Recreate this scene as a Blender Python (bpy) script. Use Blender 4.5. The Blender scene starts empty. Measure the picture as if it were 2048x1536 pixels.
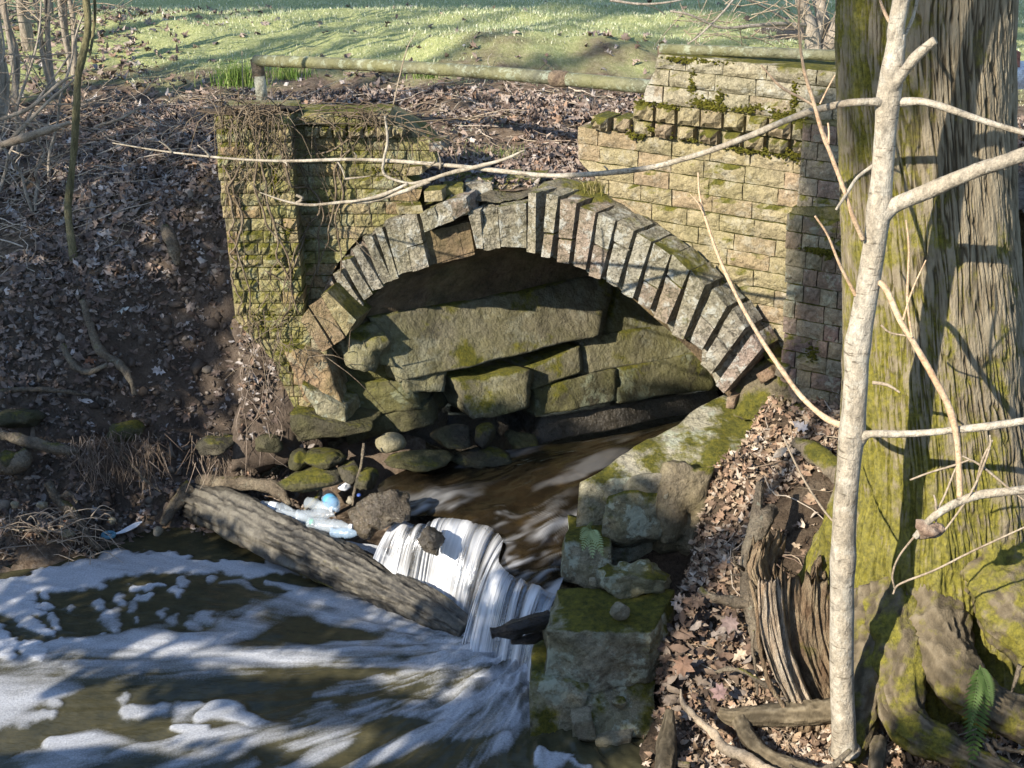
import bpy, bmesh, math, random
import numpy as np
from mathutils import Vector, Matrix

scene = bpy.context.scene
rng = np.random.default_rng(7)
random.seed(7)

# ------------------------------------------------------------------ camera, sky, sun, exposure
FPX = 3000.0                       # focal length in photo pixels (2048 wide)
PITCH = math.radians(22.0)
CAMZ = 3.6
cam_data = bpy.data.cameras.new('camera')
cam_data.sensor_width = 36.0
cam_data.lens = 36.0 * FPX / 2048.0
cam_data.clip_start = 0.05
cam_data.clip_end = 400.0
cam = bpy.data.objects.new('camera', cam_data)
scene.collection.objects.link(cam)
cam.location = (0, 0, CAMZ)
cam.rotation_euler = (math.pi / 2 - PITCH, 0, 0)
scene.camera = cam

SUN_EL = math.radians(29.0)
SUN_AZ = math.radians(45.0)        # direction the light travels, from +X towards +Y
LDIR = np.array([math.cos(SUN_EL) * math.cos(SUN_AZ), math.cos(SUN_EL) * math.sin(SUN_AZ), -math.sin(SUN_EL)])
world = bpy.data.worlds.new('World')
scene.world = world
world.use_nodes = True
wn = world.node_tree
wn.nodes.clear()
sky = wn.nodes.new('ShaderNodeTexSky')
sky.sky_type = 'NISHITA'
sky.sun_disc = False
sky.ozone_density = 2.4
sky.dust_density = 0.4
sky.sun_elevation = SUN_EL
sky.sun_rotation = math.radians(225.0)
bg = wn.nodes.new('ShaderNodeBackground')
bg.inputs['Strength'].default_value = 0.15
wo = wn.nodes.new('ShaderNodeOutputWorld')
wn.links.new(sky.outputs[0], bg.inputs[0])
wn.links.new(bg.outputs[0], wo.inputs[0])
sun_data = bpy.data.lights.new('sun', 'SUN')
sun_data.energy = 4.9
sun_data.angle = math.radians(0.5)
sun_data.color = (1.0, 0.915, 0.79)
sun = bpy.data.objects.new('sun', sun_data)
scene.collection.objects.link(sun)
sun.rotation_euler = Vector(LDIR).to_track_quat('-Z', 'Y').to_euler()
sun.location = (-20, -20, 20)
scene.view_settings.view_transform = 'Standard'
scene.view_settings.look = 'None'
scene.view_settings.exposure = 1.15
scene.view_settings.gamma = 1.0
scene.view_settings.use_curve_mapping = False

# ------------------------------------------------------------------ surveying helpers: photo pixel -> point of the place
CP, SP = math.cos(PITCH), math.sin(PITCH)
def ray(px, py):
    u = (px - 1024.0) / FPX; v = (py - 768.0) / FPX
    return np.array([u, CP - v * SP, -SP - v * CP])
C0 = np.array([0.0, 0.0, CAMZ])
def at_y(px, py, Y):
    d = ray(px, py); return C0 + d * (Y / d[1])
def at_z(px, py, z):
    d = ray(px, py); return C0 + d * ((z - CAMZ) / d[2])
def at_p(px, py, plane, off=0.0):
    n, dd = plane
    d = ray(px, py); return C0 + d * ((dd + off - n @ C0) / (n @ d))
def pix(p):
    """points (N,3) -> photo pixels (N,2)"""
    q = np.asarray(p, float) - C0
    f = q[:, 1] * CP - q[:, 2] * SP
    return np.stack([1024 + FPX * q[:, 0] / f, 768 + FPX * (-q[:, 1] * SP - q[:, 2] * CP) / f], 1)
ANG = math.radians(32.0)
ER = np.array([math.cos(ANG), -math.sin(ANG), 0.0])       # along the right wall, towards the viewer's right
NR = np.array([math.sin(ANG), math.cos(ANG), 0.0])
PR = (NR, 6.19)                                           # right wall face
PL = (np.array([0.0, 1.0, 0.0]), 7.05)                    # left wall face
AXD = np.array([math.cos(math.radians(33)), math.sin(math.radians(33)), 0.0])   # culvert axis
_b = math.radians(25)
NA = np.array([math.sin(math.radians(33)) * math.cos(_b), -math.cos(math.radians(33)) * math.cos(_b), math.sin(_b)])
PA = (NA, float(NA @ at_z(965, 840, 0.52)))               # battered abutment face

# ------------------------------------------------------------------ noise
def _h(ix, iy, iz, seed):
    h = (ix.astype(np.int64) * 374761393 + iy.astype(np.int64) * 668265263 + iz.astype(np.int64) * 2147483647 + seed * 1274126177) & 0xFFFFFFFF
    h = ((h ^ (h >> 13)) * 1274126177) & 0xFFFFFFFF
    h = ((h ^ (h >> 16)) * 2246822519) & 0xFFFFFFFF
    return ((h ^ (h >> 15)) & 0xFFFFFF) / float(0xFFFFFF)
def vnoise(p, seed=0):
    p = np.asarray(p, float)
    if p.shape[1] == 2: p = np.concatenate([p, np.zeros((len(p), 1))], 1)
    i = np.floor(p); f = p - i; f = f * f * (3 - 2 * f); i = i.astype(np.int64)
    x, y, z = i.T; fx, fy, fz = f.T
    def L(a, b, t): return a + (b - a) * t
    r = L(L(L(_h(x, y, z, seed), _h(x + 1, y, z, seed), fx), L(_h(x, y + 1, z, seed), _h(x + 1, y + 1, z, seed), fx), fy),
          L(L(_h(x, y, z + 1, seed), _h(x + 1, y, z + 1, seed), fx), L(_h(x, y + 1, z + 1, seed), _h(x + 1, y + 1, z + 1, seed), fx), fy), fz)
    return r * 2 - 1
def fbm(p, seed=0, octv=4, gain=0.5):
    s = 0; a = 1.0; p = np.asarray(p, float)
    for k in range(octv):
        s = s + a * vnoise(p * (2.03 ** k), seed + k * 17); a *= gain
    return s
def sstep(a, b, x):
    t = np.clip((x - a) / (b - a), 0, 1); return t * t * (3 - 2 * t)

# ------------------------------------------------------------------ object helpers
COLL = scene.collection
def tag(o, label=None, cat=None, group=None, kind=None):
    if label: o['label'] = label
    if cat: o['category'] = cat
    if group: o['group'] = group
    if kind: o['kind'] = kind
    return o
def thing(name, label, cat, loc, group=None):
    o = bpy.data.objects.new(name, None); COLL.objects.link(o)
    o.location = loc; o.empty_display_size = 0.1
    return tag(o, label, cat, group)
def attach(o, parent):
    if parent is not None:
        o.parent = parent
        o.matrix_parent_inverse = Matrix.Translation(-Vector(parent.location))
def raw_mesh(name, v, f, m, smooth=True, cols=None, attrs=None):
    me = bpy.data.meshes.new(name)
    v = np.asarray(v, np.float32)
    if isinstance(f, np.ndarray):
        n, k = f.shape
        me.vertices.add(len(v)); me.vertices.foreach_set('co', v.ravel())
        me.loops.add(n * k); me.loops.foreach_set('vertex_index', f.astype(np.int32).ravel())
        me.polygons.add(n)
        me.polygons.foreach_set('loop_start', np.arange(0, n * k, k, dtype=np.int32))
        me.polygons.foreach_set('loop_total', np.full(n, k, np.int32))
        me.update(calc_edges=True)
    else:
        me.from_pydata([tuple(map(float, q)) for q in v], [], f)
        me.update()
    if m is not None: me.materials.append(m)
    if smooth: me.polygons.foreach_set('use_smooth', np.ones(len(me.polygons), bool))
    if cols is not None:
        a = me.color_attributes.new('col', 'FLOAT_COLOR', 'POINT')
        c = np.ones((len(v), 4), np.float32); c[:, :3] = cols
        a.data.foreach_set('color', c.ravel())
    for k, val in (attrs or {}).items():
        a = me.attributes.new(k, 'FLOAT', 'POINT'); a.data.foreach_set('value', np.asarray(val, np.float32))
    return me
def mk(name, v, f, m, parent=None, smooth=True, cols=None, attrs=None):
    o = bpy.data.objects.new(name, raw_mesh(name, v, f, m, smooth, cols, attrs))
    COLL.objects.link(o); attach(o, parent)
    return o
def solo(name, label, cat, v, f, m, group=None, **kw):
    """a thing that is one mesh, its origin at its base"""
    v = np.asarray(v, float)
    c = v.mean(0); c[2] = v[:, 2].min()
    o = mk(name, v - c, f, m, None, **kw); o.location = c
    return tag(o, label, cat, group)
class Geo:
    def __init__(s): s.v = []; s.f = []; s.n = 0; s.c = []
    def add(s, v, f, col=None):
        v = np.asarray(v, float)
        if isinstance(f, np.ndarray): f = f.tolist()
        s.f += [[i + s.n for i in q] for q in f]
        s.v.append(v); s.n += len(v)
        s.c.append(np.tile(col if col is not None else (1, 1, 1), (len(v), 1)))
        return s
    def V(s): return np.concatenate(s.v)
    def build(s, name, m, parent=None, smooth=True, usecol=False):
        return mk(name, s.V(), s.f, m, parent, smooth, np.concatenate(s.c) if usecol else None)
    def solo(s, name, label, cat, m, group=None, **kw):
        return solo(name, label, cat, s.V(), s.f, m, group, **kw)
def gridf(nu, nv, wrapu=False):
    """quads of a grid stored row by row: index = j*nu + i"""
    i = np.arange(nu if wrapu else nu - 1); j = np.arange(nv - 1)
    I, J = np.meshgrid(i, j)
    I2 = (I + 1) % nu
    return np.stack([J * nu + I, J * nu + I2, (J + 1) * nu + I2, (J + 1) * nu + I], -1).reshape(-1, 4)
def smooth_path(pts, n):
    """Catmull-Rom through pts -> n points"""
    p = np.asarray(pts, float)
    if len(p) == 2: return p[0] + (p[1] - p[0]) * np.linspace(0, 1, n)[:, None]
    q = np.concatenate([[2 * p[0] - p[1]], p, [2 * p[-1] - p[-2]]])
    t = np.linspace(0, len(p) - 1 - 1e-6, n); k = t.astype(int); f = (t - k)[:, None]
    a, b, c, d = q[k], q[k + 1], q[k + 2], q[k + 3]
    return 0.5 * (2 * b + (c - a) * f + (2 * a - 5 * b + 4 * c - d) * f ** 2 + (3 * b - a - 3 * c + d) * f ** 3)
def tube(pts, rad, sides=8, amp=0.0, fq=12.0, seed=0, cap=True):
    p = np.asarray(pts, float); n = len(p)
    r = np.interp(np.linspace(0, 1, n), np.linspace(0, 1, len(np.atleast_1d(rad))), np.atleast_1d(rad))
    tg = np.gradient(p, axis=0); tg /= np.linalg.norm(tg, axis=1)[:, None] + 1e-9
    ref = np.array([0.0, 0, 1]) if abs(tg[:, 2]).mean() < 0.8 else np.array([1.0, 0.3, 0])
    a = np.cross(tg, ref); a /= np.linalg.norm(a, axis=1)[:, None] + 1e-9
    b = np.cross(tg, a)
    th = np.linspace(0, 2 * np.pi, sides, endpoint=False)
    v = p[:, None] + r[:, None, None] * (np.cos(th)[None, :, None] * a[:, None] + np.sin(th)[None, :, None] * b[:, None])
    v = v.reshape(-1, 3)
    if amp:
        d = fbm(v * fq, seed, 3)
        v = v + (v - np.repeat(p, sides, 0)) * (amp * d)[:, None]
    f = gridf(sides, n, True).tolist()
    if cap: f += [list(range(sides))[::-1], [(n - 1) * sides + i for i in range(sides)]]
    return v, f
def block8(c, n=6, rnd=0.12, amp=0.01, fq=9.0, seed=0):
    """rough stone filling a hexahedron. c: 8 corners, front TL,TR,BR,BL then back TL,TR,BR,BL"""
    c = np.asarray(c, float)
    vid = {}; V = []; Fc = []
    def idx(i, j, k):
        if (i, j, k) not in vid: vid[(i, j, k)] = len(V); V.append((i, j, k))
        return vid[(i, j, k)]
    for ax in range(3):
        for s in (0, n):
            for a in range(n):
                for b in range(n):
                    q = []
                    for da, db in ((0, 0), (1, 0), (1, 1), (0, 1)):
                        t = [0, 0, 0]; t[ax] = s; t[(ax + 1) % 3] = a + da; t[(ax + 2) % 3] = b + db
                        q.append(idx(*t))
                    Fc.append(q if s else q[::-1])
    q = np.array(V, float) / n * 2 - 1
    L = np.linalg.norm(q, axis=1)[:, None]
    m4 = (np.abs(q) ** 6).sum(1)[:, None] ** (1 / 6.)
    q = q * (1 - rnd) + q / m4 * rnd * 0.5 + q / L * rnd * 0.5 * 1.1
    u = (q[:, 0:1] + 1) / 2; w = (q[:, 1:2] + 1) / 2; d = (q[:, 2:3] + 1) / 2      # u right, w down, d back
    def bil(k): return (c[k] * (1 - u) + c[k + 1] * u) * (1 - w) + (c[k + 3] * (1 - u) + c[k + 2] * u) * w
    v = bil(0) * (1 - d) + bil(4) * d
    ctr = c.mean(0); nr = v - ctr; nr /= np.linalg.norm(nr, axis=1)[:, None] + 1e-9
    v = v + nr * (amp * fbm(v * fq + seed * 3.7, seed, 4))[:, None]
    return v, Fc
def quad_block(q, depth, dirv, **kw):
    q = np.asarray(q, float); return block8(np.concatenate([q, q + np.asarray(dirv, float) * depth]), **kw)
_ico = {}
def ico(sub):
    if sub not in _ico:
        bm = bmesh.new(); bmesh.ops.create_icosphere(bm, subdivisions=sub, radius=1.0)
        _ico[sub] = (np.array([x.co[:] for x in bm.verts]), [[x.index for x in fc.verts] for fc in bm.faces]); bm.free()
    return _ico[sub]
def rock(center, size, seed, sub=3, amp=0.25, rot=0.0, cuts=5, fq=1.6):
    v, f = ico(sub); v = v.copy(); r = np.random.default_rng(seed)
    for _ in range(cuts):
        n = r.normal(size=3); n /= np.linalg.norm(n); h = r.uniform(0.55, 0.85)
        e = v @ n - h; v = v - np.where(e > 0, e * 0.85, 0)[:, None] * n
    v = v * (1 + amp * fbm(v * fq + seed, seed, 4))[:, None]
    v = v * np.asarray(size)
    cz, sz = math.cos(rot), math.sin(rot)
    v = v @ np.array([[cz, sz, 0], [-sz, cz, 0], [0, 0, 1]])
    return v + np.asarray(center), f

# ------------------------------------------------------------------ materials
class NT:
    def __init__(s, name):
        s.m = bpy.data.materials.new(name); s.m.use_nodes = True
        s.t = s.m.node_tree; s.t.nodes.clear()
        s.out = s.n('ShaderNodeOutputMaterial')
    def n(s, typ, **kw):
        nd = s.t.nodes.new(typ)
        for k, v in kw.items(): setattr(nd, k, v)
        return nd
    def l(s, a, b): s.t.links.new(a, b)
    def pos(s, scale=(1, 1, 1), obj=False):
        if obj: src = s.n('ShaderNodeTexCoord').outputs['Object']
        else: src = s.n('ShaderNodeNewGeometry').outputs['Position']
        if tuple(scale) == (1, 1, 1): return src
        mp = s.n('ShaderNodeMapping'); mp.inputs['Scale'].default_value = scale
        s.l(src, mp.inputs[0]); return mp.outputs[0]
    def noise(s, scale, detail=4, rough=0.55, src=None, dist=0.0):
        nd = s.n('ShaderNodeTexNoise'); nd.inputs['Scale'].default_value = scale
        nd.inputs['Detail'].default_value = detail; nd.inputs['Roughness'].default_value = rough
        nd.inputs['Distortion'].default_value = dist
        s.l(src if src is not None else s.pos(), nd.inputs['Vector']); return nd.outputs[0]
    def ramp(s, fac, stops, const=False):
        nd = s.n('ShaderNodeValToRGB'); cr = nd.color_ramp
        cr.interpolation = 'CONSTANT' if const else 'LINEAR'
        while len(cr.elements) < len(stops): cr.elements.new(0.5)
        for e, (p, c) in zip(cr.elements, stops):
            e.position = p; e.color = (*c, 1) if hasattr(c, '__len__') else (c, c, c, 1)
        s.l(fac, nd.inputs[0]); return nd.outputs[0]
    def mix(s, fac, a, b, mode='MIX'):
        nd = s.n('ShaderNodeMix', data_type='RGBA', blend_type=mode)
        for sock, val in ((nd.inputs[0], fac), (nd.inputs[6], a), (nd.inputs[7], b)):
            if hasattr(val, 'links'): s.l(val, sock)
            elif hasattr(val, '__len__'): sock.default_value = (*val, 1)
            else: sock.default_value = val
        return nd.outputs[2]
    def math(s, op, a, b=0.0, clamp=False):
        nd = s.n('ShaderNodeMath', operation=op, use_clamp=clamp)
        for sock, val in zip(nd.inputs, (a, b)):
            if hasattr(val, 'links'): s.l(val, sock)
            else: sock.default_value = val
        return nd.outputs[0]
    def nz(s):
        sp = s.n('ShaderNodeSeparateXYZ'); s.l(s.n('ShaderNodeNewGeometry').outputs['Normal'], sp.inputs[0]); return sp.outputs[2]
    def bump(s, h, strength=0.5, dist=0.01, prev=None):
        nd = s.n('ShaderNodeBump'); nd.inputs['Strength'].default_value = strength; nd.inputs['Distance'].default_value = dist
        s.l(h, nd.inputs['Height'])
        if prev is not None: s.l(prev, nd.inputs['Normal'])
        return nd.outputs[0]
    def bsdf(s, col, rough=0.85, normal=None, spec=0.3, **kw):
        b = s.n('ShaderNodeBsdfPrincipled')
        for k, val in (('Base Color', col), ('Roughness', rough), ('Specular IOR Level', spec), *kw.items()):
            if hasattr(val, 'links'): s.l(val, b.inputs[k])
            elif hasattr(val, '__len__'): b.inputs[k].default_value = (*val, 1)
            else: b.inputs[k].default_value = val
        if normal is not None: s.l(normal, b.inputs['Normal'])
        s.l(b.outputs[0], s.out.inputs[0]); return b
MOSS = ((0.055, 0.06, 0.012), (0.13, 0.125, 0.02), (0.23, 0.20, 0.025))
def stone_mat(name, cols, sc=6.0, rnd=None, moss=0.0, moss_up=0.5, lichen=0.0, lichen_col=(0.42, 0.47, 0.36), lichen_t=0.54, algae=0.0, dark=0.0, crust=0.0, lent=0.0,
              bump=0.6, bscale=70.0, rough=0.9, spec=0.25, stretch=(1, 1, 1), mossc=MOSS):
    T = NT(name); P = T.pos(stretch)
    n1 = T.noise(sc, 5, 0.6, P)
    k = len(cols)
    c = T.ramp(n1, [(0.3 + 0.4 * i / max(1, k - 1), cc) for i, cc in enumerate(cols)])
    if rnd:
        orr = T.n('ShaderNodeObjectInfo').outputs['Random']
        c2 = T.ramp(orr, [(i / len(rnd), cc) for i, cc in enumerate(rnd)], True)
        c = T.mix(0.62, c, c2)
    n2 = T.noise(sc * 9, 4, 0.65, P)
    c = T.mix(0.8, c, T.ramp(n2, [(0.28, 0.45), (0.5, 0.95), (0.75, 1.3)]), 'MULTIPLY')
    n3 = T.noise(210, 3, 0.75)
    c = T.mix(0.55, c, T.ramp(n3, [(0.3, 0.5), (0.5, 1.0), (0.72, 1.45)]), 'MULTIPLY')
    if crust:
        nc = T.noise(34, 7, 0.78, dist=0.6)
        c = T.mix(T.math('MULTIPLY', T.ramp(nc, [(0.52, 0.0), (0.57, 1.0)]), crust), c, (0.055, 0.048, 0.038))
        nw = T.noise(27, 6, 0.75, T.pos((1.1, 0.9, 1)))
        c = T.mix(T.math('MULTIPLY', T.ramp(nw, [(0.60, 0.0), (0.65, 1.0)]), crust * 0.8), c, lichen_col)
    if lent:
        nt = T.noise(13, 3, 0.6, T.pos((1, 1, 6.5)))
        c = T.mix(T.math('MULTIPLY', T.ramp(nt, [(0.62, 0.0), (0.67, 1.0)]), lent), c, (0.10, 0.08, 0.055))
    if algae:
        na = T.noise(2.3, 5, 0.6)
        c = T.mix(T.math('MULTIPLY', T.ramp(na, [(0.36, 0.0), (0.62, 1.0)]), algae), c, T.mix(0.5, c, (0.20, 0.19, 0.045)))
    if dark:
        nd = T.noise(sc * 1.7, 6, 0.7)
        c = T.mix(T.math('MULTIPLY', T.ramp(nd, [(0.5, 0.0), (0.64, 1.0)]), dark), c, (0.035, 0.03, 0.022))
    if lichen:
        nl = T.noise(sc * 2.2, 7, 0.72)
        c = T.mix(T.math('MULTIPLY', T.ramp(nl, [(lichen_t, 0.0), (lichen_t + 0.05, 1.0)]), lichen), c, lichen_col)
    h = T.noise(bscale, 5, 0.7, P)
    nb = T.bump(h, min(1.0, bump * 1.2), 0.016)
    nb = T.bump(n3, min(1.0, bump * 0.7), 0.006, nb)
    h2 = T.noise(bscale * 0.22, 4, 0.6, P)
    nb = T.bump(h2, min(1.0, bump), 0.04, nb)
    if moss:
        nm = T.noise(3.4, 6, 0.66)
        nm = T.math('ADD', nm, T.math('MULTIPLY', T.nz(), moss_up * 0.3))
        mk_ = T.ramp(nm, [(0.70 - moss * 0.3, 0.0), (0.78 - moss * 0.3, 1.0)])
        mc = T.ramp(T.noise(38.0, 4, 0.7), [(0.3, mossc[0]), (0.5, mossc[1]), (0.72, mossc[2])])
        c = T.mix(mk_, c, mc)
        hm = T.noise(160.0, 3, 0.7)
        nb2 = T.bump(hm, 0.9, 0.02, nb)
        nb = T.mix(mk_, nb, nb2)
    T.bsdf(c, rough, nb, spec)
    return T.m
# ------------------------------------------------------------------ materials of the place
BUFF = [(0.30, 0.25, 0.13), (0.40, 0.33, 0.19), (0.34, 0.26, 0.15), (0.44, 0.37, 0.23)]
m_brick = stone_mat('rock_faced_brick', [(0.22, 0.18, 0.095), (0.34, 0.275, 0.15), (0.39, 0.315, 0.18)], 5,
                    rnd=[(0.36, 0.295, 0.175), (0.30, 0.25, 0.14), (0.38, 0.315, 0.20), (0.34, 0.24, 0.165), (0.32, 0.27, 0.165), (0.37, 0.29, 0.19), (0.27, 0.235, 0.145), (0.31, 0.23, 0.165)],
                    algae=0.5, lichen=0.3, lichen_col=(0.48, 0.45, 0.36), dark=0.3, crust=0.22, moss=0.14, moss_up=0.9, bump=0.85)
m_coping = stone_mat('weathered_coping_brick', [(0.24, 0.205, 0.14), (0.33, 0.285, 0.20), (0.38, 0.34, 0.25)], 4,
                    rnd=[(0.36, 0.31, 0.21), (0.31, 0.275, 0.20), (0.35, 0.27, 0.19), (0.39, 0.35, 0.27)], algae=0.4, lichen=0.5, lichen_col=(0.46, 0.45, 0.38), dark=0.3, crust=0.4, moss=0.16, moss_up=0.8, bump=0.8)
m_brick_mossy = stone_mat('algae_covered_brick', [(0.17, 0.15, 0.07), (0.28, 0.24, 0.115), (0.35, 0.28, 0.16)], 5,
                    rnd=[(0.35, 0.29, 0.15), (0.29, 0.26, 0.10), (0.38, 0.235, 0.155), (0.33, 0.29, 0.16), (0.26, 0.24, 0.09), (0.39, 0.30, 0.19)],
                    algae=0.8, lichen=0.25, dark=0.45, crust=0.35, moss=0.27, moss_up=0.8, bump=0.9)
m_brick_pier = stone_mat('purple_brown_brick', [(0.15, 0.12, 0.095), (0.22, 0.175, 0.13), (0.27, 0.225, 0.165)], 6,
                    rnd=[(0.24, 0.205, 0.15), (0.17, 0.105, 0.105), (0.26, 0.175, 0.135), (0.22, 0.195, 0.135), (0.16, 0.11, 0.10), (0.25, 0.225, 0.165)],
                    algae=0.4, lichen=0.3, crust=0.25, moss=0.22, moss_up=0.8, bump=0.6)
m_voussoir = stone_mat('arch_brick', [(0.19, 0.165, 0.125), (0.29, 0.25, 0.195), (0.34, 0.31, 0.25)], 7,
                    rnd=[(0.30, 0.27, 0.205), (0.31, 0.225, 0.18), (0.27, 0.25, 0.185), (0.36, 0.32, 0.255), (0.28, 0.20, 0.165), (0.34, 0.32, 0.26)],
                    algae=0.4, lichen=0.5, lichen_col=(0.47, 0.48, 0.43), dark=0.45, crust=0.75, moss=0.17, moss_up=0.6, bump=1.0)
m_mortar = stone_mat('mossy_mortar', [(0.15, 0.13, 0.07), (0.23, 0.20, 0.12)], 8, moss=0.30, algae=0.6, bump=0.9)
m_soffit = stone_mat('dark_brown_soffit', [(0.10, 0.07, 0.045), (0.19, 0.13, 0.08), (0.15, 0.12, 0.06)], 4, algae=0.4, dark=0.5, bump=0.9, bscale=40)  # dark brown base with random darker blotches
m_bare = stone_mat('bare_inner_brick', [(0.15, 0.115, 0.08), (0.23, 0.175, 0.12), (0.26, 0.21, 0.15)], 4, rnd=[(0.24, 0.185, 0.125), (0.20, 0.15, 0.105), (0.25, 0.21, 0.15)], algae=0.3, dark=0.3, bump=0.7)
m_skew = stone_mat('orange_brick', [(0.17, 0.115, 0.075), (0.26, 0.175, 0.115), (0.30, 0.23, 0.155)], 6, algae=0.5, crust=0.4, moss=0.2, bump=0.8)
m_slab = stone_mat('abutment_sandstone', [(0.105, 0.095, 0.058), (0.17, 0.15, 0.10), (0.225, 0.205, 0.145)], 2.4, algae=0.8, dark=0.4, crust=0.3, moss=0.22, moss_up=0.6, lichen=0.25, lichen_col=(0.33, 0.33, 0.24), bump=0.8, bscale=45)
m_slab_low = stone_mat('shade_darkened_footing_stone', [(0.045, 0.043, 0.026), (0.085, 0.077, 0.048), (0.13, 0.118, 0.08)], 3, algae=0.7, dark=0.7, crust=0.4, moss=0.32, lichen=0.5, lichen_col=(0.22, 0.24, 0.16), bump=0.9, bscale=45)  # base colour darkened to stand in for shade low in the culvert
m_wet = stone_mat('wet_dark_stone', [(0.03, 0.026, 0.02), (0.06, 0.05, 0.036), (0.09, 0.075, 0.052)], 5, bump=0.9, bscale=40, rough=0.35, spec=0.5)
m_block = stone_mat('mossy_sandstone_block', [(0.20, 0.18, 0.12), (0.29, 0.26, 0.18), (0.36, 0.33, 0.245)], 3.2, algae=0.65, dark=0.5, crust=0.4, moss=0.34, moss_up=0.8, lichen=0.7, lichen_t=0.525, lichen_col=(0.42, 0.45, 0.34), bump=1.0, bscale=45)
m_block_moss = stone_mat('moss_topped_ledge', [(0.24, 0.22, 0.155), (0.33, 0.30, 0.22), (0.38, 0.35, 0.27)], 2.6, algae=0.45, dark=0.35, crust=0.35, moss=0.36, moss_up=0.45, lichen=0.4, bump=0.9, bscale=45)
m_pebble = stone_mat('plain_stone', [(0.20, 0.175, 0.13), (0.28, 0.245, 0.18), (0.33, 0.295, 0.23)], 6, algae=0.5, dark=0.3, crust=0.2, bump=0.6)
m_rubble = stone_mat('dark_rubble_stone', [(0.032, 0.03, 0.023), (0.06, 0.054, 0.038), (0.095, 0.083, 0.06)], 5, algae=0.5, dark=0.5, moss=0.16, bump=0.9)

def make_ground_mat():
    T = NT('earth_litter_and_lawn'); P = T.pos()
    sp = T.n('ShaderNodeSeparateXYZ'); T.l(P, sp.inputs[0])
    n = T.noise(9, 6, 0.65)
    dirt = T.ramp(n, [(0.3, (0.055, 0.042, 0.033)), (0.55, (0.125, 0.097, 0.074)), (0.75, (0.20, 0.16, 0.125))])
    lit = T.ramp(T.noise(30, 5, 0.7), [(0.3, (0.06, 0.042, 0.03)), (0.5, (0.15, 0.11, 0.075)), (0.72, (0.26, 0.21, 0.16))])
    flat = T.ramp(T.math('ADD', T.nz(), T.math('MULTIPLY', n, 0.5)), [(0.72, 0.0), (1.0, 1.0)])
    c = T.mix(flat, dirt, lit)
    g1 = T.noise(60, 4, 0.7, T.pos((1, 0.35, 1)))
    grass = T.ramp(g1, [(0.25, (0.19, 0.22, 0.08)), (0.5, (0.34, 0.36, 0.15)), (0.75, (0.52, 0.50, 0.28))])
    patch = T.noise(1.1, 5, 0.6)
    far = T.math('MULTIPLY', T.math('SUBTRACT', T.math('ADD', sp.outputs[1], T.math('MULTIPLY', sp.outputs[0], 0.05)), 9.2), 0.4)
    k = T.ramp(T.math('ADD', far, T.math('MULTIPLY', T.math('SUBTRACT', patch, 0.5), 1.6)), [(0.25, 0.0), (0.6, 1.0)])
    c = T.mix(k, c, grass)
    nb = T.bump(T.noise(45, 6, 0.75), 1.0, 0.02)
    nb = T.bump(T.noise(170, 4, 0.7), 0.7, 0.008, nb)
    T.bsdf(c, 0.95, nb, 0.1)
    return T.m
m_ground = make_ground_mat()
m_soil = stone_mat('bare_soil', [(0.045, 0.032, 0.022), (0.085, 0.062, 0.042), (0.13, 0.10, 0.07)], 8, bump=1.0, bscale=60, rough=0.95, spec=0.1)

# ------------------------------------------------------------------ ground behind the stream (left bank, bridge deck, lawn, far rise)
WL_X = np.array([-9, -4, -2.5, -2.1, -1.87, -1.65, -1.4, -1.15, -0.9, -0.6, -0.3, 0.5])
WL_Y = np.array([6.1, 6.35, 6.53, 6.68, 6.9, 6.98, 6.86, 6.70, 6.62, 6.60, 6.75, 6.9])
def wall_y(x):
    return np.where(x < 0.15, 7.17, (6.19 - 0.53 * x) / 0.848 + 0.14)
def ground_z(x, y, rough=True):
    x = np.asarray(x, float); y = np.asarray(y, float)
    w = np.interp(x, WL_X, WL_Y)
    q = np.stack([x, y, 0 * x], 1)
    d = y - w + (0.10 * fbm(q * 1.7, 3, 3) if rough else 0)
    prof = np.interp(d, [-0.6, -0.1, 0.0, 0.22, 0.34, 0.46, 0.75, 1.3, 2.1, 3.7], [-0.3, -0.06, 0.0, 0.13, 0.38, 0.66, 1.0, 1.27, 1.53, 1.65])
    low = np.interp(d, [-0.6, -0.1, 0.0, 0.25, 0.45, 0.8], [-0.3, -0.06, 0.03, 0.16, 0.42, 0.6])
    k = sstep(-0.98, -1.36, x)
    front = prof * k + low * (1 - k)
    lat = sstep(-3.2, -1.3, x)
    deck = 1.70 + 0.02 * vnoise(q * 1.3, 4) + 0.22 * sstep(0.35, 0.8, x) * sstep(9.5, 7.5, y)
    w2 = np.where(x > -1.3, 1.0, lat * sstep(7.1, 8.0, y))
    back = prof * (1 - w2) + deck * w2
    back = np.where((y < 7.16) & (x > -1.45) & (x < -0.3) & (y < wall_y(x)), front * 1.0, back)
    kx = sstep(-1.36, -1.26, x)
    z = np.where(y > wall_y(x) - 0.01, back, back * (1 - kx) + front * kx)
    far = np.interp(y, [9.5, 11, 12.2, 12.9, 14.5, 18, 24, 40, 70, 120], [0, 0.05, 0.12, 0.10, -0.12, -0.36, 0.7, 5.2, 13, 20])
    z = z + far
    if rough:
        z = z + 0.045 * (d > 0.12) * (d < 1.1) * (x < -1.2) * fbm(q * np.array([5, 5, 1]), 10, 4) + 0.035 * fbm(q * 2.6, 5, 3) * np.clip(d * 2, 0.3, 1) + 0.012 * fbm(q * 13, 8, 3) + 0.05 * sstep(0.5, 0.3, d) * (d > 0.05) * fbm(q * 6, 9, 3)
        z = z + 0.17 * np.exp(-((x - 0.15) / 1.1) ** 2 - ((y - 10.6) / 0.8) ** 2) * (1 + 0.4 * fbm(q * 2, 31, 2))
    return z
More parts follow.
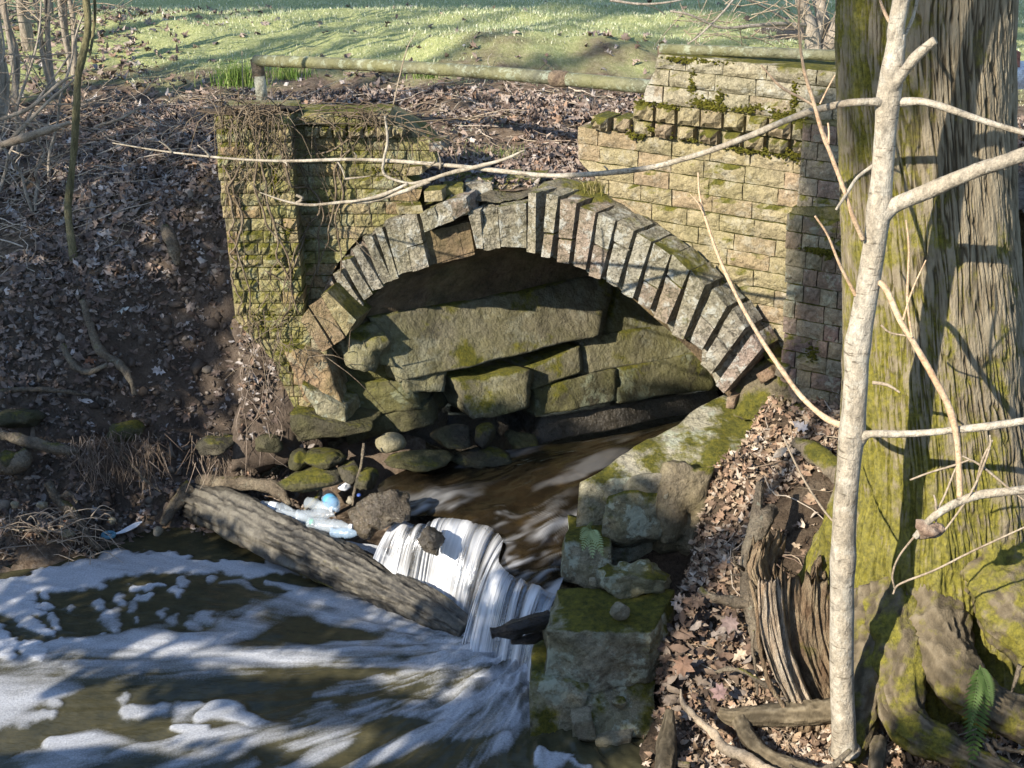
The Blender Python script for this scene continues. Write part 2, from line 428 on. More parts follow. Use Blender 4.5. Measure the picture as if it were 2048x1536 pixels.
gx = np.concatenate([np.linspace(-40, -7, 24)[:-1], np.linspace(-7, -3.4, 40)[:-1], np.linspace(-3.4, 2.8, 190), np.linspace(2.8, 7, 40)[1:], np.linspace(7, 40, 24)[1:]])
gy = np.concatenate([np.linspace(5.9, 9, 125)[:-1], np.linspace(9, 13, 60)[:-1], np.linspace(13, 25, 40)[:-1], np.linspace(25, 120, 30)])
GX, GY = np.meshgrid(gx, gy)
GZ = ground_z(GX.ravel(), GY.ravel())
gv = np.stack([GX.ravel(), GY.ravel(), GZ], 1)
gf = gridf(len(gx), len(gy))
gc = gv[gf].mean(1)
vx, vy = gv[gf][:, :, 0], gv[gf][:, :, 1]
isback = vy > wall_y(vx) - 0.01
keep = isback.all(1) | ((vx < -1.31).all(1) & (gc[:, 0] > -9)) | ((~isback).all(1) & (vx > -1.45).all(1) & (vx < -0.42).all(1) & (gc[:, 1] < 7.1))
keep &= ~((gc[:, 0] < -9) & (gc[:, 1] < 6.0))
ground = mk('ground', gv, gf[keep], m_ground); tag(ground, kind='structure')

# right bank: a warped sheet through surveyed points
RB = []
for px, py, Y in [(1450, 800, 6.50), (1520, 850, 6.28), (1640, 850, 6.15), (1400, 900, 6.10), (1500, 930, 6.08), (1640, 940, 5.85), (1470, 985, 5.95), (1600, 1030, 5.75),
                  (1430, 1060, 5.88), (1520, 1100, 5.70), (1640, 1090, 5.50), (1400, 1150, 5.62), (1500, 1180, 5.45), (1380, 1240, 5.40), (1470, 1270, 5.32), (1400, 1380, 5.16), (1520, 1390, 5.10),
                  (1330, 1480, 4.96), (1450, 1500, 4.92), (1600, 1530, 4.78), (1750, 1300, 5.15), (1900, 1200, 5.25), (2040, 1150, 5.3), (1900, 1480, 4.75), (2040, 1450, 4.8), (2040, 1000, 5.8)]:
    RB.append(at_y(px, py, Y))
RB += [np.array(q) for q in [(0.2, 5.0, -0.25), (0.2, 4.4, -0.3), (1.0, 4.2, -0.15), (2.4, 4.2, 0.0), (3.5, 5.0, 0.6), (3.5, 6.5, 1.0), (2.4, 6.4, 1.0), (0.9, 6.75, 0.84), (2.0, 6.0, 0.95), (3.0, 3.8, -0.1)]]
RB = np.array(RB)
_d = np.linalg.norm(RB[:, None, :2] - RB[None, :, :2], axis=2)
_A = np.block([[_d + np.eye(len(RB)) * -0.02, np.ones((len(RB), 1)), RB[:, :2]], [np.ones((1, len(RB))), np.zeros((1, 3))], [RB[:, :2].T, np.zeros((2, 3))]])
_w = np.linalg.solve(_A, np.concatenate([RB[:, 2], np.zeros(3)]))
def right_z(x, y, rough=True):
    x = np.asarray(x, float); y = np.asarray(y, float)
    z = np.full(len(x), _w[-3]) + x * _w[-2] + y * _w[-1]
    for i in range(len(RB)): z = z + _w[i] * np.hypot(x - RB[i, 0], y - RB[i, 1])
    if rough:
        q = np.stack([x, y, 0 * x], 1); z = z + 0.03 * fbm(q * 5, 11, 3) + 0.012 * fbm(q * 21, 12, 2)
    e = x - ledge_edge(y)
    wide = np.interp(y, LW_Y, LW)
    z = z - 0.32 * sstep(wide * 1.04, wide * 0.80, e)
    return z
def ledge_edge(y):           # stream side of the right bank, X for a given Y
    return np.interp(y, [4.0, 4.9, 5.2, 5.55, 5.8, 6.05, 6.3, 6.6, 6.75], [0.05, 0.05, 0.13, 0.17, 0.22, 0.31, 0.66, 1.02, 1.2])
LW_Y, LW = [4.8, 5.1, 5.3, 5.55, 5.7, 5.95, 6.1, 6.3, 6.6], [0.36, 0.46, 0.50, 0.52, 0.60, 0.60, 0.60, 0.45, 0.28]
rx = np.linspace(0, 1, 130); ry = np.linspace(3.8, 6.75, 120)
RX, RY = np.meshgrid(rx, ry); RXX = ledge_edge(RY) + RX * (3.6 - ledge_edge(RY))
RZ = right_z(RXX.ravel(), RY.ravel())
bank = mk('ground', np.stack([RXX.ravel(), RY.ravel(), RZ], 1), gridf(130, 120), m_soil); tag(bank, kind='structure')
# near bank on the camera's side, below and behind the viewpoint
nx = np.linspace(-30, 14, 90); ny = np.linspace(-30, 4.4, 90); NX, NY = np.meshgrid(nx, ny)
NZ = np.interp(NY - 1.1 * sstep(-2.4, -3.6, NX), [-30, -12, 1.5, 2.6, 3.9], [3.4, 2.6, 1.9, 0.9, -0.35]) + 0.08 * fbm(np.stack([NX.ravel(), NY.ravel()], 1) * 0.8, 21, 3).reshape(NX.shape)
tag(mk('ground', np.stack([NX.ravel(), NY.ravel(), NZ.ravel()], 1), gridf(90, 90), m_ground), kind='structure')
sx = np.linspace(-12, 4, 30); sy = np.linspace(2.5, 9.5, 20); SX, SY = np.meshgrid(sx, sy)
tag(mk('stream_bed', np.stack([SX.ravel(), SY.ravel(), np.full(SX.size, -0.4)], 1), gridf(30, 20), m_soil), kind='structure')

# ------------------------------------------------------------------ rock-faced bricks, shared meshes
def brick_mesh(seed, m, rough=0.14, nx_=5, nz_=3):
    """unit brick: x 0..1, z 0..1, face at y=0 (towards -y is proud), body back to y=1"""
    r = np.random.default_rng(seed)
    X, Z = np.meshgrid(np.linspace(0, 1, nx_ + 1), np.linspace(0, 1, nz_ + 1))
    ex = np.minimum(X, 1 - X) / 0.2; ez = np.minimum(Z, 1 - Z) / 0.3
    e = np.clip(np.minimum(ex, ez), 0, 1)
    Y = -rough * e * (0.75 + 0.5 * fbm(np.stack([X.ravel() * 2.4, Z.ravel() * 1.5, X.ravel() * 0 + seed * 5.1], 1), seed, 2).reshape(X.shape) + r.uniform(-0.3, 0.3, X.shape))
    jx = np.where((X > 0) & (X < 1), r.uniform(-0.05, 0.05, X.shape), 0.012 * r.uniform(-1, 1, X.shape)); jz = np.where((Z > 0) & (Z < 1), r.uniform(-0.08, 0.08, X.shape), 0.03 * r.uniform(-1, 1, X.shape))
    v = np.stack([(X + jx).ravel(), Y.ravel(), (Z + jz).ravel()], 1)
    f = gridf(nx_ + 1, nz_ + 1).tolist()
    W = nx_ + 1
    per = [i for i in range(W)] + [W * (j + 1) - 1 for j in range(1, nz_ + 1)] + [W * nz_ + i for i in range(nx_ - 1, -1, -1)] + [W * j for j in range(nz_ - 1, 0, -1)]
    b0 = len(v); bv = v[per].copy(); bv[:, 1] = 1.0
    v = np.concatenate([v, bv]); n = len(per)
    for i in range(n):
        j = (i + 1) % n; f.append([per[j], per[i], b0 + i, b0 + j])
    return raw_mesh('brick', v, f, m, smooth=False)
def brick_set(m, rough, k=10, s0=0): return [brick_mesh(s0 + i, m, rough) for i in range(k)]
BR = brick_set(m_brick, 0.095, 16, 100); BM = brick_set(m_brick_mossy, 0.075, 12, 200); BP = brick_set(m_brick_pier, 0.05, 8, 300); BC = brick_set(m_brick, 0.25, 8, 400)
def put_brick(me, origin, ang, length, depth, height, parent, tilt=0.0):
    o = bpy.data.objects.new('brick', me); COLL.objects.link(o)
    o.location = origin; o.rotation_euler = (0, tilt, ang); o.scale = (length, depth, height)
    attach(o, parent); return o
class Face:
    """a wall face: s along it, z up, n out of it towards the viewer"""
    def __init__(s, e, plane_d, n):
        s.e = np.asarray(e, float); s.n = -np.asarray(n, float); s.d = plane_d
        s.o = np.asarray(n, float) * plane_d; s.ang = math.atan2(s.e[1], s.e[0]); s.plane = (np.asarray(n, float), plane_d)
    def P(s, a, z, off=0.0): return s.o + s.e * a + np.array([0, 0, z]) + s.n * off
    def sz(s, px, py, off=0.0):
        p = at_p(px, py, s.plane, -off); return float((p - s.o) @ s.e), float(p[2])
FR = Face(ER, 6.19, NR)
FL = Face((1, 0, 0), 7.05, (0, 1, 0))
def edge_fn(face, pts):
    q = sorted([face.sz(*p)[::-1] for p in pts]); z = [a for a, _ in q]; s_ = [b for _, b in q]
    return lambda zz: float(np.interp(zz, z, s_))
J = 0.0045
def lay(face, parent, courses, left, right, L, meshes, off=0.0, depth=0.11, jit=0.004, m_end=None, skip=0.0, hd=0.0, cut=True):
    """courses of bricks between two edges; bricks at a slanting edge are cut to it"""
    k = 0
    for ci, (z0, z1) in enumerate(courses):
        a0, a1 = left(z0), left(z1); b0, b1 = right(z0), right(z1)
        a, b = min(a0, a1), max(b0, b1)
        s_ = a - random.uniform(0.02, L * 0.9) if cut else a
        s_ = a - (L * 0.5 if ci % 2 else 0.08) * random.uniform(0.7, 1.1)
        while s_ < b - 0.01:
            ln = L * random.uniform(0.86, 1.1) * (0.5 if random.random() < hd else 1.0)
            e0, e1 = s_, s_ + ln
            if b - e1 < 0.035: e1 = b
            lo0, lo1 = max(e0, a0), max(e0, a1); hi0, hi1 = min(e1, b0), min(e1, b1)
            s_ = e1
            if hi0 - lo0 < 0.025 or hi1 - lo1 < 0.025: 
                if max(hi0 - lo0, hi1 - lo1) < 0.03: continue
                hi0 = max(hi0, lo0 + 0.012); hi1 = max(hi1, lo1 + 0.012)
            if random.random() < skip: continue
            o_ = off + random.uniform(-jit, jit)
            if abs(lo0 - lo1) < 0.008 and abs(hi0 - hi1) < 0.008:
                put_brick(random.choice(meshes), face.P(lo0 + J / 2, z0 + J / 2, o_), face.ang, hi0 - lo0 - J, depth, z1 - z0 - J, parent, random.uniform(-0.006, 0.006))
            else:
                g = J / 2
                fr = [face.P(lo1 + g, z1 - g, o_), face.P(hi1 - g, z1 - g, o_), face.P(hi0 - g, z0 + g, o_), face.P(lo0 + g, z0 + g, o_)]
                v, f = quad_block(fr, depth, -face.n, n=3, rnd=0.05, amp=0.006, fq=22, seed=k + ci * 40)
                mk('brick', v, f, m_end or meshes[0].materials[0], parent, smooth=False)
            k += 1
def polyface(face, pts, off, depth, name, m, parent):
    """solid behind a polygon of photo points on a wall face"""
    q = [face.sz(*p) for p in pts]
    a = [face.P(s_, z, off) for s_, z in q]; b = [p - face.n * depth for p in a]
    n = len(a); v = a + b
    f = [list(range(n))[::-1], [n + i for i in range(n)]] + [[i, (i + 1) % n, n + (i + 1) % n, n + i] for i in range(n)]
    return mk(name, v, f, m, parent, smooth=False)

# ------------------------------------------------------------------ right parapet wall
rw = thing('brick_wall', 'tall buff brick parapet wall with dentil courses and broken stepped edge, beside the big tree', 'wall', tuple(FR.P(1.0, 0.8)))
zr = [FR.sz(1560, y)[1] for y in (128.6, 160, 195, 232, 273, 306)]
r_edge = lambda zz: FR.sz(1612, 330)[0] if zz > 1.86 else FR.sz(1590, 500)[0]
r_edge = edge_fn(FR, [(1612, 230), (1612, 395), (1594, 420), (1586, 560), (1580, 720), (1578, 780)])
r_far = lambda zz: FR.sz(1790, 300)[0]
l_cop = edge_fn(FR, [(1322, 128), (1304, 150), (1300, 185), (1288, 206), (1286, 230)])
lay(FR, rw, [(zr[1], zr[0]), (zr[2], zr[1]), (zr[3], zr[2])], l_cop, r_far, 0.21, brick_set(m_coping, 0.07, 6, 500), off=0.035, depth=0.22, jit=0.006)
# dentils: two courses of proud end-on bricks
for row, (z1, z0, xa, xb, step, wd) in enumerate([(zr[3], zr[4], 1275, 1608, 0.112, 0.100), (zr[4], zr[5], 1190, 1608, 0.112, 0.082)]):
    s_ = FR.sz(xa, 222 if row == 0 else 262)[0]; se = FR.sz(xb, 290)[0]
    while s_ < se:
        w_ = min(wd * random.uniform(0.93, 1.07), se + 0.02 - s_)
        if w_ > 0.03:
            put_brick(random.choice(BC), FR.P(s_, z0 + 0.006, 0.035 + random.uniform(-0.012, 0.012) - 0.01 * row), FR.ang, w_, 0.14, z1 - z0 - 0.012, rw, random.uniform(-0.03, 0.03))
        s_ += step
zz = [zr[5] - 0.0797 * i for i in range(15)]
l_main = edge_fn(FR, [(1155, 262), (1155, 330), (1182, 334), (1184, 356), (1213, 358), (1214, 404), (1300, 442), (1390, 522), (1450, 572), (1500, 642), (1548, 712), (1575, 735)])
lay(FR, rw, list(zip(zz[1:13], zz[:12])), l_main, r_edge, 0.19, BR, m_end=m_brick)
polyface(FR, [(1160, 262), (1162, 330), (1190, 358), (1222, 404), (1300, 450), (1396, 532), (1456, 582), (1504, 650), (1548, 720), (1584, 745), (1800, 800), (1800, 236), (1300, 225)], -0.012, 0.28, 'mortar', m_mortar, rw)
polyface(FR, [(1318, 136), (1306, 212), (1800, 260), (1800, 140)], 0.022, 0.30, 'mortar', m_mortar, rw)
# pilaster
lp1 = lambda zz: FR.sz(1611, 330)[0]
lp2 = edge_fn(FR, [(1592, 400), (1586, 560), (1578, 750), (1640, 835), (1690, 862)])
zp = [zr[3] + 0.0 - 0.0797 * i for i in range(20)]
lay(FR, rw, [(b, a) for a, b in zip(zp[:5], zp[1:6])], lp1, r_far, 0.13, BP, off=0.07, depth=0.16)
lay(FR, rw, [(b, a) for a, b in zip(zp[5:18], zp[6:19])], lp2, r_far, 0.15, BP, off=0.11, depth=0.2, hd=0.35)
polyface(FR, [(1616, 236), (1616, 400), (1800, 400), (1800, 236)], 0.055, 0.2, 'mortar', m_mortar, rw)
polyface(FR, [(1600, 405), (1592, 560), (1584, 750), (1646, 835), (1800, 900), (1800, 405)], 0.095, 0.2, 'mortar', m_mortar, rw)
# the wall goes on beyond the tree, lower
rw2 = thing('brick_wall', 'shaded mossy brick wall seen past the right edge of the big trunk', 'wall', tuple(FR.P(2.3, 0.9)))
zq = [2.25 - 0.16 * i for i in range(10)]
lay(FR, rw2, [(b, a) for a, b in zip(zq[:9], zq[1:])], lambda z: 1.75, lambda z: 3.0, 0.24, BM, off=0.10, depth=0.2, hd=0.2)
q = [FR.P(1.74, 2.25, 0.08), FR.P(3.0, 2.25, 0.08), FR.P(3.0, 0.7, 0.08), FR.P(1.74, 0.7, 0.08)]
v, f = quad_block(q, 0.25, NR, n=2, rnd=0.0, amp=0.0); mk('mortar', v, f, m_mortar, rw2, smooth=False)
q = [FR.P(1.62, 1.9, -0.16), FR.P(6.5, 1.9, -0.16), FR.P(6.5, -0.3, -0.1), FR.P(1.62, -0.3, -0.1)]
v, f = quad_block(q, 0.5, NR, n=20, rnd=0.0, amp=0.03, fq=6, seed=77); tag(mk('ground', v, f, m_ground), kind='structure')
# pipe-coping block and white block on that wall
m_terra = stone_mat('terracotta', [(0.26, 0.10, 0.07), (0.34, 0.15, 0.10), (0.24, 0.13, 0.09)], 8, bump=0.3)
m_white = stone_mat('flaking_white_paint', [(0.62, 0.60, 0.60), (0.70, 0.69, 0.70), (0.30, 0.13, 0.10)], 9, bump=0.4)
q = [at_y(2008, 102, 6.0), at_y(2042, 104, 6.0), at_y(2040, 142, 6.0), at_y(2008, 142, 6.0)]
v, f = quad_block(q, 0.18, (0, 1, 0), n=3, rnd=0.06, amp=0.004); solo('clay_block', 'reddish clay block standing on the wall behind the big trunk', 'block', v, f, m_terra)
q = [at_y(2010, 140, 5.95), at_y(2080, 138, 5.95), at_y(2078, 178, 5.95), at_y(2012, 180, 5.95)]
v, f = quad_block(q, 0.2, (0, 1, 0), n=3, rnd=0.08, amp=0.006); solo('painted_block', 'block with flaking white paint lying under the reddish clay block', 'block', v, f, m_white)

# ------------------------------------------------------------------ left pier and spandrel wall
lw = thing('brick_wall', 'leaning mossy brick pier and broken spandrel wall covered in dead vines', 'wall', (-1.0, 7.05, 0.5))
FP = Face((1, 0, 0), 6.90, (0, 1, 0))
zt = FP.sz(500, 232)[1]; zb = FP.sz(600, 838)[1]
zz = np.linspace(zt, zb, 26)
pl = edge_fn(FP, [(425, 232), (440, 400), (466, 580), (470, 640), (545, 720), (575, 790), (600, 838)])
pr = edge_fn(FP, [(580, 232), (590, 400), (606, 590), (612, 640), (650, 690), (655, 720), (660, 760), (690, 845)])
BMp = brick_set(m_brick_mossy, 0.07, 8, 600)
lay(FP, lw, list(zip(zz[1:], zz[:-1])), pl, pr, 0.115, BMp, depth=0.2, jit=0.005, hd=0.3, m_end=m_brick_mossy)
polyface(FP, [(428, 236), (470, 640), (545, 720), (600, 842), (690, 850), (660, 760), (654, 700), (606, 636), (578, 236)], -0.012, 0.4, 'mortar', m_mortar, lw)
zs = [FL.sz(700, y)[1] for y in (221, 247, 275)]
wl = lambda z: FL.sz(582, 400)[0]
lay(FL, lw, [(zs[1], zs[0])], wl, edge_fn(FL, [(782, 221), (784, 247)]), 0.16, BM, off=0.05, depth=0.2, jit=0.012, m_end=m_brick_mossy)
s_ = FL.sz(612, 260)[0]
while s_ < FL.sz(812, 262)[0]:                      # dentils of the left wall
    put_brick(random.choice(BC), FL.P(s_, zs[2] + 0.006, 0.035 + random.uniform(-0.01, 0.012)), 0.0, 0.062 * random.uniform(0.9, 1.15), 0.14, zs[1] - zs[2] - 0.012, lw, random.uniform(-0.03, 0.03))
    s_ += 0.068
v, f = quad_block([at_y(832, 244, 7.0), at_y(834, 232, 7.0), at_y(834, 264, 7.0), at_y(818, 268, 7.0)], 0.15, (0, 1, 0), n=3, amp=0.008, seed=3)
zz2 = [zs[2] - 0.0625 * i for i in range(20)]
wr = edge_fn(FL, [(858, 272), (862, 300), (884, 304), (882, 326), (842, 330), (812, 352), (812, 372), (846, 376), (838, 402), (812, 424), (776, 442), (748, 460), (720, 474), (694, 505), (676, 528), (660, 560), (650, 600), (628, 610), (622, 640)])
lay(FL, lw, list(zip(zz2[1:17], zz2[:16])), wl, wr, 0.16, BM, depth=0.16, jit=0.006, m_end=m_brick_mossy, hd=0.12)
polyface(FL, [(584, 236), (780, 236), (850, 275), (874, 302), (836, 330), (800, 356), (832, 380), (800, 428), (740, 460), (690, 500), (655, 560), (640, 625), (584, 640)], -0.012, 0.3, 'mortar', m_mortar, lw)
for k, (x0, y0, x1, y1, Y) in enumerate([(848, 380, 885, 404, 7.0), (886, 374, 928, 396, 7.08), (930, 366, 985, 396, 7.16), (985, 368, 1040, 392, 7.2), (812, 332, 846, 352, 7.0), (858, 282, 884, 304, 7.02), (796, 410, 846, 430, 6.99), (1012, 350, 1050, 370, 7.35), (1040, 358, 1090, 376, 7.3)]):
    q = [at_y(x0, y0 + 3, Y), at_y(x1 - 2, y0, Y), at_y(x1, y1 - 3, Y), at_y(x0 + 1, y1, Y)]
    v, f = quad_block(q, 0.13, (random.uniform(-0.3, 0.3), 1, 0), n=4, rnd=0.12, amp=0.008, fq=16, seed=70 + k)
    mk('brick', v, f, [m_brick, m_brick_mossy, m_skew if k == 1 else m_voussoir][k % 3], lw, smooth=False)

# ------------------------------------------------------------------ arch ring
ring = thing('brick_arch', 'cracked low brick arch with alternating proud and sunken bricks over the stream', 'arch', tuple(at_p(1055, 500, PL)))
RO = 0.15                                           # ring stands this far in front of the right wall
teeth = [[(160, 70), (205, 75), (200, 415), (150, 410)], [(265, 80), (330, 92), (285, 440), (235, 435)], [(345, 112), (435, 130), (390, 475), (325, 465)],
         [(455, 150), (545, 180), (485, 515), (415, 490)], [(562, 190), (655, 235), (570, 560), (505, 545)], [(668, 235), (760, 290), (665, 610), (600, 580)],
         [(780, 300), (860, 350), (755, 670), (690, 640)], [(872, 355), (970, 425), (850, 740), (785, 700)], [(980, 422), (1075, 515), (945, 820), (875, 780)],
         [(1087, 512), (1165, 600), (1040, 910), (975, 880)], [(1204, 620), (1290, 720), (1145, 970), (1080, 920)], [(1322, 730), (1395, 840), (1200, 1105), (1142, 1045)],
         [(1432, 880), (1488, 960), (1270, 1217), (1225, 1170)]]
Tq = [[(1000 + x / 2.844, 360 + y / 2.844) for x, y in t] for t in teeth]
m_core = m_voussoir
def rp(p, off): return at_p(p[0], p[1], PR, -(RO + off))
def lerp2(a, b, t): return (a[0] + (b[0] - a[0]) * t, a[1] + (b[1] - a[1]) * t)
def ring_brick(q4, off, depth, seed, pl='R', n=4, amp=0.006, rnd=0.05, m=None):
    if pl == 'R': q = [rp(p, off) for p in q4]; dv = AXD * 0.25 + NR * 0.75
    else: q = [at_y(p[0], p[1], 7.05 - off) for p in q4]; dv = np.array([0.25, 0.95, 0])
    v, f = quad_block(q, depth, dv, n=n, rnd=rnd, amp=amp, fq=18, seed=seed)
    return mk('arch_brick', v, f, m or m_voussoir, ring, smooth=False)
for k, t in enumerate(Tq):
    TL, TR, BRr, BL = t
    sp = random.choice([0.34, 0.5, 0.62]) if k % 3 else 1.0
    if sp < 1:
        ring_brick([TL, TR, lerp2(TR, BRr, sp - 0.01), lerp2(TL, BL, sp - 0.01)], 0.06 + random.uniform(-0.008, 0.008), 0.17, 700 + k)
        ring_brick([lerp2(TL, BL, sp + 0.01), lerp2(TR, BRr, sp + 0.01), BRr, BL], 0.06 + random.uniform(-0.008, 0.008), 0.17, 720 + k)
    else: ring_brick(t, 0.06, 0.17, 740 + k)
    if k + 1 < len(Tq):                             # sunken brick between two proud ones
        n_ = Tq[k + 1]
        ring_brick([lerp2(TR, n_[0], 0.03), lerp2(TR, n_[0], 0.97), lerp2(lerp2(BRr, n_[3], 0.97), n_[0], 0.02), lerp2(lerp2(BRr, n_[3], 0.03), TR, 0.02)], -0.015, 0.22, 760 + k, n=3, amp=0.003)
# left, broken half
Lteeth = [((664, 547), (680, 541), (727, 612), (706, 627)), ((682, 521), (700, 518), (746, 590), (728, 602)), ((702, 497), (719, 496), (766, 572), (745, 585)),
          ((726, 473), (742, 470), (784, 562), (764, 572)), ((749, 458), (764, 455), (797, 556), (783, 562)), ((768, 443), (777, 440), (808, 545), (797, 553))]
for k, t in enumerate(Lteeth):
    ring_brick(t, 0.05 + random.uniform(-0.005, 0.01), 0.24, 800 + k, 'L', amp=0.009)
    if k + 1 < len(Lteeth):
        n_ = Lteeth[k + 1]; ring_brick((t[1], n_[0], n_[3], t[2]), 0.0, 0.2, 820 + k, 'L', n=3)
ring_brick(((640, 590), (660, 556), (706, 628), (700, 650)), 0.03, 0.24, 831, 'L', amp=0.012)
ring_brick(((777, 439), (802, 432), (824, 545), (806, 548)), 0.055, 0.24, 832, 'L', amp=0.005)
ring_brick(((803, 432), (832, 424), (846, 486), (814, 494)), 0.055, 0.24, 833, 'L', amp=0.004)
ring_brick(((815, 496), (846, 488), (858, 534), (825, 545)), 0.055, 0.24, 834, 'L', amp=0.004)
for k in range(4):                                  # faces laid bare where the outer bricks fell away
    a0, a1 = k / 4, (k + 1) / 4
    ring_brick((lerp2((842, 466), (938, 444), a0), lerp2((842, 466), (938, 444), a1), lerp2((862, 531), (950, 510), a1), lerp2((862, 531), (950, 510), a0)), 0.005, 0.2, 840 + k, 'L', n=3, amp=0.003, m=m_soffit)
ring_brick(((838, 428), (868, 414), (880, 452), (848, 466)), 0.085, 0.2, 850, 'L', amp=0.008)
ring_brick(((866, 416), (890, 402), (908, 440), (880, 452)), 0.085, 0.2, 851, 'L', amp=0.012)
ring_brick(((888, 404), (932, 396), (940, 424), (906, 442)), 0.085, 0.2, 852, 'L', amp=0.012, rnd=0.15)
ring_brick(((936, 424), (960, 420), (966, 498), (952, 500)), 0.05, 0.24, 853, 'L', amp=0.012)
ring_brick(((962, 420), (994, 416), (1000, 492), (968, 498)), 0.035, 0.24, 854, 'L', amp=0.02)
ring_brick(((995, 414), (1052, 406), (1053, 496), (1002, 493)), 0.05, 0.26, 855, 'L', amp=0.005)
# skewback bricks below the left springing
for k, qd in enumerate([((618, 612), (644, 596), (690, 676), (668, 690)), ((600, 640), (616, 616), (664, 692), (644, 706)), ((640, 590), (652, 582), (712, 640), (692, 674))]):
    q = [at_y(p[0], p[1], 6.86) for p in qd]; v, f = quad_block(q, 0.2, (0.3, 0.95, 0), n=4, rnd=0.06, amp=0.006, seed=860 + k)
    mk('arch_brick', v, f, m_skew if k < 2 else m_brick_mossy, ring, smooth=False)
# extrados topping: crumbled fill behind the ring
ext = [(1058, 392), (1110, 392), (1160, 402), (1200, 420), (1240, 443), (1285, 470), (1330, 505), (1370, 545), (1410, 580), (1450, 622), (1490, 668), (1525, 705), (1560, 745)]
A = smooth_path([rp(p, -0.02) for p in ext], 60); B = A + NR * 0.20 + np.array([0, 0, 0.04])
M = 8; V = np.concatenate([A + (B - A) * t for t in np.linspace(0, 1, M)])
V += np.stack([0 * V[:, 0], 0 * V[:, 0], 0.018 * fbm(V * 14, 5, 3)], 1)
m_fill = stone_mat('crumbled_fill', [(0.07, 0.06, 0.04), (0.14, 0.12, 0.08), (0.20, 0.18, 0.13)], 9, moss=0.36, bump=1.0)
mk('fill', V, gridf(60, M), m_fill, ring)
ext2 = [(640, 585), (690, 505), (740, 460), (800, 430), (850, 412), (930, 398), (1000, 404), (1060, 394)]
A = smooth_path([at_y(p[0], p[1], 7.06) for p in ext2], 50); B = A + np.array([0.1, 0.35, 0.05])
V = np.concatenate([A + (B - A) * t for t in np.linspace(0, 1, M)]); V += np.stack([0 * V[:, 0], 0 * V[:, 0], 0.02 * fbm(V * 12, 6, 3)], 1)
mk('fill', V, gridf(50, M), m_fill, ring)
# soffit: the underside swept along the culvert
intr = [at_y(700, 655, 7.03)] + [at_y(*p, 7.04) for p in ((727, 612), (766, 574), (808, 547), (858, 532), (950, 502), (1002, 493))] + [rp(p, -0.02) for p in ((1053, 498), (1100, 508), (1160, 530), (1205, 555), (1250, 585), (1300, 628), (1350, 672), (1400, 722), (1445, 780), (1462, 800))]
A = smooth_path(intr, 70); M = 40; sw = np.linspace(0, 3.2, M)
V = np.concatenate([A + AXD * s_ for s_ in sw])
V += np.repeat(np.array([0, 0, 1.0])[None], len(V), 0) * (0.022 * fbm(V * np.array([3, 9, 9]), 15, 4))[:, None] * np.repeat(sstep(0.0, 0.15, sw), 70)[:, None]
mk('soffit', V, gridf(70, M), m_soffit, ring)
# closing sheet added so the unseen end of the culvert stays dark
e0 = A + AXD * 3.1
V = np.concatenate([e0, e0 * np.array([1, 1, 0]) + np.array([0, 0, -0.2])]); mk('dark_end_cap', V, gridf(70, 2), m_soil, ring)

# ------------------------------------------------------------------ abutment of stone blocks under the left half
ab = thing('stone_abutment', 'undercut abutment of big damp sandstone blocks inside the culvert, low ones coloured darker for shade', 'abutment', tuple(at_p(1000, 780, PA)))
def ab_block(q4, m, seed, off=0.0, depth=0.35, n=10, rnd=0.1, amp=0.02, fq=5.0):
    q = [at_p(p[0], p[1], PA, off) for p in q4]
    v, f = quad_block(q, depth, -np.array([NA[0], NA[1], 0.0]) * 1.1, n=n, rnd=rnd, amp=amp, fq=fq, seed=seed)
    return mk('stone', v, f, m, ab)
ab_block([(742, 636), (1240, 545), (1202, 672), (798, 764)], m_slab, 1, n=24, rnd=0.02, amp=0.022, fq=4, off=0.03)
ab_block([(690, 655), (752, 640), (806, 742), (705, 735)], m_slab, 3, rnd=0.18, amp=0.05, fq=11, off=0.06)
ab_block([(795, 728), (905, 716), (905, 795), (812, 792)], m_slab, 4, rnd=0.14, amp=0.04, off=0.04)
ab_block([(900, 758), (1058, 740), (1056, 812), (945, 840)], m_slab, 5, rnd=0.12, amp=0.035, off=0.035)
ab_block([(1058, 738), (1164, 690), (1166, 744), (1064, 778)], m_slab, 6, rnd=0.05, amp=0.016)
ab_block([(1163, 674), (1420, 640), (1420, 706), (1166, 748)], m_slab, 7, n=12, rnd=0.05, amp=0.016, off=-0.02)
ab_block([(1228, 560), (1430, 560), (1430, 650), (1206, 668)], m_slab, 8, rnd=0.04, amp=0.014, off=-0.03)
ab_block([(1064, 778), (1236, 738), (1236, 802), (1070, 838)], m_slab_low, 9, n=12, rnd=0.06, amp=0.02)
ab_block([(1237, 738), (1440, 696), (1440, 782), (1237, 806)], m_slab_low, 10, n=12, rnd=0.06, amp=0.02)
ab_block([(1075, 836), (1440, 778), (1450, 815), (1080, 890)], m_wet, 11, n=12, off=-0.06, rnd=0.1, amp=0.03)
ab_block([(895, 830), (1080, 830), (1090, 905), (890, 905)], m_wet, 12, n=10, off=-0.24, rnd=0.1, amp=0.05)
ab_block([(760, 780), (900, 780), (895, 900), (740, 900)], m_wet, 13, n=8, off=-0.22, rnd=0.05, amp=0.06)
v, f = quad_block([at_y(470, 600, 7.02), at_y(600, 640, 7.0), at_y(650, 905, 6.95), at_y(470, 930, 6.90)], 0.4, (0, 1, 0), n=18, rnd=0.05, amp=0.08, fq=7, seed=930)
tag(mk('ground', v, f, m_ground), kind='structure')
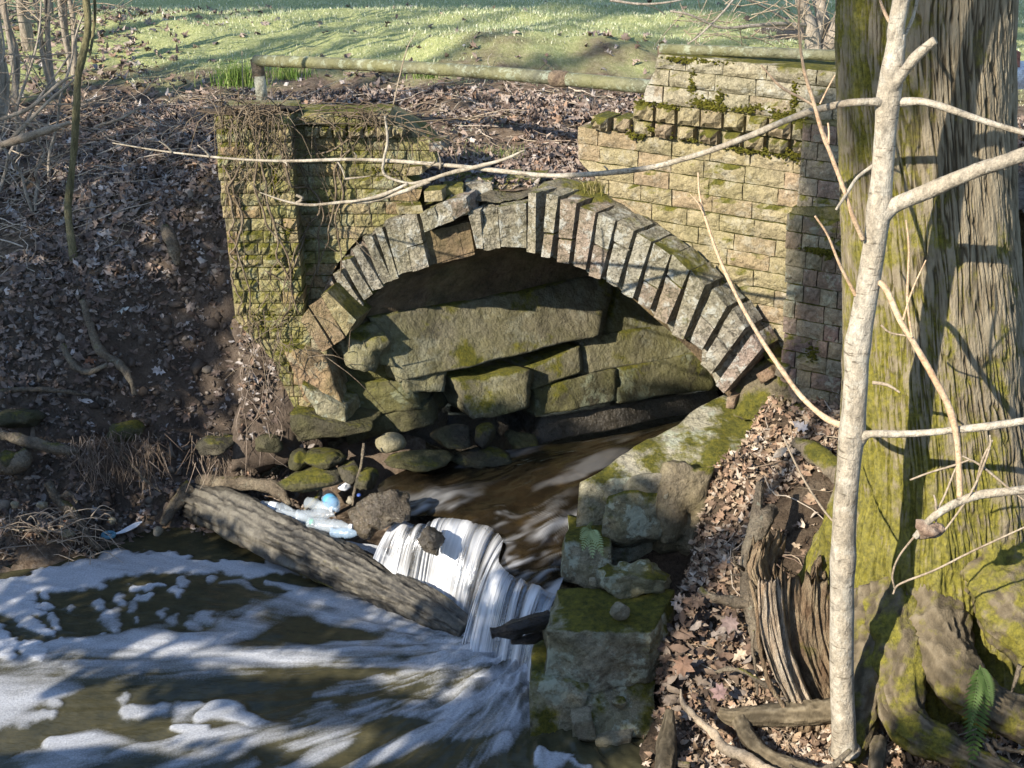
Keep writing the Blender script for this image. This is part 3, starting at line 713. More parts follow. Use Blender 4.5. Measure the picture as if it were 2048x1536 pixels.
# stepped footing under the left pier
for k, (q4, Y, mm, dv, am, rn) in enumerate([
        ([(560, 690), (652, 716), (700, 850), (606, 800)], 6.84, m_brick_mossy, (0.1, 1, 0), 0.03, 0.1),
        ([(600, 770), (692, 820), (692, 858), (630, 830)], 6.80, m_block, (0.2, 1, 0), 0.02, 0.1),
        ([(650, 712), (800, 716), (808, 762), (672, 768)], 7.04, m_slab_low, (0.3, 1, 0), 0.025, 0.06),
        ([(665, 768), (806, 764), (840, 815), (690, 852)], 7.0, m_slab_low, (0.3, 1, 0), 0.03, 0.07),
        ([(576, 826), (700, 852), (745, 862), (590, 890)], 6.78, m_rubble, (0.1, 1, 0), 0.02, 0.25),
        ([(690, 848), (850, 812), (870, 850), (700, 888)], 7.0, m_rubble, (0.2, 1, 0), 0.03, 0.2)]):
    q = [at_y(p[0], p[1], Y) for p in q4]
    v, f = quad_block(q, 0.35, dv, n=9, rnd=rn, amp=am, fq=8, seed=900 + k); mk('stone', v, f, mm, ab)

# mossy rubble under the right springing
rub = thing('rubble_heap', 'mossy brick rubble heaped under the right foot of the arch', 'rubble', tuple(FR.P(1.0, 0.8, 0.1)))
m_mossy = stone_mat('thick_moss_rubble', [(0.13, 0.11, 0.07), (0.20, 0.165, 0.105)], 6, moss=0.62, moss_up=0.3, bump=1.0)
q = [at_p(x, y, PR, -o) for x, y, o in ((1462, 788, .10), (1540, 716, .04), (1680, 860, .14), (1470, 850, .22))]
v, f = quad_block(q, 0.3, NR, n=14, rnd=0.05, amp=0.05, fq=8, seed=951); mk('rubble', v, f, m_mossy, rub)
for k, (x, y, w, h, a) in enumerate([(1530, 752, 30, 22, -.5), (1562, 742, 22, 26, .3), (1557, 812, 14, 16, 0.2), (1600, 826, 40, 14, .35), (1460, 806, 16, 22, .1)]):
    ca, sa = math.cos(a), math.sin(a); q = [at_p(x + dx * ca - dy * sa, y + dx * sa + dy * ca, PR, -.13 - .012 * k) for dx, dy in ((-w / 2, -h / 2), (w / 2, -h / 2), (w / 2, h / 2), (-w / 2, h / 2))]
    v, f = quad_block(q, 0.1, NR, n=4, rnd=0.15, amp=0.006, seed=960 + k); mk('brick', v, f, m_skew if k % 2 == 0 else m_brick_pier, rub)

# cushions of moss growing in the joints
m_moss = stone_mat('moss_cushion', [(0.06, 0.065, 0.012), (0.13, 0.125, 0.02), (0.21, 0.185, 0.028)], 40, bump=1.0, bscale=160, rough=0.95, spec=0.1)
def moss_clumps(spots, parent, seed):
    r = np.random.default_rng(seed); V0, F0 = ico(1); F0 = np.array(F0); Vs = []; k = 0
    for (px, py, fc, off, sx, sy, n) in spots:
        s0, z0 = fc.sz(px, py, off)
        for _ in range(n * 5):
            p = fc.P(s0 + r.normal(0, sx * 1.15), z0 + r.normal(0, sy * 1.2), off + r.uniform(-.006, .008)); q = V0 * r.uniform(.0025, .0075) * np.array([1.2, .9, .75])
            Vs.append(p + q * (1 + .35 * fbm(V0 * 2.2 + k, seed + k, 2)[:, None])); k += 1
    V = np.concatenate(Vs); F = (F0[None] + (np.arange(k) * len(V0))[:, None, None]).reshape(-1, 3)
    tag(mk('moss', V, F, m_moss, parent), kind='stuff')
moss_clumps([(1288, 210, FR, .04, .02, .012, 22), (1330, 212, FR, .04, .03, .006, 22), (1385, 172, FR, .04, .008, .03, 20), (1400, 205, FR, .04, .03, .012, 34), (1430, 214, FR, .04, .03, .006, 26), (1440, 200, FR, .04, .012, .02, 14), (1490, 220, FR, .04, .03, .006, 20),
             (1590, 195, FR, .04, .008, .03, 22), (1596, 232, FR, .04, .03, .014, 36), (1560, 232, FR, .04, .02, .008, 18), (1300, 258, FR, .03, .03, .006, 18), (1270, 270, FR, .03, .02, .008, 16), (1370, 278, FR, .03, .03, .005, 14), (1500, 302, FR, .02, .05, .006, 26), (1585, 310, FR, .03, .03, .012, 30), (1545, 305, FR, .02, .03, .006, 16),
             (1630, 500, FR, .12, .03, .006, 22), (1660, 506, FR, .12, .03, .008, 24), (1400, 122, FR, .04, .06, .005, 20), (1360, 120, FR, .04, .03, .005, 16), (1626, 706, FR, .12, .012, .02, 16), (1520, 215, FR, .04, .03, .006, 16)], rw, 71)
moss_clumps([(574, 462, FP, .0, .012, .02, 30), (586, 480, FL, .02, .03, .006, 26), (552, 372, FP, .0, .01, .03, 26), (690, 265, FL, .03, .04, .006, 16), (760, 340, FL, .01, .05, .006, 14), (560, 520, FP, .0, .03, .02, 18), (540, 640, FP, .0, .05, .02, 26), (640, 405, FL, .01, .06, .005, 14)], lw, 72)
# ------------------------------------------------------------------ the pool: dark water carrying drifting foam
def stroke_field(P2, strokes):
    """P2 (N,2); strokes: (points, half width(s), strength, softness) -> density"""
    out = np.zeros(len(P2))
    for pts, hw, st, soft in strokes:
        p = smooth_path(pts, max(2, 6 * len(pts))) if len(pts) > 1 else np.array([pts[0], pts[0]])
        w = np.interp(np.linspace(0, 1, len(p)), np.linspace(0, 1, len(np.atleast_1d(hw))), np.atleast_1d(hw))
        best = np.full(len(P2), 9.0)
        for i in range(len(p) - 1):
            a, b = p[i], p[i + 1]; ab = b - a; t = np.clip(((P2 - a) @ ab) / (ab @ ab + 1e-9), 0, 1)
            dd = P2 - a - t[:, None] * ab
            best = np.minimum(best, np.hypot(dd[:, 0], dd[:, 1] * 1.0) / (w[i] + (w[i + 1] - w[i]) * t))
        out = np.maximum(out, st * sstep(1 + soft, 1 - soft, best))
    return out
STILL = [([(-60, 1190), (60, 1165), (150, 1152), (240, 1128), (370, 1128), (470, 1138), (560, 1140), (640, 1150)], [16, 18, 26, 24, 18, 16, 12, 10], 1.0, 0.25),
         ([(-40, 1200), (20, 1215), (50, 1235), (75, 1262), (100, 1268)], [18, 16, 13, 12, 9], 1.0, 0.25), ([(10, 1205), (60, 1190)], [18, 14], 1.0, 0.3),
         ([(45, 1225), (95, 1228)], [7, 6], 1.0, 0.3), ([(50, 1215), (75, 1212)], [8, 8], 1, 0.3),
         ([(-20, 1255), (5, 1275), (18, 1300), (-10, 1300)], [20, 22, 14, 20], 1.0, 0.25), ([(20, 1290), (60, 1295), (85, 1305)], [8, 9, 12], 1, 0.3),
         ([(255, 1178), (285, 1180), (328, 1172)], [6, 8, 5], 0.95, 0.3), ([(360, 1160)], [10], .9, 0.4), ([(425, 1168)], [11], .9, 0.4), ([(350, 1179)], [10], .9, .4),
         ([(235, 1202)], [12], .9, .5), ([(195, 1209)], [11], .85, .5), ([(270, 1200), (300, 1198)], [7, 6], .9, .4), ([(90, 1211), (108, 1210)], [9, 8], 1, .3), ([(88, 1184)], [10], 1, .3),
         ([(110, 1248)], [10], .9, .4), ([(108, 1235)], [8], .8, .4), ([(216, 1233)], [17], .85, .6), ([(228, 1250)], [12], .8, .4), ([(260, 1215)], [12], .6, .5), ([(325, 1230)], [10], .7, .5), ([(350, 1240)], [12], .6, .6),
         ([(415, 1236)], [18], .8, .6), ([(390, 1253)], [15], .7, .6), ([(445, 1250)], [16], .6, .7), ([(138, 1214)], [8], .6, .5), ([(270, 1246)], [5], .6, .5), ([(195, 1265)], [7], .6, .5),
         ([(120, 1287), (170, 1280)], [8, 6], .9, .4), ([(232, 1290)], [9], .6, .5), ([(275, 1275)], [6], .6, .5),
         ([(545, 1118), (575, 1125), (620, 1140), (690, 1172)], [16, 16, 18, 16], .95, .35),
         ([(248, 1398), (258, 1396)], [13, 8], .75, .8), ([(262, 1428), (318, 1420)], [16, 14], .8, .7), ([(350, 1424), (392, 1414)], [17, 12], .75, .8), ([(0, 1402), (60, 1392), (105, 1402)], [24, 18, 8], .8, .7), ([(-20, 1445), (40, 1438), (100, 1422)], [22, 15, 9], .8, .7),
         ([(1085, 1524), (1130, 1520)], [16, 8], 1, .35), ([(1140, 1525), (1180, 1545)], [5, 5], .9, .4)]
FLOW = [([(1040, 1370), (960, 1310), (860, 1265), (740, 1215), (640, 1215), (520, 1240), (400, 1265), (260, 1290), (140, 1300), (60, 1340), (-40, 1380)], [40, 42, 36, 30, 26, 26, 26, 28, 22, 30, 40], 1.0, .5),
        ([(1010, 1370), (880, 1330), (740, 1300), (600, 1310), (450, 1310), (300, 1330), (180, 1340), (60, 1365)], [40, 40, 30, 26, 38, 38, 34, 30], 1.0, .5),
        ([(1050, 1400), (960, 1385), (860, 1375), (760, 1370), (640, 1390)], [32, 28, 24, 22, 12], .95, .6),
        ([(1060, 1420), (980, 1440), (880, 1470), (780, 1500), (680, 1540)], [34, 30, 28, 26, 24], .95, .6),
        ([(1050, 1400), (900, 1420), (780, 1420), (660, 1435), (560, 1470), (420, 1490), (260, 1520)], [26, 24, 26, 30, 30, 26, 30], .95, .5),
        ([(640, 1470), (520, 1440), (420, 1420), (380, 1430)], [20, 20, 22, 16], .9, .5), ([(400, 1470), (340, 1455)], [18, 10], .9, .5),
        ([(480, 1500), (330, 1510), (180, 1500), (100, 1490)], [34, 30, 34, 16], .95, .5), ([(300, 1540), (100, 1520), (20, 1530)], [24, 26, 14], .8, .5),
        ([(760, 1420), (700, 1450), (620, 1500), (560, 1545)], [16, 22, 24, 30], .85, .6), ([(1000, 1480), (940, 1520), (900, 1550)], [20, 24, 24], .7, .7),
        ([(700, 1190), (620, 1195), (540, 1180)], [16, 12, 8], .85, .6), ([(690, 1215), (600, 1212), (520, 1195), (450, 1170)], [10, 10, 8, 6], .6, .7), ([(660, 1235), (560, 1215), (470, 1210), (430, 1195)], [10, 8, 8, 8], .6, .7),
        ([(-30, 1420), (60, 1370), (110, 1370)], [40, 34, 16], .9, .5)]
px_ = np.concatenate([np.linspace(-9, -2.7, 40)[:-1], np.linspace(-2.7, 0.75, 420), np.linspace(0.75, 3.0, 10)[1:]])
py_ = np.concatenate([np.linspace(3.2, 4.55, 25)[:-1], np.linspace(4.55, 7.4, 330)])
WX, WY = np.meshgrid(px_, py_); wv = np.stack([WX.ravel(), WY.ravel(), np.zeros(WX.size)], 1)
wp = pix(wv)
# streamlines fan out of the foot of the fall
src = at_z(1100, 1330, 0)[:2]; rel = wv[:, :2] - src
ang = np.arctan2(rel[:, 1], -rel[:, 0]); rad = np.hypot(rel[:, 0], rel[:, 1])
st = np.stack([ang * 3.2 + 0.25 * np.log(rad + 0.2), np.log(rad + 0.15) * 1.7, 0 * ang], 1)
aniso = fbm(st * np.array([2.6, 1.2, 1]) + 0.5 * fbm(wv * 2.2, 44, 3)[:, None], 41, 4, 0.55)
fine = fbm(st * np.array([11, 2.4, 1]) + 0.3 * fbm(wv * 5, 46, 3)[:, None], 43, 3, 0.6)
warp = np.stack([fbm(wv * 7, 51, 3), fbm(wv * 7, 52, 3)], 1) * 9 + np.stack([fbm(wv * 26, 55, 2), fbm(wv * 26, 56, 2)], 1) * 4.5
warp2 = np.stack([fbm(wv * 3, 53, 3), fbm(wv * 3, 54, 3)], 1) * 20
still = stroke_field(wp + warp, STILL)
flow = stroke_field(wp + warp2, FLOW)
fl = sstep(0.10, 1.22, flow * 0.86 + 0.42 * aniso * (flow > 0.02) + 0.20 * fine - 0.02) * np.clip(flow * 1.6, 0, 1)
near = np.exp(-(rad / 0.50) ** 2)
froth = sstep(0.25, 1.0, near + 0.3 * aniso)
foam = np.clip(np.maximum(np.maximum(still * (0.80 + 0.14 * fine), fl * 0.80), froth * .95), 0, 1)
wv[:, 2] = 0.010 * fbm(st * np.array([5, 3, 1]), 45, 3) * np.clip(np.exp(-rad / 1.3) * 1.6, 0.15, 1) + 0.012 * foam + 0.07 * near * (1 + 0.5 * fbm(st * 3, 47, 3))
def make_pool():
    T = NT('pool_water_and_foam')
    a = T.n('ShaderNodeAttribute'); a.attribute_name = 'foam'
    P = T.pos()
    bub = T.noise(110, 6, 0.8); bub2 = T.noise(9, 5, 0.65)
    k = T.math('ADD', a.outputs['Fac'], T.math('MULTIPLY', T.math('SUBTRACT', bub, 0.5), 0.55))
    k = T.ramp(k, [(0.12, 0.0), (1.0, 0.86)])
    w = T.n('ShaderNodeBsdfPrincipled')
    wc = T.ramp(bub2, [(0.3, (0.030, 0.030, 0.018)), (0.6, (0.060, 0.054, 0.028)), (0.8, (0.095, 0.082, 0.040))])
    T.l(wc, w.inputs['Base Color']); w.inputs['Roughness'].default_value = 0.12; w.inputs['IOR'].default_value = 1.33
    T.l(T.bump(T.noise(14, 4, 0.6, T.pos((1, 2.2, 1))), 0.25, 0.02), w.inputs['Normal'])
    f = T.n('ShaderNodeBsdfPrincipled')
    T.l(T.ramp(bub, [(0.25, (0.36, 0.38, 0.43)), (0.6, (0.66, 0.68, 0.72))]), f.inputs['Base Color']); f.inputs['Roughness'].default_value = 0.6
    T.l(T.bump(bub, 0.6, 0.01), f.inputs['Normal'])
    mx = T.n('ShaderNodeMixShader'); T.l(k, mx.inputs[0]); T.l(w.outputs[0], mx.inputs[1]); T.l(f.outputs[0], mx.inputs[2])
    T.l(mx.outputs[0], T.out.inputs[0]); return T.m
m_pool = make_pool()
tag(mk('water', wv, gridf(len(px_), len(py_)), m_pool, attrs={'foam': foam}), kind='structure')

# ------------------------------------------------------------------ the stream above the fall, and the fall itself
def make_stream():
    T = NT('running_water')
    a = T.n('ShaderNodeAttribute'); a.attribute_name = 'foam'
    br = T.noise(5, 5, 0.65)
    w = T.n('ShaderNodeBsdfPrincipled')
    T.l(T.ramp(br, [(0.3, (0.007, 0.006, 0.004)), (0.55, (0.018, 0.013, 0.007)), (0.75, (0.046, 0.031, 0.013))]), w.inputs['Base Color'])
    w.inputs['Roughness'].default_value = 0.16; w.inputs['IOR'].default_value = 1.33
    T.l(T.bump(T.noise(30, 4, 0.6), 0.15, 0.01), w.inputs['Normal'])
    f = T.n('ShaderNodeBsdfPrincipled'); f.inputs['Base Color'].default_value = (0.80, 0.81, 0.82, 1); f.inputs['Roughness'].default_value = 0.45
    mx = T.n('ShaderNodeMixShader'); T.l(a.outputs['Fac'], mx.inputs[0]); T.l(w.outputs[0], mx.inputs[1]); T.l(f.outputs[0], mx.inputs[2])
    T.l(mx.outputs[0], T.out.inputs[0]); return T.m
m_stream = make_stream()
UW = 0.40
# cross-sections from far inside the culvert to the lip, each from left bank to right bank
sec = [[at_z(1300, 862, UW), at_z(1400, 830, UW), at_z(1500, 800, UW)], [at_z(1080, 892, UW), at_z(1200, 885, UW), at_z(1320, 880, UW)],
       [at_z(860, 925, UW), at_z(1020, 928, UW), at_z(1230, 940, UW)], [at_z(760, 968, UW), at_z(960, 972, UW), at_z(1190, 985, UW - 0.01)],
       [at_z(772, 998, UW - 0.01), at_z(860, 1003, UW - 0.01), at_z(960, 1012, UW - 0.01), at_z(1040, 1030, UW - 0.02), at_z(1110, 1046, UW - 0.03), at_z(1180, 1062, UW - 0.03)],
       [at_z(784, 1016, UW - 0.015), at_z(880, 1024, UW - 0.015), at_z(1000, 1054, UW - 0.025), at_z(1046, 1084, UW - 0.04), at_z(1096, 1110, UW - 0.05), at_z(1142, 1126, UW - 0.05)],
       [at_z(792, 1032, UW - 0.02), at_z(900, 1036, UW - 0.02), at_z(1006, 1082, UW - 0.035), at_z(1000, 1132, UW - 0.055), at_z(1046, 1168, UW - 0.065), at_z(1110, 1196, UW - 0.07)]]
nu, nv = 150, 130
rows = np.array([smooth_path(s_, nu) for s_ in sec])
SV = np.stack([smooth_path(rows[:, i], nv) for i in range(nu)], 1)           # nv, nu, 3
uu, vv = np.meshgrid(np.linspace(0, 1, nu), np.linspace(0, 1, nv))
# second apron: from under the first lip down to the lower lip
S0 = SV.reshape(-1, 3); al = math.radians(38); fa = -(S0[:, 0] * math.cos(al) + S0[:, 1] * math.sin(al)); fc_ = S0[:, 0] * math.sin(al) - S0[:, 1] * math.cos(al)
q = np.stack([fc_, fa, 0 * fa], 1)                       # across and along the current
wav = fbm(q * np.array([7.0, 4.5, 1]), 61, 3); streak = fbm(q * np.array([13.0, 3.2, 1]) + 0.3 * wav[:, None], 62, 4, .6)
finew = fbm(q * np.array([60, 6, 1]), 63, 2)
S = SV.reshape(-1, 3).copy(); S[:, 2] += 0.016 * wav * sstep(0.3, 0.7, vv.ravel()) + 0.006 * streak
near_lip = sstep(0.45, 0.72, vv.ravel())
sf = sstep(0.02, 1.0, streak * 0.75 + 0.3 * wav + 0.10 * finew + 0.25 * uu.ravel()) * sstep(0.45, 0.8, vv.ravel()) * 0.42 + 0.10 * sstep(0.15, 0.8, fbm(q * np.array([10, 2.6, 1]), 66, 3)) * sstep(0.05, 0.3, vv.ravel())
tag(mk('water', S, gridf(nu, nv), m_stream, attrs={'foam': sf}), kind='structure')
def make_fall():
    T = NT('falling_water')
    a = T.n('ShaderNodeAttribute'); a.attribute_name = 'foam'
    g = T.n('ShaderNodeBsdfGlossy'); g.inputs['Color'].default_value = (0.5, 0.52, 0.55, 1); g.inputs['Roughness'].default_value = 0.2
    tr = T.n('ShaderNodeBsdfTransparent'); tr.inputs['Color'].default_value = (0.85, 0.88, 0.9, 1)
    m0 = T.n('ShaderNodeMixShader'); m0.inputs[0].default_value = 0.25; T.l(tr.outputs[0], m0.inputs[1]); T.l(g.outputs[0], m0.inputs[2])
    f = T.n('ShaderNodeBsdfPrincipled'); f.inputs['Base Color'].default_value = (0.86, 0.87, 0.88, 1); f.inputs['Roughness'].default_value = 0.35
    tl = T.n('ShaderNodeBsdfTranslucent'); tl.inputs['Color'].default_value = (0.8, 0.82, 0.85, 1)
    m2 = T.n('ShaderNodeMixShader'); m2.inputs[0].default_value = 0.3; T.l(f.outputs[0], m2.inputs[1]); T.l(tl.outputs[0], m2.inputs[2])
    mx = T.n('ShaderNodeMixShader'); T.l(a.outputs['Fac'], mx.inputs[0]); T.l(m0.outputs[0], mx.inputs[1]); T.l(m2.outputs[0], mx.inputs[2])
    T.l(mx.outputs[0], T.out.inputs[0]); return T.m
m_fall = make_fall()
def fall(lips, bases, nu, nv, seed, dens, off=0.0, curl=1.8):
    L = smooth_path(lips, nu); B = smooth_path(bases, nu)
    w = np.linspace(0, 1, nv)[:, None, None]
    hor = L[None] + (B - L)[None] * w
    V = hor.copy(); V[:, :, 2] = L[None, :, 2] + (B - L)[None, :, 2] * (w[:, :, 0] ** curl)
    u, ww = np.meshgrid(np.linspace(0, 1, nu), np.linspace(0, 1, nv))
    q = np.stack([u.ravel() + 0.02 * ww.ravel(), ww.ravel(), 0 * u.ravel()], 1)
    s1 = fbm(q * np.array([17, 0.6, 1]), seed, 2); s2 = fbm(q * np.array([48, 0.9, 1]), seed + 1, 3, .7); s3 = fbm(q * np.array([130, 1.4, 1]), seed + 2, 2)
    h = 0.80 * s1 + 0.20 * s2 + 0.05 * s3
    V = V.reshape(-1, 3); W = ww.ravel()
    V[:, 1] -= off + 0.018 * h * sstep(0, 0.3, W); V[:, 2] += 0.006 * h
    d = np.interp(u.ravel(), np.linspace(0, 1, len(dens)), dens)
    fo = np.clip(sstep(-0.45, 1.1, h * .85 + d - 0.74 + 0.22 * W), 0, 1)
    fo = np.clip(fo * (0.55 + 0.45 * sstep(0.0, 0.25, W)) + 0.45 * sstep(0.78, 1.0, W) * d, 0, 0.97) * np.clip(d * 3, 0, 1)
    return V, gridf(nu, nv), fo
f1 = fall([at_z(796, 1036, .392), at_z(822, 1046, .388), at_z(850, 1048, .385), at_z(868, 1040, .388), at_z(895, 1036, .388), at_z(940, 1044, .385), at_z(985, 1056, .38), at_z(1008, 1082, .37)],
          [at_y(746, 1116, 6.13), at_y(790, 1150, 6.12), at_y(815, 1165, 6.11), at_y(840, 1176, 6.10), at_y(862, 1190, 6.08), at_y(900, 1215, 6.0), at_y(930, 1240, 5.92), at_y(925, 1290, 5.72)], 420, 50, 81,
          [1.0, 1.0, 0.55, 0.15, 0.75, 0.95, 0.9, 0.85, 0.95, 0.9])
wf = thing('waterfall', 'white veil of water dropping over the stone sill beside the slanting log', 'waterfall', tuple(at_y(850, 1190, 6.08)))
mk('water_sheet', f1[0], f1[1], m_fall, wf, attrs={'foam': f1[2]})
f2 = fall([at_z(1008, 1076, .380), at_z(1003, 1096, .374), at_z(998, 1124, .360), at_z(1020, 1148, .352), at_z(1052, 1162, .346), at_z(1114, 1190, .342)],
          [at_y(924, 1285, 5.74), at_y(930, 1296, 5.72), at_y(945, 1315, 5.66), at_y(975, 1340, 5.60), at_y(1010, 1358, 5.52), at_y(1064, 1378, 5.42)], 420, 50, 91, [0.9, 1.0, 1.0, 0.9, 0.8, 0.72, 0.66])
mk('water_sheet', f2[0], f2[1], m_fall, wf, attrs={'foam': f2[2]})
# little basin dammed behind the log
bx = [at_y(690, 1070, 6.55), at_y(760, 1100, 6.35), at_y(860, 1190, 6.0), at_y(780, 1170, 6.05), at_y(700, 1110, 6.3)]
bz = 0.20
n = 24; bz = 0.15; A = np.array([at_z(630, 1070, bz), at_z(700, 1080, bz), at_z(760, 1092, bz)]); B = np.array([at_z(680, 1095, bz), at_z(740, 1114, bz), at_z(806, 1152, bz)])
a_, b_ = smooth_path(A, n), smooth_path(B, n); V = np.concatenate([a_ + (b_ - a_) * t for t in np.linspace(0, 1, 14)]); V[:, 2] += 0.008 * fbm(V * 12, 77, 3)
tag(mk('water', V, gridf(n, 14), m_pool, attrs={'foam': np.full(len(V), 0.8)}), kind='structure')
# sill of rock behind the falling water
v, f = quad_block([at_z(790, 1050, .30), at_z(1000, 1075, .28), at_y(960, 1290, 6.0), at_y(770, 1180, 6.25)], 0.5, (0.3, 1, 0), n=10, rnd=0.1, amp=0.05, fq=7, seed=31)
v2_, f2_ = quad_block([at_z(1000, 1165, .24), at_z(1120, 1215, .22), at_y(1080, 1400, 5.75), at_y(940, 1330, 5.95)], 0.5, (0.3, 1, 0), n=10, rnd=0.1, amp=0.05, fq=7, seed=32)
sill = thing('rock_sill', 'dark wet sill of rock behind the falling water', 'rock sill', tuple(at_y(900, 1250, 6.1)))
mk('stone', v, f, m_wet, sill); mk('stone', v2_, f2_, m_wet, sill)
# bed rock slabs under the stream
# ------------------------------------------------------------------ stones round the fall
m_glint = stone_mat('glistening_wet_stone', [(0.04, 0.033, 0.025), (0.085, 0.068, 0.045), (0.16, 0.13, 0.09)], 6, bump=1.0, bscale=110, rough=0.1, spec=0.8)
def boulder(px, py, Y, w, h, d, m, name, label, cat, seed, rot=0, group=None, sub=3, amp=0.22, cuts=6):
    c = at_y(px, py, Y); v, f = rock(c, (w, d, h), seed, sub, amp, rot, cuts)
    return solo(name, label, cat, v, f, m, group)
boulder(776, 1014, 6.27, 0.125, 0.085, 0.13, m_glint, 'boulder', 'glistening wet dark boulder at the left end of the waterfall lip', 'boulder', 11, 0.4, sub=4, amp=0.3)
boulder(735, 1040, 6.35, 0.09, 0.08, 0.1, m_glint, 'rock', 'low glistening rock between the trapped bottles and the wet boulder', 'rock', 12, 0.2, sub=3)
boulder(862, 1074, 6.09, 0.062, 0.06, 0.075, m_wet, 'rock', 'black wet rock splitting the falling water just under the lip', 'rock', 13, 0.3, sub=4, amp=0.4, cuts=8)
boulder(782, 886, 6.85, 0.078, 0.052, 0.07, m_pebble, 'boulder', 'smooth rounded olive boulder below the hollow of the abutment', 'boulder', 14, 0, sub=3, amp=0.1, cuts=2)
for k, (x, y, Y, w, h, lab) in enumerate([
        (905, 878, 6.98, .13, .05, 'flat dark stone beside the rounded olive boulder'), (970, 872, 7.05, .06, .06, 'upright dark stone under the overhanging block'),
        (840, 918, 6.78, .16, .035, 'flat ledge stone at the water edge below the rounded boulder'), (960, 915, 6.92, .16, .035, 'long wet ledge stone where the culvert stream begins'),
        (620, 957, 6.72, .16, .055, 'large grey slab on the mud above the trapped bottles'), (700, 945, 6.75, .06, .05, 'brownish stone beside the thin upright root'),
        (600, 920, 6.80, .06, .04, 'moss-tinted stone under the left pier footing'), (655, 915, 6.80, .11, .03, 'cracked flat stone below the pier footing'), (1040, 880, 7.2, .09, .05, 'dark stone half lost in the culvert shade'),
        (735, 960, 6.62, .05, .04, 'small mossy stone left of the brown shallow water'), (672, 1180 - 90, 6.45, .05, .03, 'low wet stone between log and bottles')]):
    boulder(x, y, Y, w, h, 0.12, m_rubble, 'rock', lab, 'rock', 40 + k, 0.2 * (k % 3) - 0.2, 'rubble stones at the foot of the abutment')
# ------------------------------------------------------------------ right bank masonry: ledge and fallen blocks
def blk(name, label, quad, Ys, depth, dv, m, seed, n=10, rnd=0.1, amp=0.02, fq=6, group=None, cat='stone block'):
    q = [at_y(p[0], p[1], Y) for p, Y in zip(quad, Ys)]
    v, f = quad_block(q, depth, dv, n=n, rnd=rnd, amp=amp, fq=fq, seed=seed)
    return solo(name, label, cat, v, f, m, group)
def prism8(name, label, top, zb, m, seed, n=12, rnd=0.1, amp=0.02, fq=6, cat='stone block', taper=0.0):
    t = np.array(top, float); ctr = t.mean(0); b = t.copy(); b[:, :2] = ctr[:2] + (t[:, :2] - ctr[:2]) * (1 + taper); b[:, 2] = zb
    # block8 order: front TL TR BR BL then back; here front = viewer side
    c = [t[0], t[1], b[1], b[0], t[3], t[2], b[2], b[3]]
    v, f = block8(c, n=n, rnd=rnd, amp=amp, fq=fq, seed=seed); return solo(name, label, cat, v, f, m)
zl = lambda x, y, z: at_z(x, y, z)
prism8('stone_ledge', 'long moss-edged stone ledge running from under the arch to the stream corner', [zl(1154, 964, .70), zl(1440, 946, .70), zl(1610, 836, .84), zl(1450, 788, .86)], 0.05, m_block_moss, 201, n=24, rnd=0.045, amp=0.018, cat='ledge')
blk('boulder', 'rounded brown boulder bedded in the ledge front', [(1250, 942), (1352, 940), (1362, 998), (1254, 996)], [5.97] * 4, 0.22, (0.1, 1, -0.7), m_pebble, 202, rnd=0.9, amp=0.02, cat='boulder')
blk('stone_block', 'greenish squared block with lichen below the rounded brown boulder', [(1210, 985), (1345, 975), (1320, 1082), (1205, 1070)], [5.94, 5.94, 5.90, 5.90], 0.3, (0.1, 1, -0.7), m_block, 203, rnd=0.18, amp=0.04)
blk('stone_block', 'crumbling brown mortared lump right of the lichened block', [(1330, 935), (1432, 930), (1400, 1080), (1310, 1090)], [6.0, 6.0, 5.93, 5.90], 0.3, (0.1, 1, -0.6), stone_mat('crumbling_mortar', [(0.12, 0.095, 0.06), (0.19, 0.155, 0.10), (0.25, 0.21, 0.145)], 6, algae=.5, dark=.4, moss=0.32, bump=1.0, bscale=35), 204, rnd=0.25, amp=0.06, fq=9)
blk('stone_block', 'mossy rounded block under the small fern at the stream edge', [(1128, 1082), (1222, 1092), (1215, 1180), (1122, 1166)], [5.84, 5.84, 5.78, 5.78], 0.3, (0.05, 1, 0), m_block, 205, rnd=0.28, amp=0.03)
prism8('stone_block', 'largest moss and lichen covered block carrying a loose grey stone', [zl(1088, 1262, .44), zl(1306, 1266, .44), zl(1346, 1182, .46), zl(1106, 1172, .46)], 0.17, m_block, 206, n=24, rnd=0.09, amp=0.034, taper=0.02)
blk('stone_block', 'lowest block standing in the pool with a pale lichen patch', [(1062, 1366), (1172, 1372), (1150, 1515), (1060, 1500)], [5.16, 5.16, 5.06, 5.06], 0.35, (0.05, 1, 0.05), m_block, 207, rnd=0.12, amp=0.03)
blk('stone_block', 'broad mossy step below the largest block', [(1160, 1366), (1310, 1362), (1296, 1470), (1150, 1476)], [5.20, 5.22, 5.08, 5.06], 0.35, (0.05, 1, 0.02), m_block, 208, rnd=0.16, amp=0.035)
blk('stone', 'flat grey stone wedged between the two lowest blocks', [(1140, 1446), (1186, 1440), (1196, 1486), (1152, 1492)], [5.03] * 4, 0.08, (0, 1, 0.3), m_pebble, 209, rnd=0.25, amp=0.02, n=7, cat='stone')
blk('stone', 'rounded mossy stone under the lowest block at the water', [(1100, 1490), (1160, 1486), (1155, 1512), (1104, 1514)], [5.02] * 4, 0.12, (0, 1, 0), m_block, 210, rnd=0.4, amp=0.02, n=7, cat='stone')
blk('stone', 'tan stone tucked beneath the broad mossy step', [(1192, 1484), (1270, 1474), (1266, 1520), (1200, 1516)], [5.02] * 4, 0.12, (0, 1, 0), m_pebble, 211, rnd=0.35, amp=0.03, n=7, cat='stone')
boulder(1239, 1222, 5.26, 0.043, 0.040, 0.04, m_pebble, 'stone', 'loose grey stone lying on the largest mossy block', 'stone', 61, sub=3, amp=0.12)
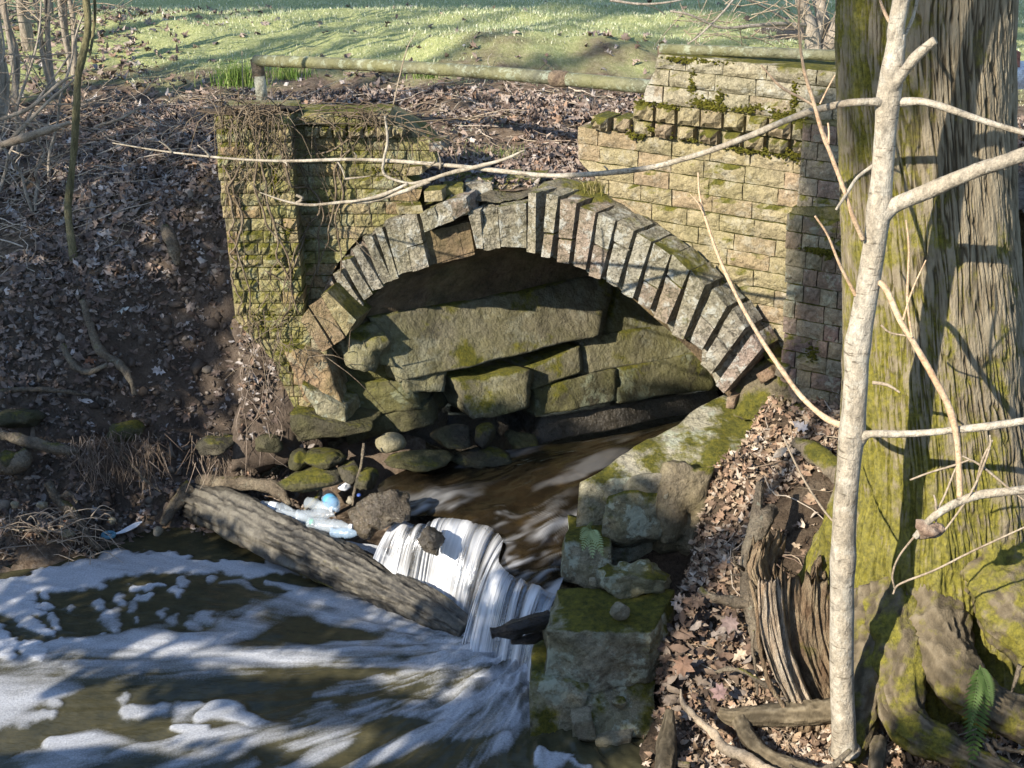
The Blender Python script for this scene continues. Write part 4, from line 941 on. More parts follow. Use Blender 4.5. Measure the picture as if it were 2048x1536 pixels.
boulder(1238, 1405, 5.14, 0.030, 0.027, 0.03, m_block, 'stone', 'small mossy stone resting on the broad step', 'stone', 62, sub=3, amp=0.1)
boulder(1188, 1163, 5.5, 0.022, 0.02, 0.02, m_pebble, 'pebble', 'pale pebble on the back edge of the largest block', 'pebble', 63, sub=2)
blk('mortar_lump', 'lumpy mortar crust along the back of the largest block', [(1200, 1150), (1330, 1160), (1345, 1200), (1200, 1195)], [5.44] * 4, 0.15, (0, 1, 0), m_block, 212, rnd=0.3, amp=0.04, fq=14, cat='mortar')

# ------------------------------------------------------------------ fallen log, driftwood
def make_wood(name, cols, stretch=(4, 4, 30), bump=0.9, moss=0.0, rough=0.85, spec=0.25, sc=1.0):
    return stone_mat(name, cols, sc, stretch=stretch, bump=bump, bscale=6, moss=moss, moss_up=0.9, rough=rough, spec=spec, algae=0.3)
def make_bark(name='furrowed_bark', cols=((0.075, 0.06, 0.038), (0.14, 0.112, 0.072), (0.24, 0.20, 0.135)), rough=0.95, spec=0.15):
    T = NT(name)
    a = T.n('ShaderNodeAttribute'); a.attribute_name = 'ridge'
    n1 = T.noise(30, 5, 0.7, T.pos((1, 1, 0.25)))
    c = T.ramp(T.math('ADD', a.outputs['Fac'], T.math('MULTIPLY', T.math('SUBTRACT', n1, 0.5), 0.9)), [(0.2, cols[0]), (0.55, cols[1]), (0.95, cols[2])])
    m = T.n('ShaderNodeAttribute'); m.attribute_name = 'moss'
    mk_ = T.ramp(T.math('ADD', m.outputs['Fac'], T.math('MULTIPLY', T.math('SUBTRACT', T.noise(9, 6, 0.7), 0.5), 1.1)), [(0.45, 0.0), (0.66, 1.0)])
    mc = T.ramp(T.noise(55, 4, 0.7), [(0.3, (0.06, 0.06, 0.012)), (0.55, (0.17, 0.155, 0.022)), (0.75, (0.27, 0.23, 0.03))])
    c = T.mix(T.math('MULTIPLY', mk_, 0.85), c, mc)
    nb = T.bump(T.noise(60, 5, 0.7, T.pos((1, 1, 0.35))), 0.9, 0.012)
    nb = T.bump(T.noise(180, 3, 0.7), 0.5, 0.006, nb)
    T.bsdf(c, rough, nb, spec); return T.m
m_log = make_bark('wet_log_bark', ((0.022, 0.02, 0.016), (0.07, 0.062, 0.048), (0.17, 0.155, 0.12)), 0.5, 0.45)
m_root = stone_mat('root_bark', [(0.09, 0.07, 0.048), (0.155, 0.125, 0.088), (0.22, 0.185, 0.13)], 8, crust=0.3, bump=0.9, bscale=60, rough=0.9, moss=0.12)
m_drift = stone_mat('black_driftwood', [(0.018, 0.015, 0.012), (0.04, 0.033, 0.026), (0.06, 0.05, 0.038)], 9, stretch=(1, 3, 3), bump=1.0, bscale=40, rough=0.4, spec=0.5)
lp = smooth_path([at_y(395, 1002, 7.02), at_y(470, 1030, 6.78), at_y(560, 1075, 6.56), at_y(660, 1120, 6.36), at_y(760, 1168, 6.16), at_y(850, 1212, 6.0), at_y(935, 1262, 5.86)], 220)
lr = [0.105, 0.115, 0.118, 0.110, 0.098, 0.085, 0.062]
v, f = tube(lp, lr, 90, 0.0)
v = np.array(v); axr = np.repeat(lp, 90, 0); th = np.tile(np.linspace(0, 2 * np.pi, 90, endpoint=False), 220); tt = np.repeat(np.linspace(0, 1, 220), 90)
lq = np.stack([np.cos(th) * 1.0, np.sin(th) * 1.0, tt * 3.0], 1); lq = lq + 0.08 * np.stack([fbm(lq * 3, 305 + k, 3) for k in range(3)], 1)
rdg = fbm(lq * 2.4, 301, 4); lf = np.clip(1 - 2.0 * np.abs(vnoise(lq * np.array([9, 9, 3.2]), 302)), 0, 1) * .6 + np.clip(1 - 2 * np.abs(vnoise(lq * np.array([20, 20, 8]), 303)), 0, 1) * .4
lridge = np.clip(1 - lf, 0, 1) + 0.2 * fbm(lq * 30, 304, 2)
pl_ = sstep(0.05, 0.3, fbm(lq * np.array([1.6, 1.6, 1.4]), 309, 3)); lridge = lridge * (1 - .75 * pl_) + .95 * .75 * pl_
v = axr + (v - axr) * (1 + 0.17 * rdg + 0.13 * (lridge - .7) - .05 * pl_)[:, None]
log = thing('fallen_log', 'thick weathered log slanting from the bank down to the foot of the waterfall', 'log', tuple(lp[110] - np.array([0, 0, 0.1])))
mk('trunk', v, f, m_log, log, attrs={'ridge': np.clip(lridge, 0, 1) * .8, 'moss': 0.20 + 0.25 * rdg + 0.34 * np.exp(-((tt - .52) / .07) ** 2) * (np.cos(th - 1.9) > .2)})
for k, (pts, r_) in enumerate([([at_y(388, 975, 7.0), at_y(350, 1010, 6.95), at_y(325, 1050, 6.88)], [.05, .035, .018]), ([at_y(400, 960, 7.05), at_y(450, 968, 6.95), at_y(520, 970, 6.9), at_y(560, 985, 6.82), at_y(580, 1010, 6.75)], [.03, .04, .035, .035, .015]),
                              ([at_y(440, 1050, 6.75), at_y(490, 1085, 6.6), at_y(520, 1100, 6.52)], [.03, .03, .012])]):
    v, f = tube(smooth_path(pts, 24), r_, 12, 0.35, 14, 310 + k); mk('root', v, f, m_root, log)
dl = smooth_path([at_y(982, 1268, 5.34), at_y(1030, 1258, 5.36), at_y(1100, 1238, 5.42)], 20)
v, f = tube(dl, [.028, .036, .034], 12, 0.4, 16, 320); dw = solo('driftwood', 'short black waterlogged branch stub jutting from the block into the fall', 'driftwood', v, f, m_drift)
v, f = tube(smooth_path([at_y(1022, 1284, 5.36), at_y(1060, 1278, 5.38), at_y(1100, 1262, 5.44)], 14), [.012, .02, .02], 8, 0.3, 16, 321)
solo('driftwood', 'thin black splinter just under the waterlogged stub', 'driftwood', v, f, m_drift)
v, f = tube(smooth_path([at_y(1010, 1250, 5.30), at_y(1050, 1238, 5.30), at_y(1092, 1228, 5.32)], 12), .0028, 5); solo('twig', 'thin pale twig lying on the black waterlogged stub', 'twig', v, f, m_root)
# ------------------------------------------------------------------ trapped plastic bottles and litter
def make_plastic(name, col, rough=0.12, alpha=0.55):
    T = NT(name)
    g = T.n('ShaderNodeBsdfPrincipled'); g.inputs['Base Color'].default_value = (*col, 1); g.inputs['Roughness'].default_value = rough; g.inputs['Specular IOR Level'].default_value = 0.6
    tr = T.n('ShaderNodeBsdfTransparent'); mx = T.n('ShaderNodeMixShader'); mx.inputs[0].default_value = alpha
    T.l(tr.outputs[0], mx.inputs[1]); T.l(g.outputs[0], mx.inputs[2]); T.l(mx.outputs[0], T.out.inputs[0]); return T.m
m_pet = make_plastic('clear_plastic', (0.55, 0.62, 0.68), 0.15, 0.30); m_petb = make_plastic('bluish_plastic', (0.36, 0.50, 0.66), 0.15, 0.34)
def flatm(name, col, rough=0.5):
    T = NT(name); n_ = T.noise(14, 4); T.bsdf(T.mix(0.5, col, T.ramp(n_, [(0.3, tuple(c * 0.6 for c in col)), (0.7, col)])), rough); return T.m
m_lblue = flatm('blue_label', (0.10, 0.36, 0.62)); m_lwhite = flatm('white_plastic', (0.70, 0.72, 0.74)); m_green = flatm('green_plastic', (0.05, 0.42, 0.20)); m_navy = flatm('navy_plastic', (0.04, 0.08, 0.28))
def lathe(prof, axis, base, nseg=16, ribs=True):
    axis = np.asarray(axis, float); axis /= np.linalg.norm(axis); a = np.cross(axis, (0.1, 0.2, 1)); a /= np.linalg.norm(a); b = np.cross(axis, a)
    th = np.linspace(0, 2 * np.pi, nseg, endpoint=False); V = []
    for h, r in prof: V.append(np.asarray(base) + axis * h + r * (np.cos(th)[:, None] * a + np.sin(th)[:, None] * b))
    n_ = len(prof); f = gridf(nseg, n_, True).tolist() + [list(range(nseg))[::-1], [(n_ - 1) * nseg + i for i in range(nseg)]]
    return np.concatenate(V), f
def bottle(px, py, Y, dirv, s_, label, lab_m, cap_m, m=None):
    c = at_y(px, py, Y); ax = np.array(dirv, float); ax /= np.linalg.norm(ax)
    t = thing('plastic_bottle', label, 'bottle', tuple(c), 'plastic bottles trapped behind the log')
    prof = [(0, .010), (.003, .028), (.012, .032)] + [(.018 + .008 * i, .033 - (.005 if i % 2 else 0)) for i in range(13)] + [(.128, .031), (.150, .026), (.168, .016), (.178, .0125), (.190, .0125)]
    prof = [(h * s_, r * s_) for h, r in prof]
    v, f = lathe(prof, ax, c - ax * 0.1 * s_, 18); v += 0.004 * fbm(v * 40, int(px), 2)[:, None]; mk('body', v, f, m or m_pet, t)
    if lab_m: v, f = lathe([(.055 * s_, .0325 * s_), (.057 * s_, .0335 * s_), (.095 * s_, .0335 * s_), (.097 * s_, .0325 * s_)], ax, c - ax * 0.1 * s_, 18); mk('label', v, f, lab_m, t)
    if cap_m: v, f = lathe([(.186 * s_, .010 * s_), (.187 * s_, .0155 * s_), (.201 * s_, .0155 * s_), (.203 * s_, .013 * s_)], ax, c - ax * 0.1 * s_, 14); mk('cap', v, f, cap_m, t)
bottle(660, 1052, 6.50, (1, -.25, .05), 1.15, 'clear ribbed bottle lying nearest the log, lowest of the trapped bottles', None, m_lwhite)
bottle(632, 1030, 6.58, (1, .1, .0), 1.0, 'crushed clear bottle lying behind the lowest trapped bottle', None, None)
bottle(664, 1006, 6.66, (.35, -.9, .1), 1.1, 'bottle with a blue wrapper, tilted up among the trapped litter', m_lblue, None, m_petb)
bottle(640, 1012, 6.66, (.7, -.6, .1), 0.95, 'dented clear bottle left of the blue-wrapped one', None, m_lwhite)
bottle(556, 1018, 6.72, (1, -.35, .0), 1.0, 'clear bottle with a white wrapper touching the top of the log', m_lwhite, None)
bottle(590, 1036, 6.60, (1, -.45, .0), 1.05, 'clear bottle with a green neck half sunk behind the log', None, m_green, m_pet)
bottle(692, 1066, 6.42, (1, -.2, .1), 0.8, 'small bluish bottle at the edge of the foamy basin', None, m_navy, m_petb)
v, f = rock(at_y(690, 972, 6.68), (.035, .03, .02), 71, 3, .2); solo('foam_scrap', 'pale crumpled foam scrap above the trapped bottles', 'scrap', v, f, m_lwhite)
v, f = rock(at_y(700, 1000, 6.6), (.022, .02, .02), 72, 3, .2); solo('pale_stone', 'pale pebble right of the blue-wrapped bottle', 'pebble', v, f, m_pebble)
v, f = rock(at_y(718, 990, 6.55), (.012, .012, .008), 73, 2, .1); solo('bottle_cap', 'navy blue bottle cap on the mud by the thin root', 'bottle cap', v, f, m_navy)
# white spoon-like scrap and blue ring by the left waterline
c = at_z(246, 1066, 0.035)
n = 20; t_ = np.linspace(0, 1, n); wd = np.interp(t_, [0, .35, .6, .85, 1], [.012, .010, .026, .028, .004]); ln = smooth_path([c + np.array([-.07, -.03, -.01]), c, c + np.array([.09, .05, .03])], n)
V = np.concatenate([ln + np.array([-.3, 1, 0]) * wd[:, None] * s_ + np.array([0, 0, .01]) * abs(s_) for s_ in (-1, -.5, 0, .5, 1)]); solo('plastic_scrap', 'white spoon-shaped plastic scrap at the left waterline', 'plastic scrap', V, gridf(n, 5), m_lwhite)
c = at_z(217, 1070, 0.04); th = np.linspace(0, 2 * np.pi, 25); v, f = tube(np.stack([c[0] + .028 * np.cos(th), c[1] + .028 * np.sin(th), c[2] + 0 * th], 1), .011, 8); solo('plastic_ring', 'pale blue plastic ring beside the white scrap', 'plastic ring', v, f, flatm('pale_blue_plastic', (0.14, 0.30, 0.38)))
# ------------------------------------------------------------------ bark
m_bark = make_bark()
m_sap = stone_mat('pale_smooth_bark', [(0.235, 0.195, 0.14), (0.325, 0.28, 0.21), (0.41, 0.365, 0.29)], 6, stretch=(1, 1, 0.55), bump=0.5, bscale=60, dark=0.3, crust=0.12, lent=0.8, lichen=0.25, lichen_col=(0.55, 0.53, 0.45))
m_twig = stone_mat('twig_bark', [(0.20, 0.15, 0.10), (0.30, 0.24, 0.17), (0.36, 0.30, 0.22)], 9, bump=0.3)
m_shoot = stone_mat('tan_shoot', [(0.40, 0.25, 0.14), (0.46, 0.32, 0.20), (0.50, 0.38, 0.25)], 9, bump=0.2, rough=0.6)
m_greenbark = stone_mat('greenish_thin_trunk', [(0.10, 0.09, 0.045), (0.17, 0.15, 0.075), (0.23, 0.20, 0.11)], 14, stretch=(1, 1, .3), bump=0.9, bscale=70, moss=0.16)
m_shrub = stone_mat('grey_shrub_bark', [(0.20, 0.165, 0.125), (0.30, 0.255, 0.20), (0.37, 0.32, 0.26)], 14, stretch=(1, 1, .3), bump=0.7, bscale=60)

# ------------------------------------------------------------------ the big tree on the right bank
tree = thing('old_tree', 'massive deeply furrowed tree trunk with mossy flaring base on the right bank', 'tree', (1.62, 5.25, 0.7))
NT_, NZ_ = 900, 520
zc = np.linspace(0.15, 3.6, NZ_); th = np.linspace(0, 2 * np.pi, NT_, endpoint=False)
TH, ZZ = np.meshgrid(th, zc)
cx = np.interp(zc, [0.1, 0.8, 1.2, 2.0, 2.75, 3.6], [1.72, 1.66, 1.62, 1.51, 1.415, 1.36]); cy = np.interp(zc, [0.1, 1.2, 2.75, 3.6], [5.28, 5.22, 5.20, 5.20])
rb = np.interp(zc, [0.15, 0.5, 0.75, 1.0, 1.3, 1.7, 2.2, 3.6], [0.46, 0.43, 0.395, 0.355, 0.327, 0.312, 0.298, 0.285])
fl_ = np.interp(zc, [0.15, 0.6, 1.0, 1.5, 2.2], [1.0, 0.8, 0.42, 0.15, 0.04])
lobes = sum(a * np.maximum(0, np.cos(TH - t0)) ** p for a, t0, p in [(0.10, math.radians(200), 8), (0.22, math.radians(255), 12), (0.50, math.radians(312), 9), (0.45, math.radians(355), 10), (0.3, math.radians(160), 8), (0.3, 1.2, 8)])
R = rb[:, None] * (1 + fl_[:, None] * (lobes * 1.15 - 0.16))
tw = TH + 0.16 * ZZ + 0.05 * fbm(np.stack([np.cos(TH).ravel() * 1.4, np.sin(TH).ravel() * 1.4, ZZ.ravel() * 1.2], 1), 501, 3).reshape(TH.shape)
bq = np.stack([np.cos(tw).ravel(), np.sin(tw).ravel(), ZZ.ravel()], 1)
bq = bq + 0.018 * np.stack([fbm(bq * np.array([3, 3, 2.5]), 507 + k, 3) for k in range(3)], 1)
f1_ = vnoise(bq * np.array([23, 23, 5.0]), 502); f2_ = vnoise(bq * np.array([42, 42, 12]), 503); f3_ = fbm(bq * np.array([60, 60, 22]), 504, 3)
ridge = np.clip(1 - 1.9 * np.abs(f1_), 0, 1) * 0.62 + np.clip(1 - 1.8 * np.abs(f2_), 0, 1) * 0.42
ridge = np.clip(1 - ridge, 0, 1); ridge = sstep(0.06, 0.52, ridge) * (.82 + .18 * vnoise(bq * np.array([12, 12, 16]), 509)) + 0.18 * f3_
broad = fbm(np.stack([np.cos(TH).ravel() * 1.6, np.sin(TH).ravel() * 1.6, ZZ.ravel() * 1.1], 1), 505, 3)
lowbark = np.interp(ZZ.ravel(), [0.4, 1.1, 1.5], [0.6, 0.85, 1.0])
Rr = R.ravel() * (1 + 0.05 * broad) + 0.013 * (ridge - 0.6) * lowbark + 0.05 * np.interp(ZZ.ravel(), [0.3, 1.0, 1.3], [1, .5, 0]) * fbm(bq * np.array([5, 5, 4.5]), 506, 4)
tv = np.stack([np.repeat(cx, NT_) + Rr * np.cos(TH.ravel()), np.repeat(cy, NT_) + Rr * np.sin(TH.ravel()), ZZ.ravel()], 1)
west = np.cos(TH.ravel() - math.radians(215))
moss = 0.36 + 0.22 * west + np.interp(ZZ.ravel(), [0.4, 0.9, 1.5, 2.2, 3], [0.34, 0.24, 0.10, 0.02, 0.08]) + 0.16 * broad - 0.12 * (ridge > 0.7)
mk('trunk', tv, gridf(NT_, NZ_, True), m_bark, tree, attrs={'ridge': np.clip(ridge, 0, 1), 'moss': moss})
# upper trunk, limbs and bare crown above the frame
def branchy(g, start, dirv, length, rad, depth, r_, sides=7, up=0.15, spread=0.7, kids=(3, 5)):
    n = max(4, int(length / 0.25)); p = [np.asarray(start, float)]; d = np.asarray(dirv, float); d /= np.linalg.norm(d)
    for i in range(n):
        d = d + r_.normal(size=3) * 0.16 + np.array([0, 0, up * 0.12]); d /= np.linalg.norm(d); p.append(p[-1] + d * length / n)
    v, f = tube(np.array(p), [rad, rad * 0.8, rad * 0.45], sides, cap=False); g.add(v, f)
    if depth <= 0: return
    for k in range(r_.integers(*kids) if depth else 0):
        i = r_.integers(n // 3, n + 1); dd = np.asarray(p[i]) - p[max(0, i - 1)]; dd = dd / np.linalg.norm(dd) + r_.normal(size=3) * spread
        branchy(g, p[i], dd, length * r_.uniform(0.5, 0.75), rad * r_.uniform(0.4, 0.55), depth - 1, r_, max(3, sides - 2), up, spread, kids)
r_ = np.random.default_rng(5)
g = Geo(); v, f = tube(smooth_path([(1.36, 5.2, 3.58), (1.33, 5.2, 5.0), (1.3, 5.3, 7.0), (1.1, 5.6, 10.0)], 20), [.285, .27, .24, .12], 24, 0.06, 5, 9); g.add(v, f)
for k in range(9): branchy(g, (1.25, 5.35, 5.5 + k * 0.5), (math.cos(k * 2.4), math.sin(k * 2.4) + 0.4, 0.7), 3.2 - k * 0.2, 0.09, 3, r_)
g.build('limb', m_shrub, tree)
# roots that leave the base
def mroot(name, pts, rads, sides, seed, parent, amp=0.25, moss=0.4, m=None):
    n_ = 90; sides = sides * 2; p = smooth_path(pts, n_); v, f = tube(p, rads, sides, amp, 5, seed); v = np.array(v)
    ax_ = np.repeat(p, sides, 0); a_ = np.tile(np.linspace(0, 2 * np.pi, sides, endpoint=False), n_); l_ = np.repeat(np.concatenate([[0], np.cumsum(np.linalg.norm(np.diff(p, axis=0), axis=1))]), sides)
    q_ = np.stack([np.cos(a_), np.sin(a_), l_ * 2.2], 1); q_ = q_ + .12 * np.stack([fbm(q_ * 2.5, seed + k, 3) for k in range(3)], 1)
    rdg = np.clip(1 - 2 * np.abs(vnoise(q_ * np.array([7, 7, 2.2]), seed + 3)), 0, 1) * .55 + np.clip(1 - 2 * np.abs(vnoise(q_ * np.array([17, 17, 6]), seed + 4)), 0, 1) * .4
    rdg = np.clip(1 - rdg + .25 * fbm(q_ * 14, seed + 6, 3), 0, 1); big = fbm(v * 9, seed + 8, 3)
    v = ax_ + (v - ax_) * (1 + .24 * (rdg - .7) + .05 * big)[:, None]
    return mk(name, v, f, m or m_bark, parent, attrs={'ridge': rdg * .75, 'moss': np.full(len(v), moss + .08) + 0.14 * big + .22 * fbm(v * 22, seed + 9, 3)})
mroot('root', [at_y(1780, 1180, 5.0), at_y(1800, 1330, 4.75), at_y(1810, 1440, 4.62), at_y(1900, 1500, 4.5), at_y(2040, 1560, 4.4)], [.13, .10, .08, .06, .05], 22, 521, tree, moss=.44)
mroot('root', [at_y(1850, 1200, 4.95), at_y(1900, 1320, 4.72), at_y(1960, 1390, 4.62), at_y(2070, 1450, 4.55)], [.15, .11, .085, .075], 22, 522, tree, moss=.34)
mroot('root', [at_y(1990, 1130, 4.95), at_y(2030, 1230, 4.75), at_y(2090, 1300, 4.65)], [.16, .125, .11], 22, 523, tree, moss=.5)
mroot('root', [at_y(1760, 1200, 5.02), at_y(1735, 1330, 4.82), at_y(1720, 1430, 4.72), at_y(1690, 1520, 4.62)], [.12, .10, .075, .05], 18, 524, tree, moss=.4)
mroot('root', [at_y(1700, 1420, 4.85), at_y(1620, 1425, 4.88), at_y(1540, 1430, 4.92), at_y(1470, 1435, 4.96), at_y(1440, 1425, 5.0)], [.05, .05, .048, .035, .02], 16, 525, tree, amp=.15, moss=.1)
mroot('root', [at_y(1480, 1440, 4.93), at_y(1500, 1480, 4.84), at_y(1550, 1520, 4.74), at_y(1640, 1550, 4.6)], [.03, .032, .03, .03], 12, 526, tree, amp=.2, moss=.05)
mroot('root', [at_y(1340, 1420, 4.98), at_y(1335, 1480, 4.9), at_y(1330, 1550, 4.78)], [.018, .035, .04], 12, 527, tree, amp=.2, moss=.05)
mroot('root', [at_y(1760, 1480, 4.6), at_y(1755, 1510, 4.52), at_y(1750, 1550, 4.45)], [.03, .03, .03], 10, 528, tree, amp=.2, moss=.1)
# mossy root tangle on the right-hand bank above: grey crooked root with forked top
hr = thing('exposed_root', 'grey forked root standing up against the decayed stump', 'root', tuple(at_y(1500, 1250, 5.3)))
mroot('root', [at_y(1520, 965, 5.62), at_y(1512, 1040, 5.5), at_y(1500, 1120, 5.40), at_y(1500, 1190, 5.32), at_y(1512, 1260, 5.22), at_y(1520, 1310, 5.16)], [.016, .022, .040, .038, .03, .015], 16, 531, hr, amp=.2, moss=.05, m=m_root)
mroot('root', [at_y(1508, 1085, 5.44), at_y(1528, 1040, 5.5), at_y(1545, 1020, 5.58)], [.035, .035, .03], 14, 532, hr, amp=.2, moss=.0, m=m_root)
for k, pts in enumerate([[(1490, 1140, 5.36), (1470, 1128, 5.34), (1465, 1105, 5.34)], [(1490, 1150, 5.36), (1460, 1150, 5.34)]]):
    v, f = tube([at_y(*p) for p in pts], [.008, .002], 6, 0.2, 20, 540 + k); mk('rootlet', v, f, m_root, hr)
def solo_root(pts, rads, name, label, cat, seed, m=None, sides=12, amp=0.25, n=40):
    v, f = tube(smooth_path([at_y(*p) for p in pts], n), rads, sides, amp, 12, seed); v = np.array(v); v += 0.004 * fbm(v * 40, seed + 1, 2)[:, None]
    return solo(name, label, cat, v, f, m or m_root)
solo_root([(1402, 1180, 5.42), (1415, 1192, 5.38), (1450, 1200, 5.33), (1500, 1208, 5.28)], [.018, .024, .022, .02], 'exposed_root', 'short stubby root pointing left out of the dirt below the forked root', 'root', 551)
solo_root([(1360, 1380, 5.02), (1375, 1420, 4.96), (1430, 1470, 4.85), (1445, 1495, 4.80), (1500, 1520, 4.72), (1560, 1550, 4.62)], [.006, .013, .016, .018, .02, .02], 'dead_branch', 'bare pointed dead branch sloping down across the lower right bank', 'branch', 552, m_twig)
solo_root([(1430, 1345, 5.06), (1460, 1338, 5.04), (1500, 1350, 5.0), (1540, 1375, 4.96), (1560, 1385, 4.94)], [.006, .010, .012, .012, .008], 'exposed_root', 'thin grey root curving over the leaf pile below the stump', 'root', 553)
solo_root([(1508, 1260, 5.15), (1505, 1300, 5.1), (1512, 1350, 5.04), (1515, 1390, 4.98)], [.004, .006, .006, .004], 'exposed_root', 'thin pale root hanging straight down the dirt face', 'root', 554)
solo_root([(1380, 1530, 4.8), (1330, 1520, 4.86), (1300, 1500, 4.9)], [.012, .008, .003], 'exposed_root', 'small root fanning out under the lowest blocks', 'root', 555)
solo_root([(1700, 1500, 4.5), (1660, 1535, 4.45), (1600, 1545, 4.45), (1580, 1530, 4.46)], [.010, .012, .012, .006], 'exposed_root', 'bent root beside the foot of the sapling', 'root', 556)
solo_root([(1960, 1470, 4.5), (1990, 1510, 4.44), (2020, 1560, 4.4)], [.006, .010, .012], 'exposed_root', 'dark thin root in the hollow right of the hanging fern', 'root', 557)
solo_root([(1985, 1475, 4.5), (2000, 1495, 4.48), (2060, 1505, 4.46)], [.006, .008, .008], 'exposed_root', 'pale crooked root near the lower right corner', 'root', 558)
solo_root([(2040, 1330, 4.5), (2030, 1365, 4.48), (2022, 1385, 4.48)], [.008, .006, .003], 'exposed_root', 'short pale root dangling from the mossy flare at right', 'root', 559)
solo_root([(1590, 885, 5.95), (1625, 905, 5.85), (1680, 945, 5.72), (1760, 990, 5.5)], [.02, .04, .055, .07], 'exposed_root', 'thick mossy root end lying in the litter beside the sapling', 'root', 560, stone_mat('mossy_root', [(0.16, 0.13, 0.09), (0.26, 0.21, 0.15)], 8, moss=0.34, bump=0.9, bscale=50), 16)

# decayed stump: a broken shell of split wood
m_rot = stone_mat('rotten_wood', [(0.13, 0.08, 0.045), (0.23, 0.165, 0.10), (0.34, 0.27, 0.17)], 5, stretch=(5, 5, 0.7), bump=1.0, bscale=20, moss=0.12)
m_rotpale = stone_mat('bleached_split_wood', [(0.30, 0.21, 0.13), (0.44, 0.35, 0.25), (0.52, 0.45, 0.35)], 5, stretch=(5, 5, 0.6), bump=1.0, bscale=20)
stp = thing('rotten_stump', 'jagged hollow shell of a rotten stump leaning beside the sapling', 'stump', tuple(at_y(1620, 1440, 4.95)))
def shell(top, bot, Y0, Y1, m, seed, nu=40, nv=40, jag=0.05, thick=0.02, bulge=0.05, name='wood_shell'):
    """curved upright slab of split wood between a jagged top edge and a bottom edge (photo points)"""
    T_ = smooth_path([at_y(x, y, Y0 + dy) for x, y, dy in top], nu); B_ = smooth_path([at_y(x, y, Y1 + dy) for x, y, dy in bot], nu)
    u = np.linspace(0, 1, nu); T_[:, 2] += jag * (np.abs(fbm(np.stack([u * 16, u * 0 + seed], 1), seed, 3)) - 0.3)
    w = np.linspace(0, 1, nv)[:, None, None]; V = (T_[None] * (1 - w) + B_[None] * w)
    V[:, :, 1] -= bulge * np.sin(np.pi * w[:, :, 0]); V[:, :, 0] -= 0.04 * np.sin(np.pi * w[:, :, 0]) 
    U, W = np.meshgrid(u, np.linspace(0, 1, nv))
    gr = fbm(np.stack([U.ravel() * 14, W.ravel() * 1.6, 0 * U.ravel()], 1), seed + 1, 4, .6).reshape(U.shape)
    V[:, :, 1] -= 0.016 * gr; V[:, :, 0] += 0.006 * gr
    F_ = V.reshape(-1, 3); Bk = F_ + np.array([0.3, 1, 0]) / 1.05 * thick
    n = len(F_); f = gridf(nu, nv).tolist(); f2 = [[i + n for i in q[::-1]] for q in f]
    edge = [j * nu for j in range(nv)] ; e2 = [j * nu + nu - 1 for j in range(nv)]
    side = [[a, b, b + n, a + n] for a, b in zip(edge[:-1], edge[1:])] + [[b, a, a + n, b + n] for a, b in zip(e2[:-1], e2[1:])]
    side += [[i + 1, i, i + n, i + 1 + n] for i in range(nu - 1)] + [[(nv - 1) * nu + i, (nv - 1) * nu + i + 1, (nv - 1) * nu + i + 1 + n, (nv - 1) * nu + i + n] for i in range(nu - 1)]
    return mk(name, np.concatenate([F_, Bk]), f + f2 + side, m, stp)
shell([(1512, 1168, 0), (1528, 1165, -.02), (1548, 1172, -.03), (1562, 1178, 0)], [(1572, 1400, 0), (1592, 1425, 0), (1620, 1440, -.02), (1640, 1440, 0)], 5.05, 4.9, m_rotpale, 601, 30, 50, .03, .03, .02)
shell([(1552, 1150, .02), (1580, 1160, .04), (1610, 1168, .06), (1640, 1172, .06), (1668, 1196, .05)], [(1600, 1380, 0), (1630, 1400, .02), (1660, 1400, .02), (1690, 1390, .02), (1700, 1390, .02)], 5.06, 4.98, m_rot, 602, 50, 40, .07, .03, .03)
shell([(1510, 1090, .02), (1522, 1085, 0), (1540, 1078, .03), (1562, 1082, .08), (1570, 1110, .1)], [(1514, 1180, .02), (1530, 1182, 0), (1545, 1180, .03), (1560, 1176, .08), (1572, 1170, .1)], 5.14, 5.08, m_rot, 603, 34, 26, .04, .03, .015)
shell([(1630, 1140, .1), (1640, 1130, .12), (1648, 1160, .12)], [(1640, 1200, .1), (1650, 1200, .12), (1660, 1200, .12)], 5.1, 5.06, m_rot, 604, 16, 16, .04, .02, .01)
v, f = rock(at_y(1615, 1440, 4.93), (.085, .05, .05), 605, 3, .5); mk('decayed_wood', v, f, m_rot, stp)
for k in range(26):
    x0 = random.uniform(1575, 1665); p = at_y(x0, random.uniform(1420, 1450), 4.88); q = p + np.array([random.uniform(-.015, .015), 0, -random.uniform(.03, .10)])
    v, f = tube([p, (p + q) / 2 + np.array([random.uniform(-.01, .01), 0, 0]), q], [.009, .006, .002], 5, 0.3, 30, 620 + k); mk('splinter', v, f, m_rotpale if k % 3 else m_rot, stp)
solo_root([(1500, 1160, 5.08), (1515, 1230, 5.02), (1520, 1300, 4.97), (1545, 1380, 4.92), (1590, 1440, 4.86)], [.005, .008, .010, .010, .006], 'wood_splinter', 'long curled splinter of bark along the outer edge of the rotten stump', 'splinter', 611, m_rot, 8)

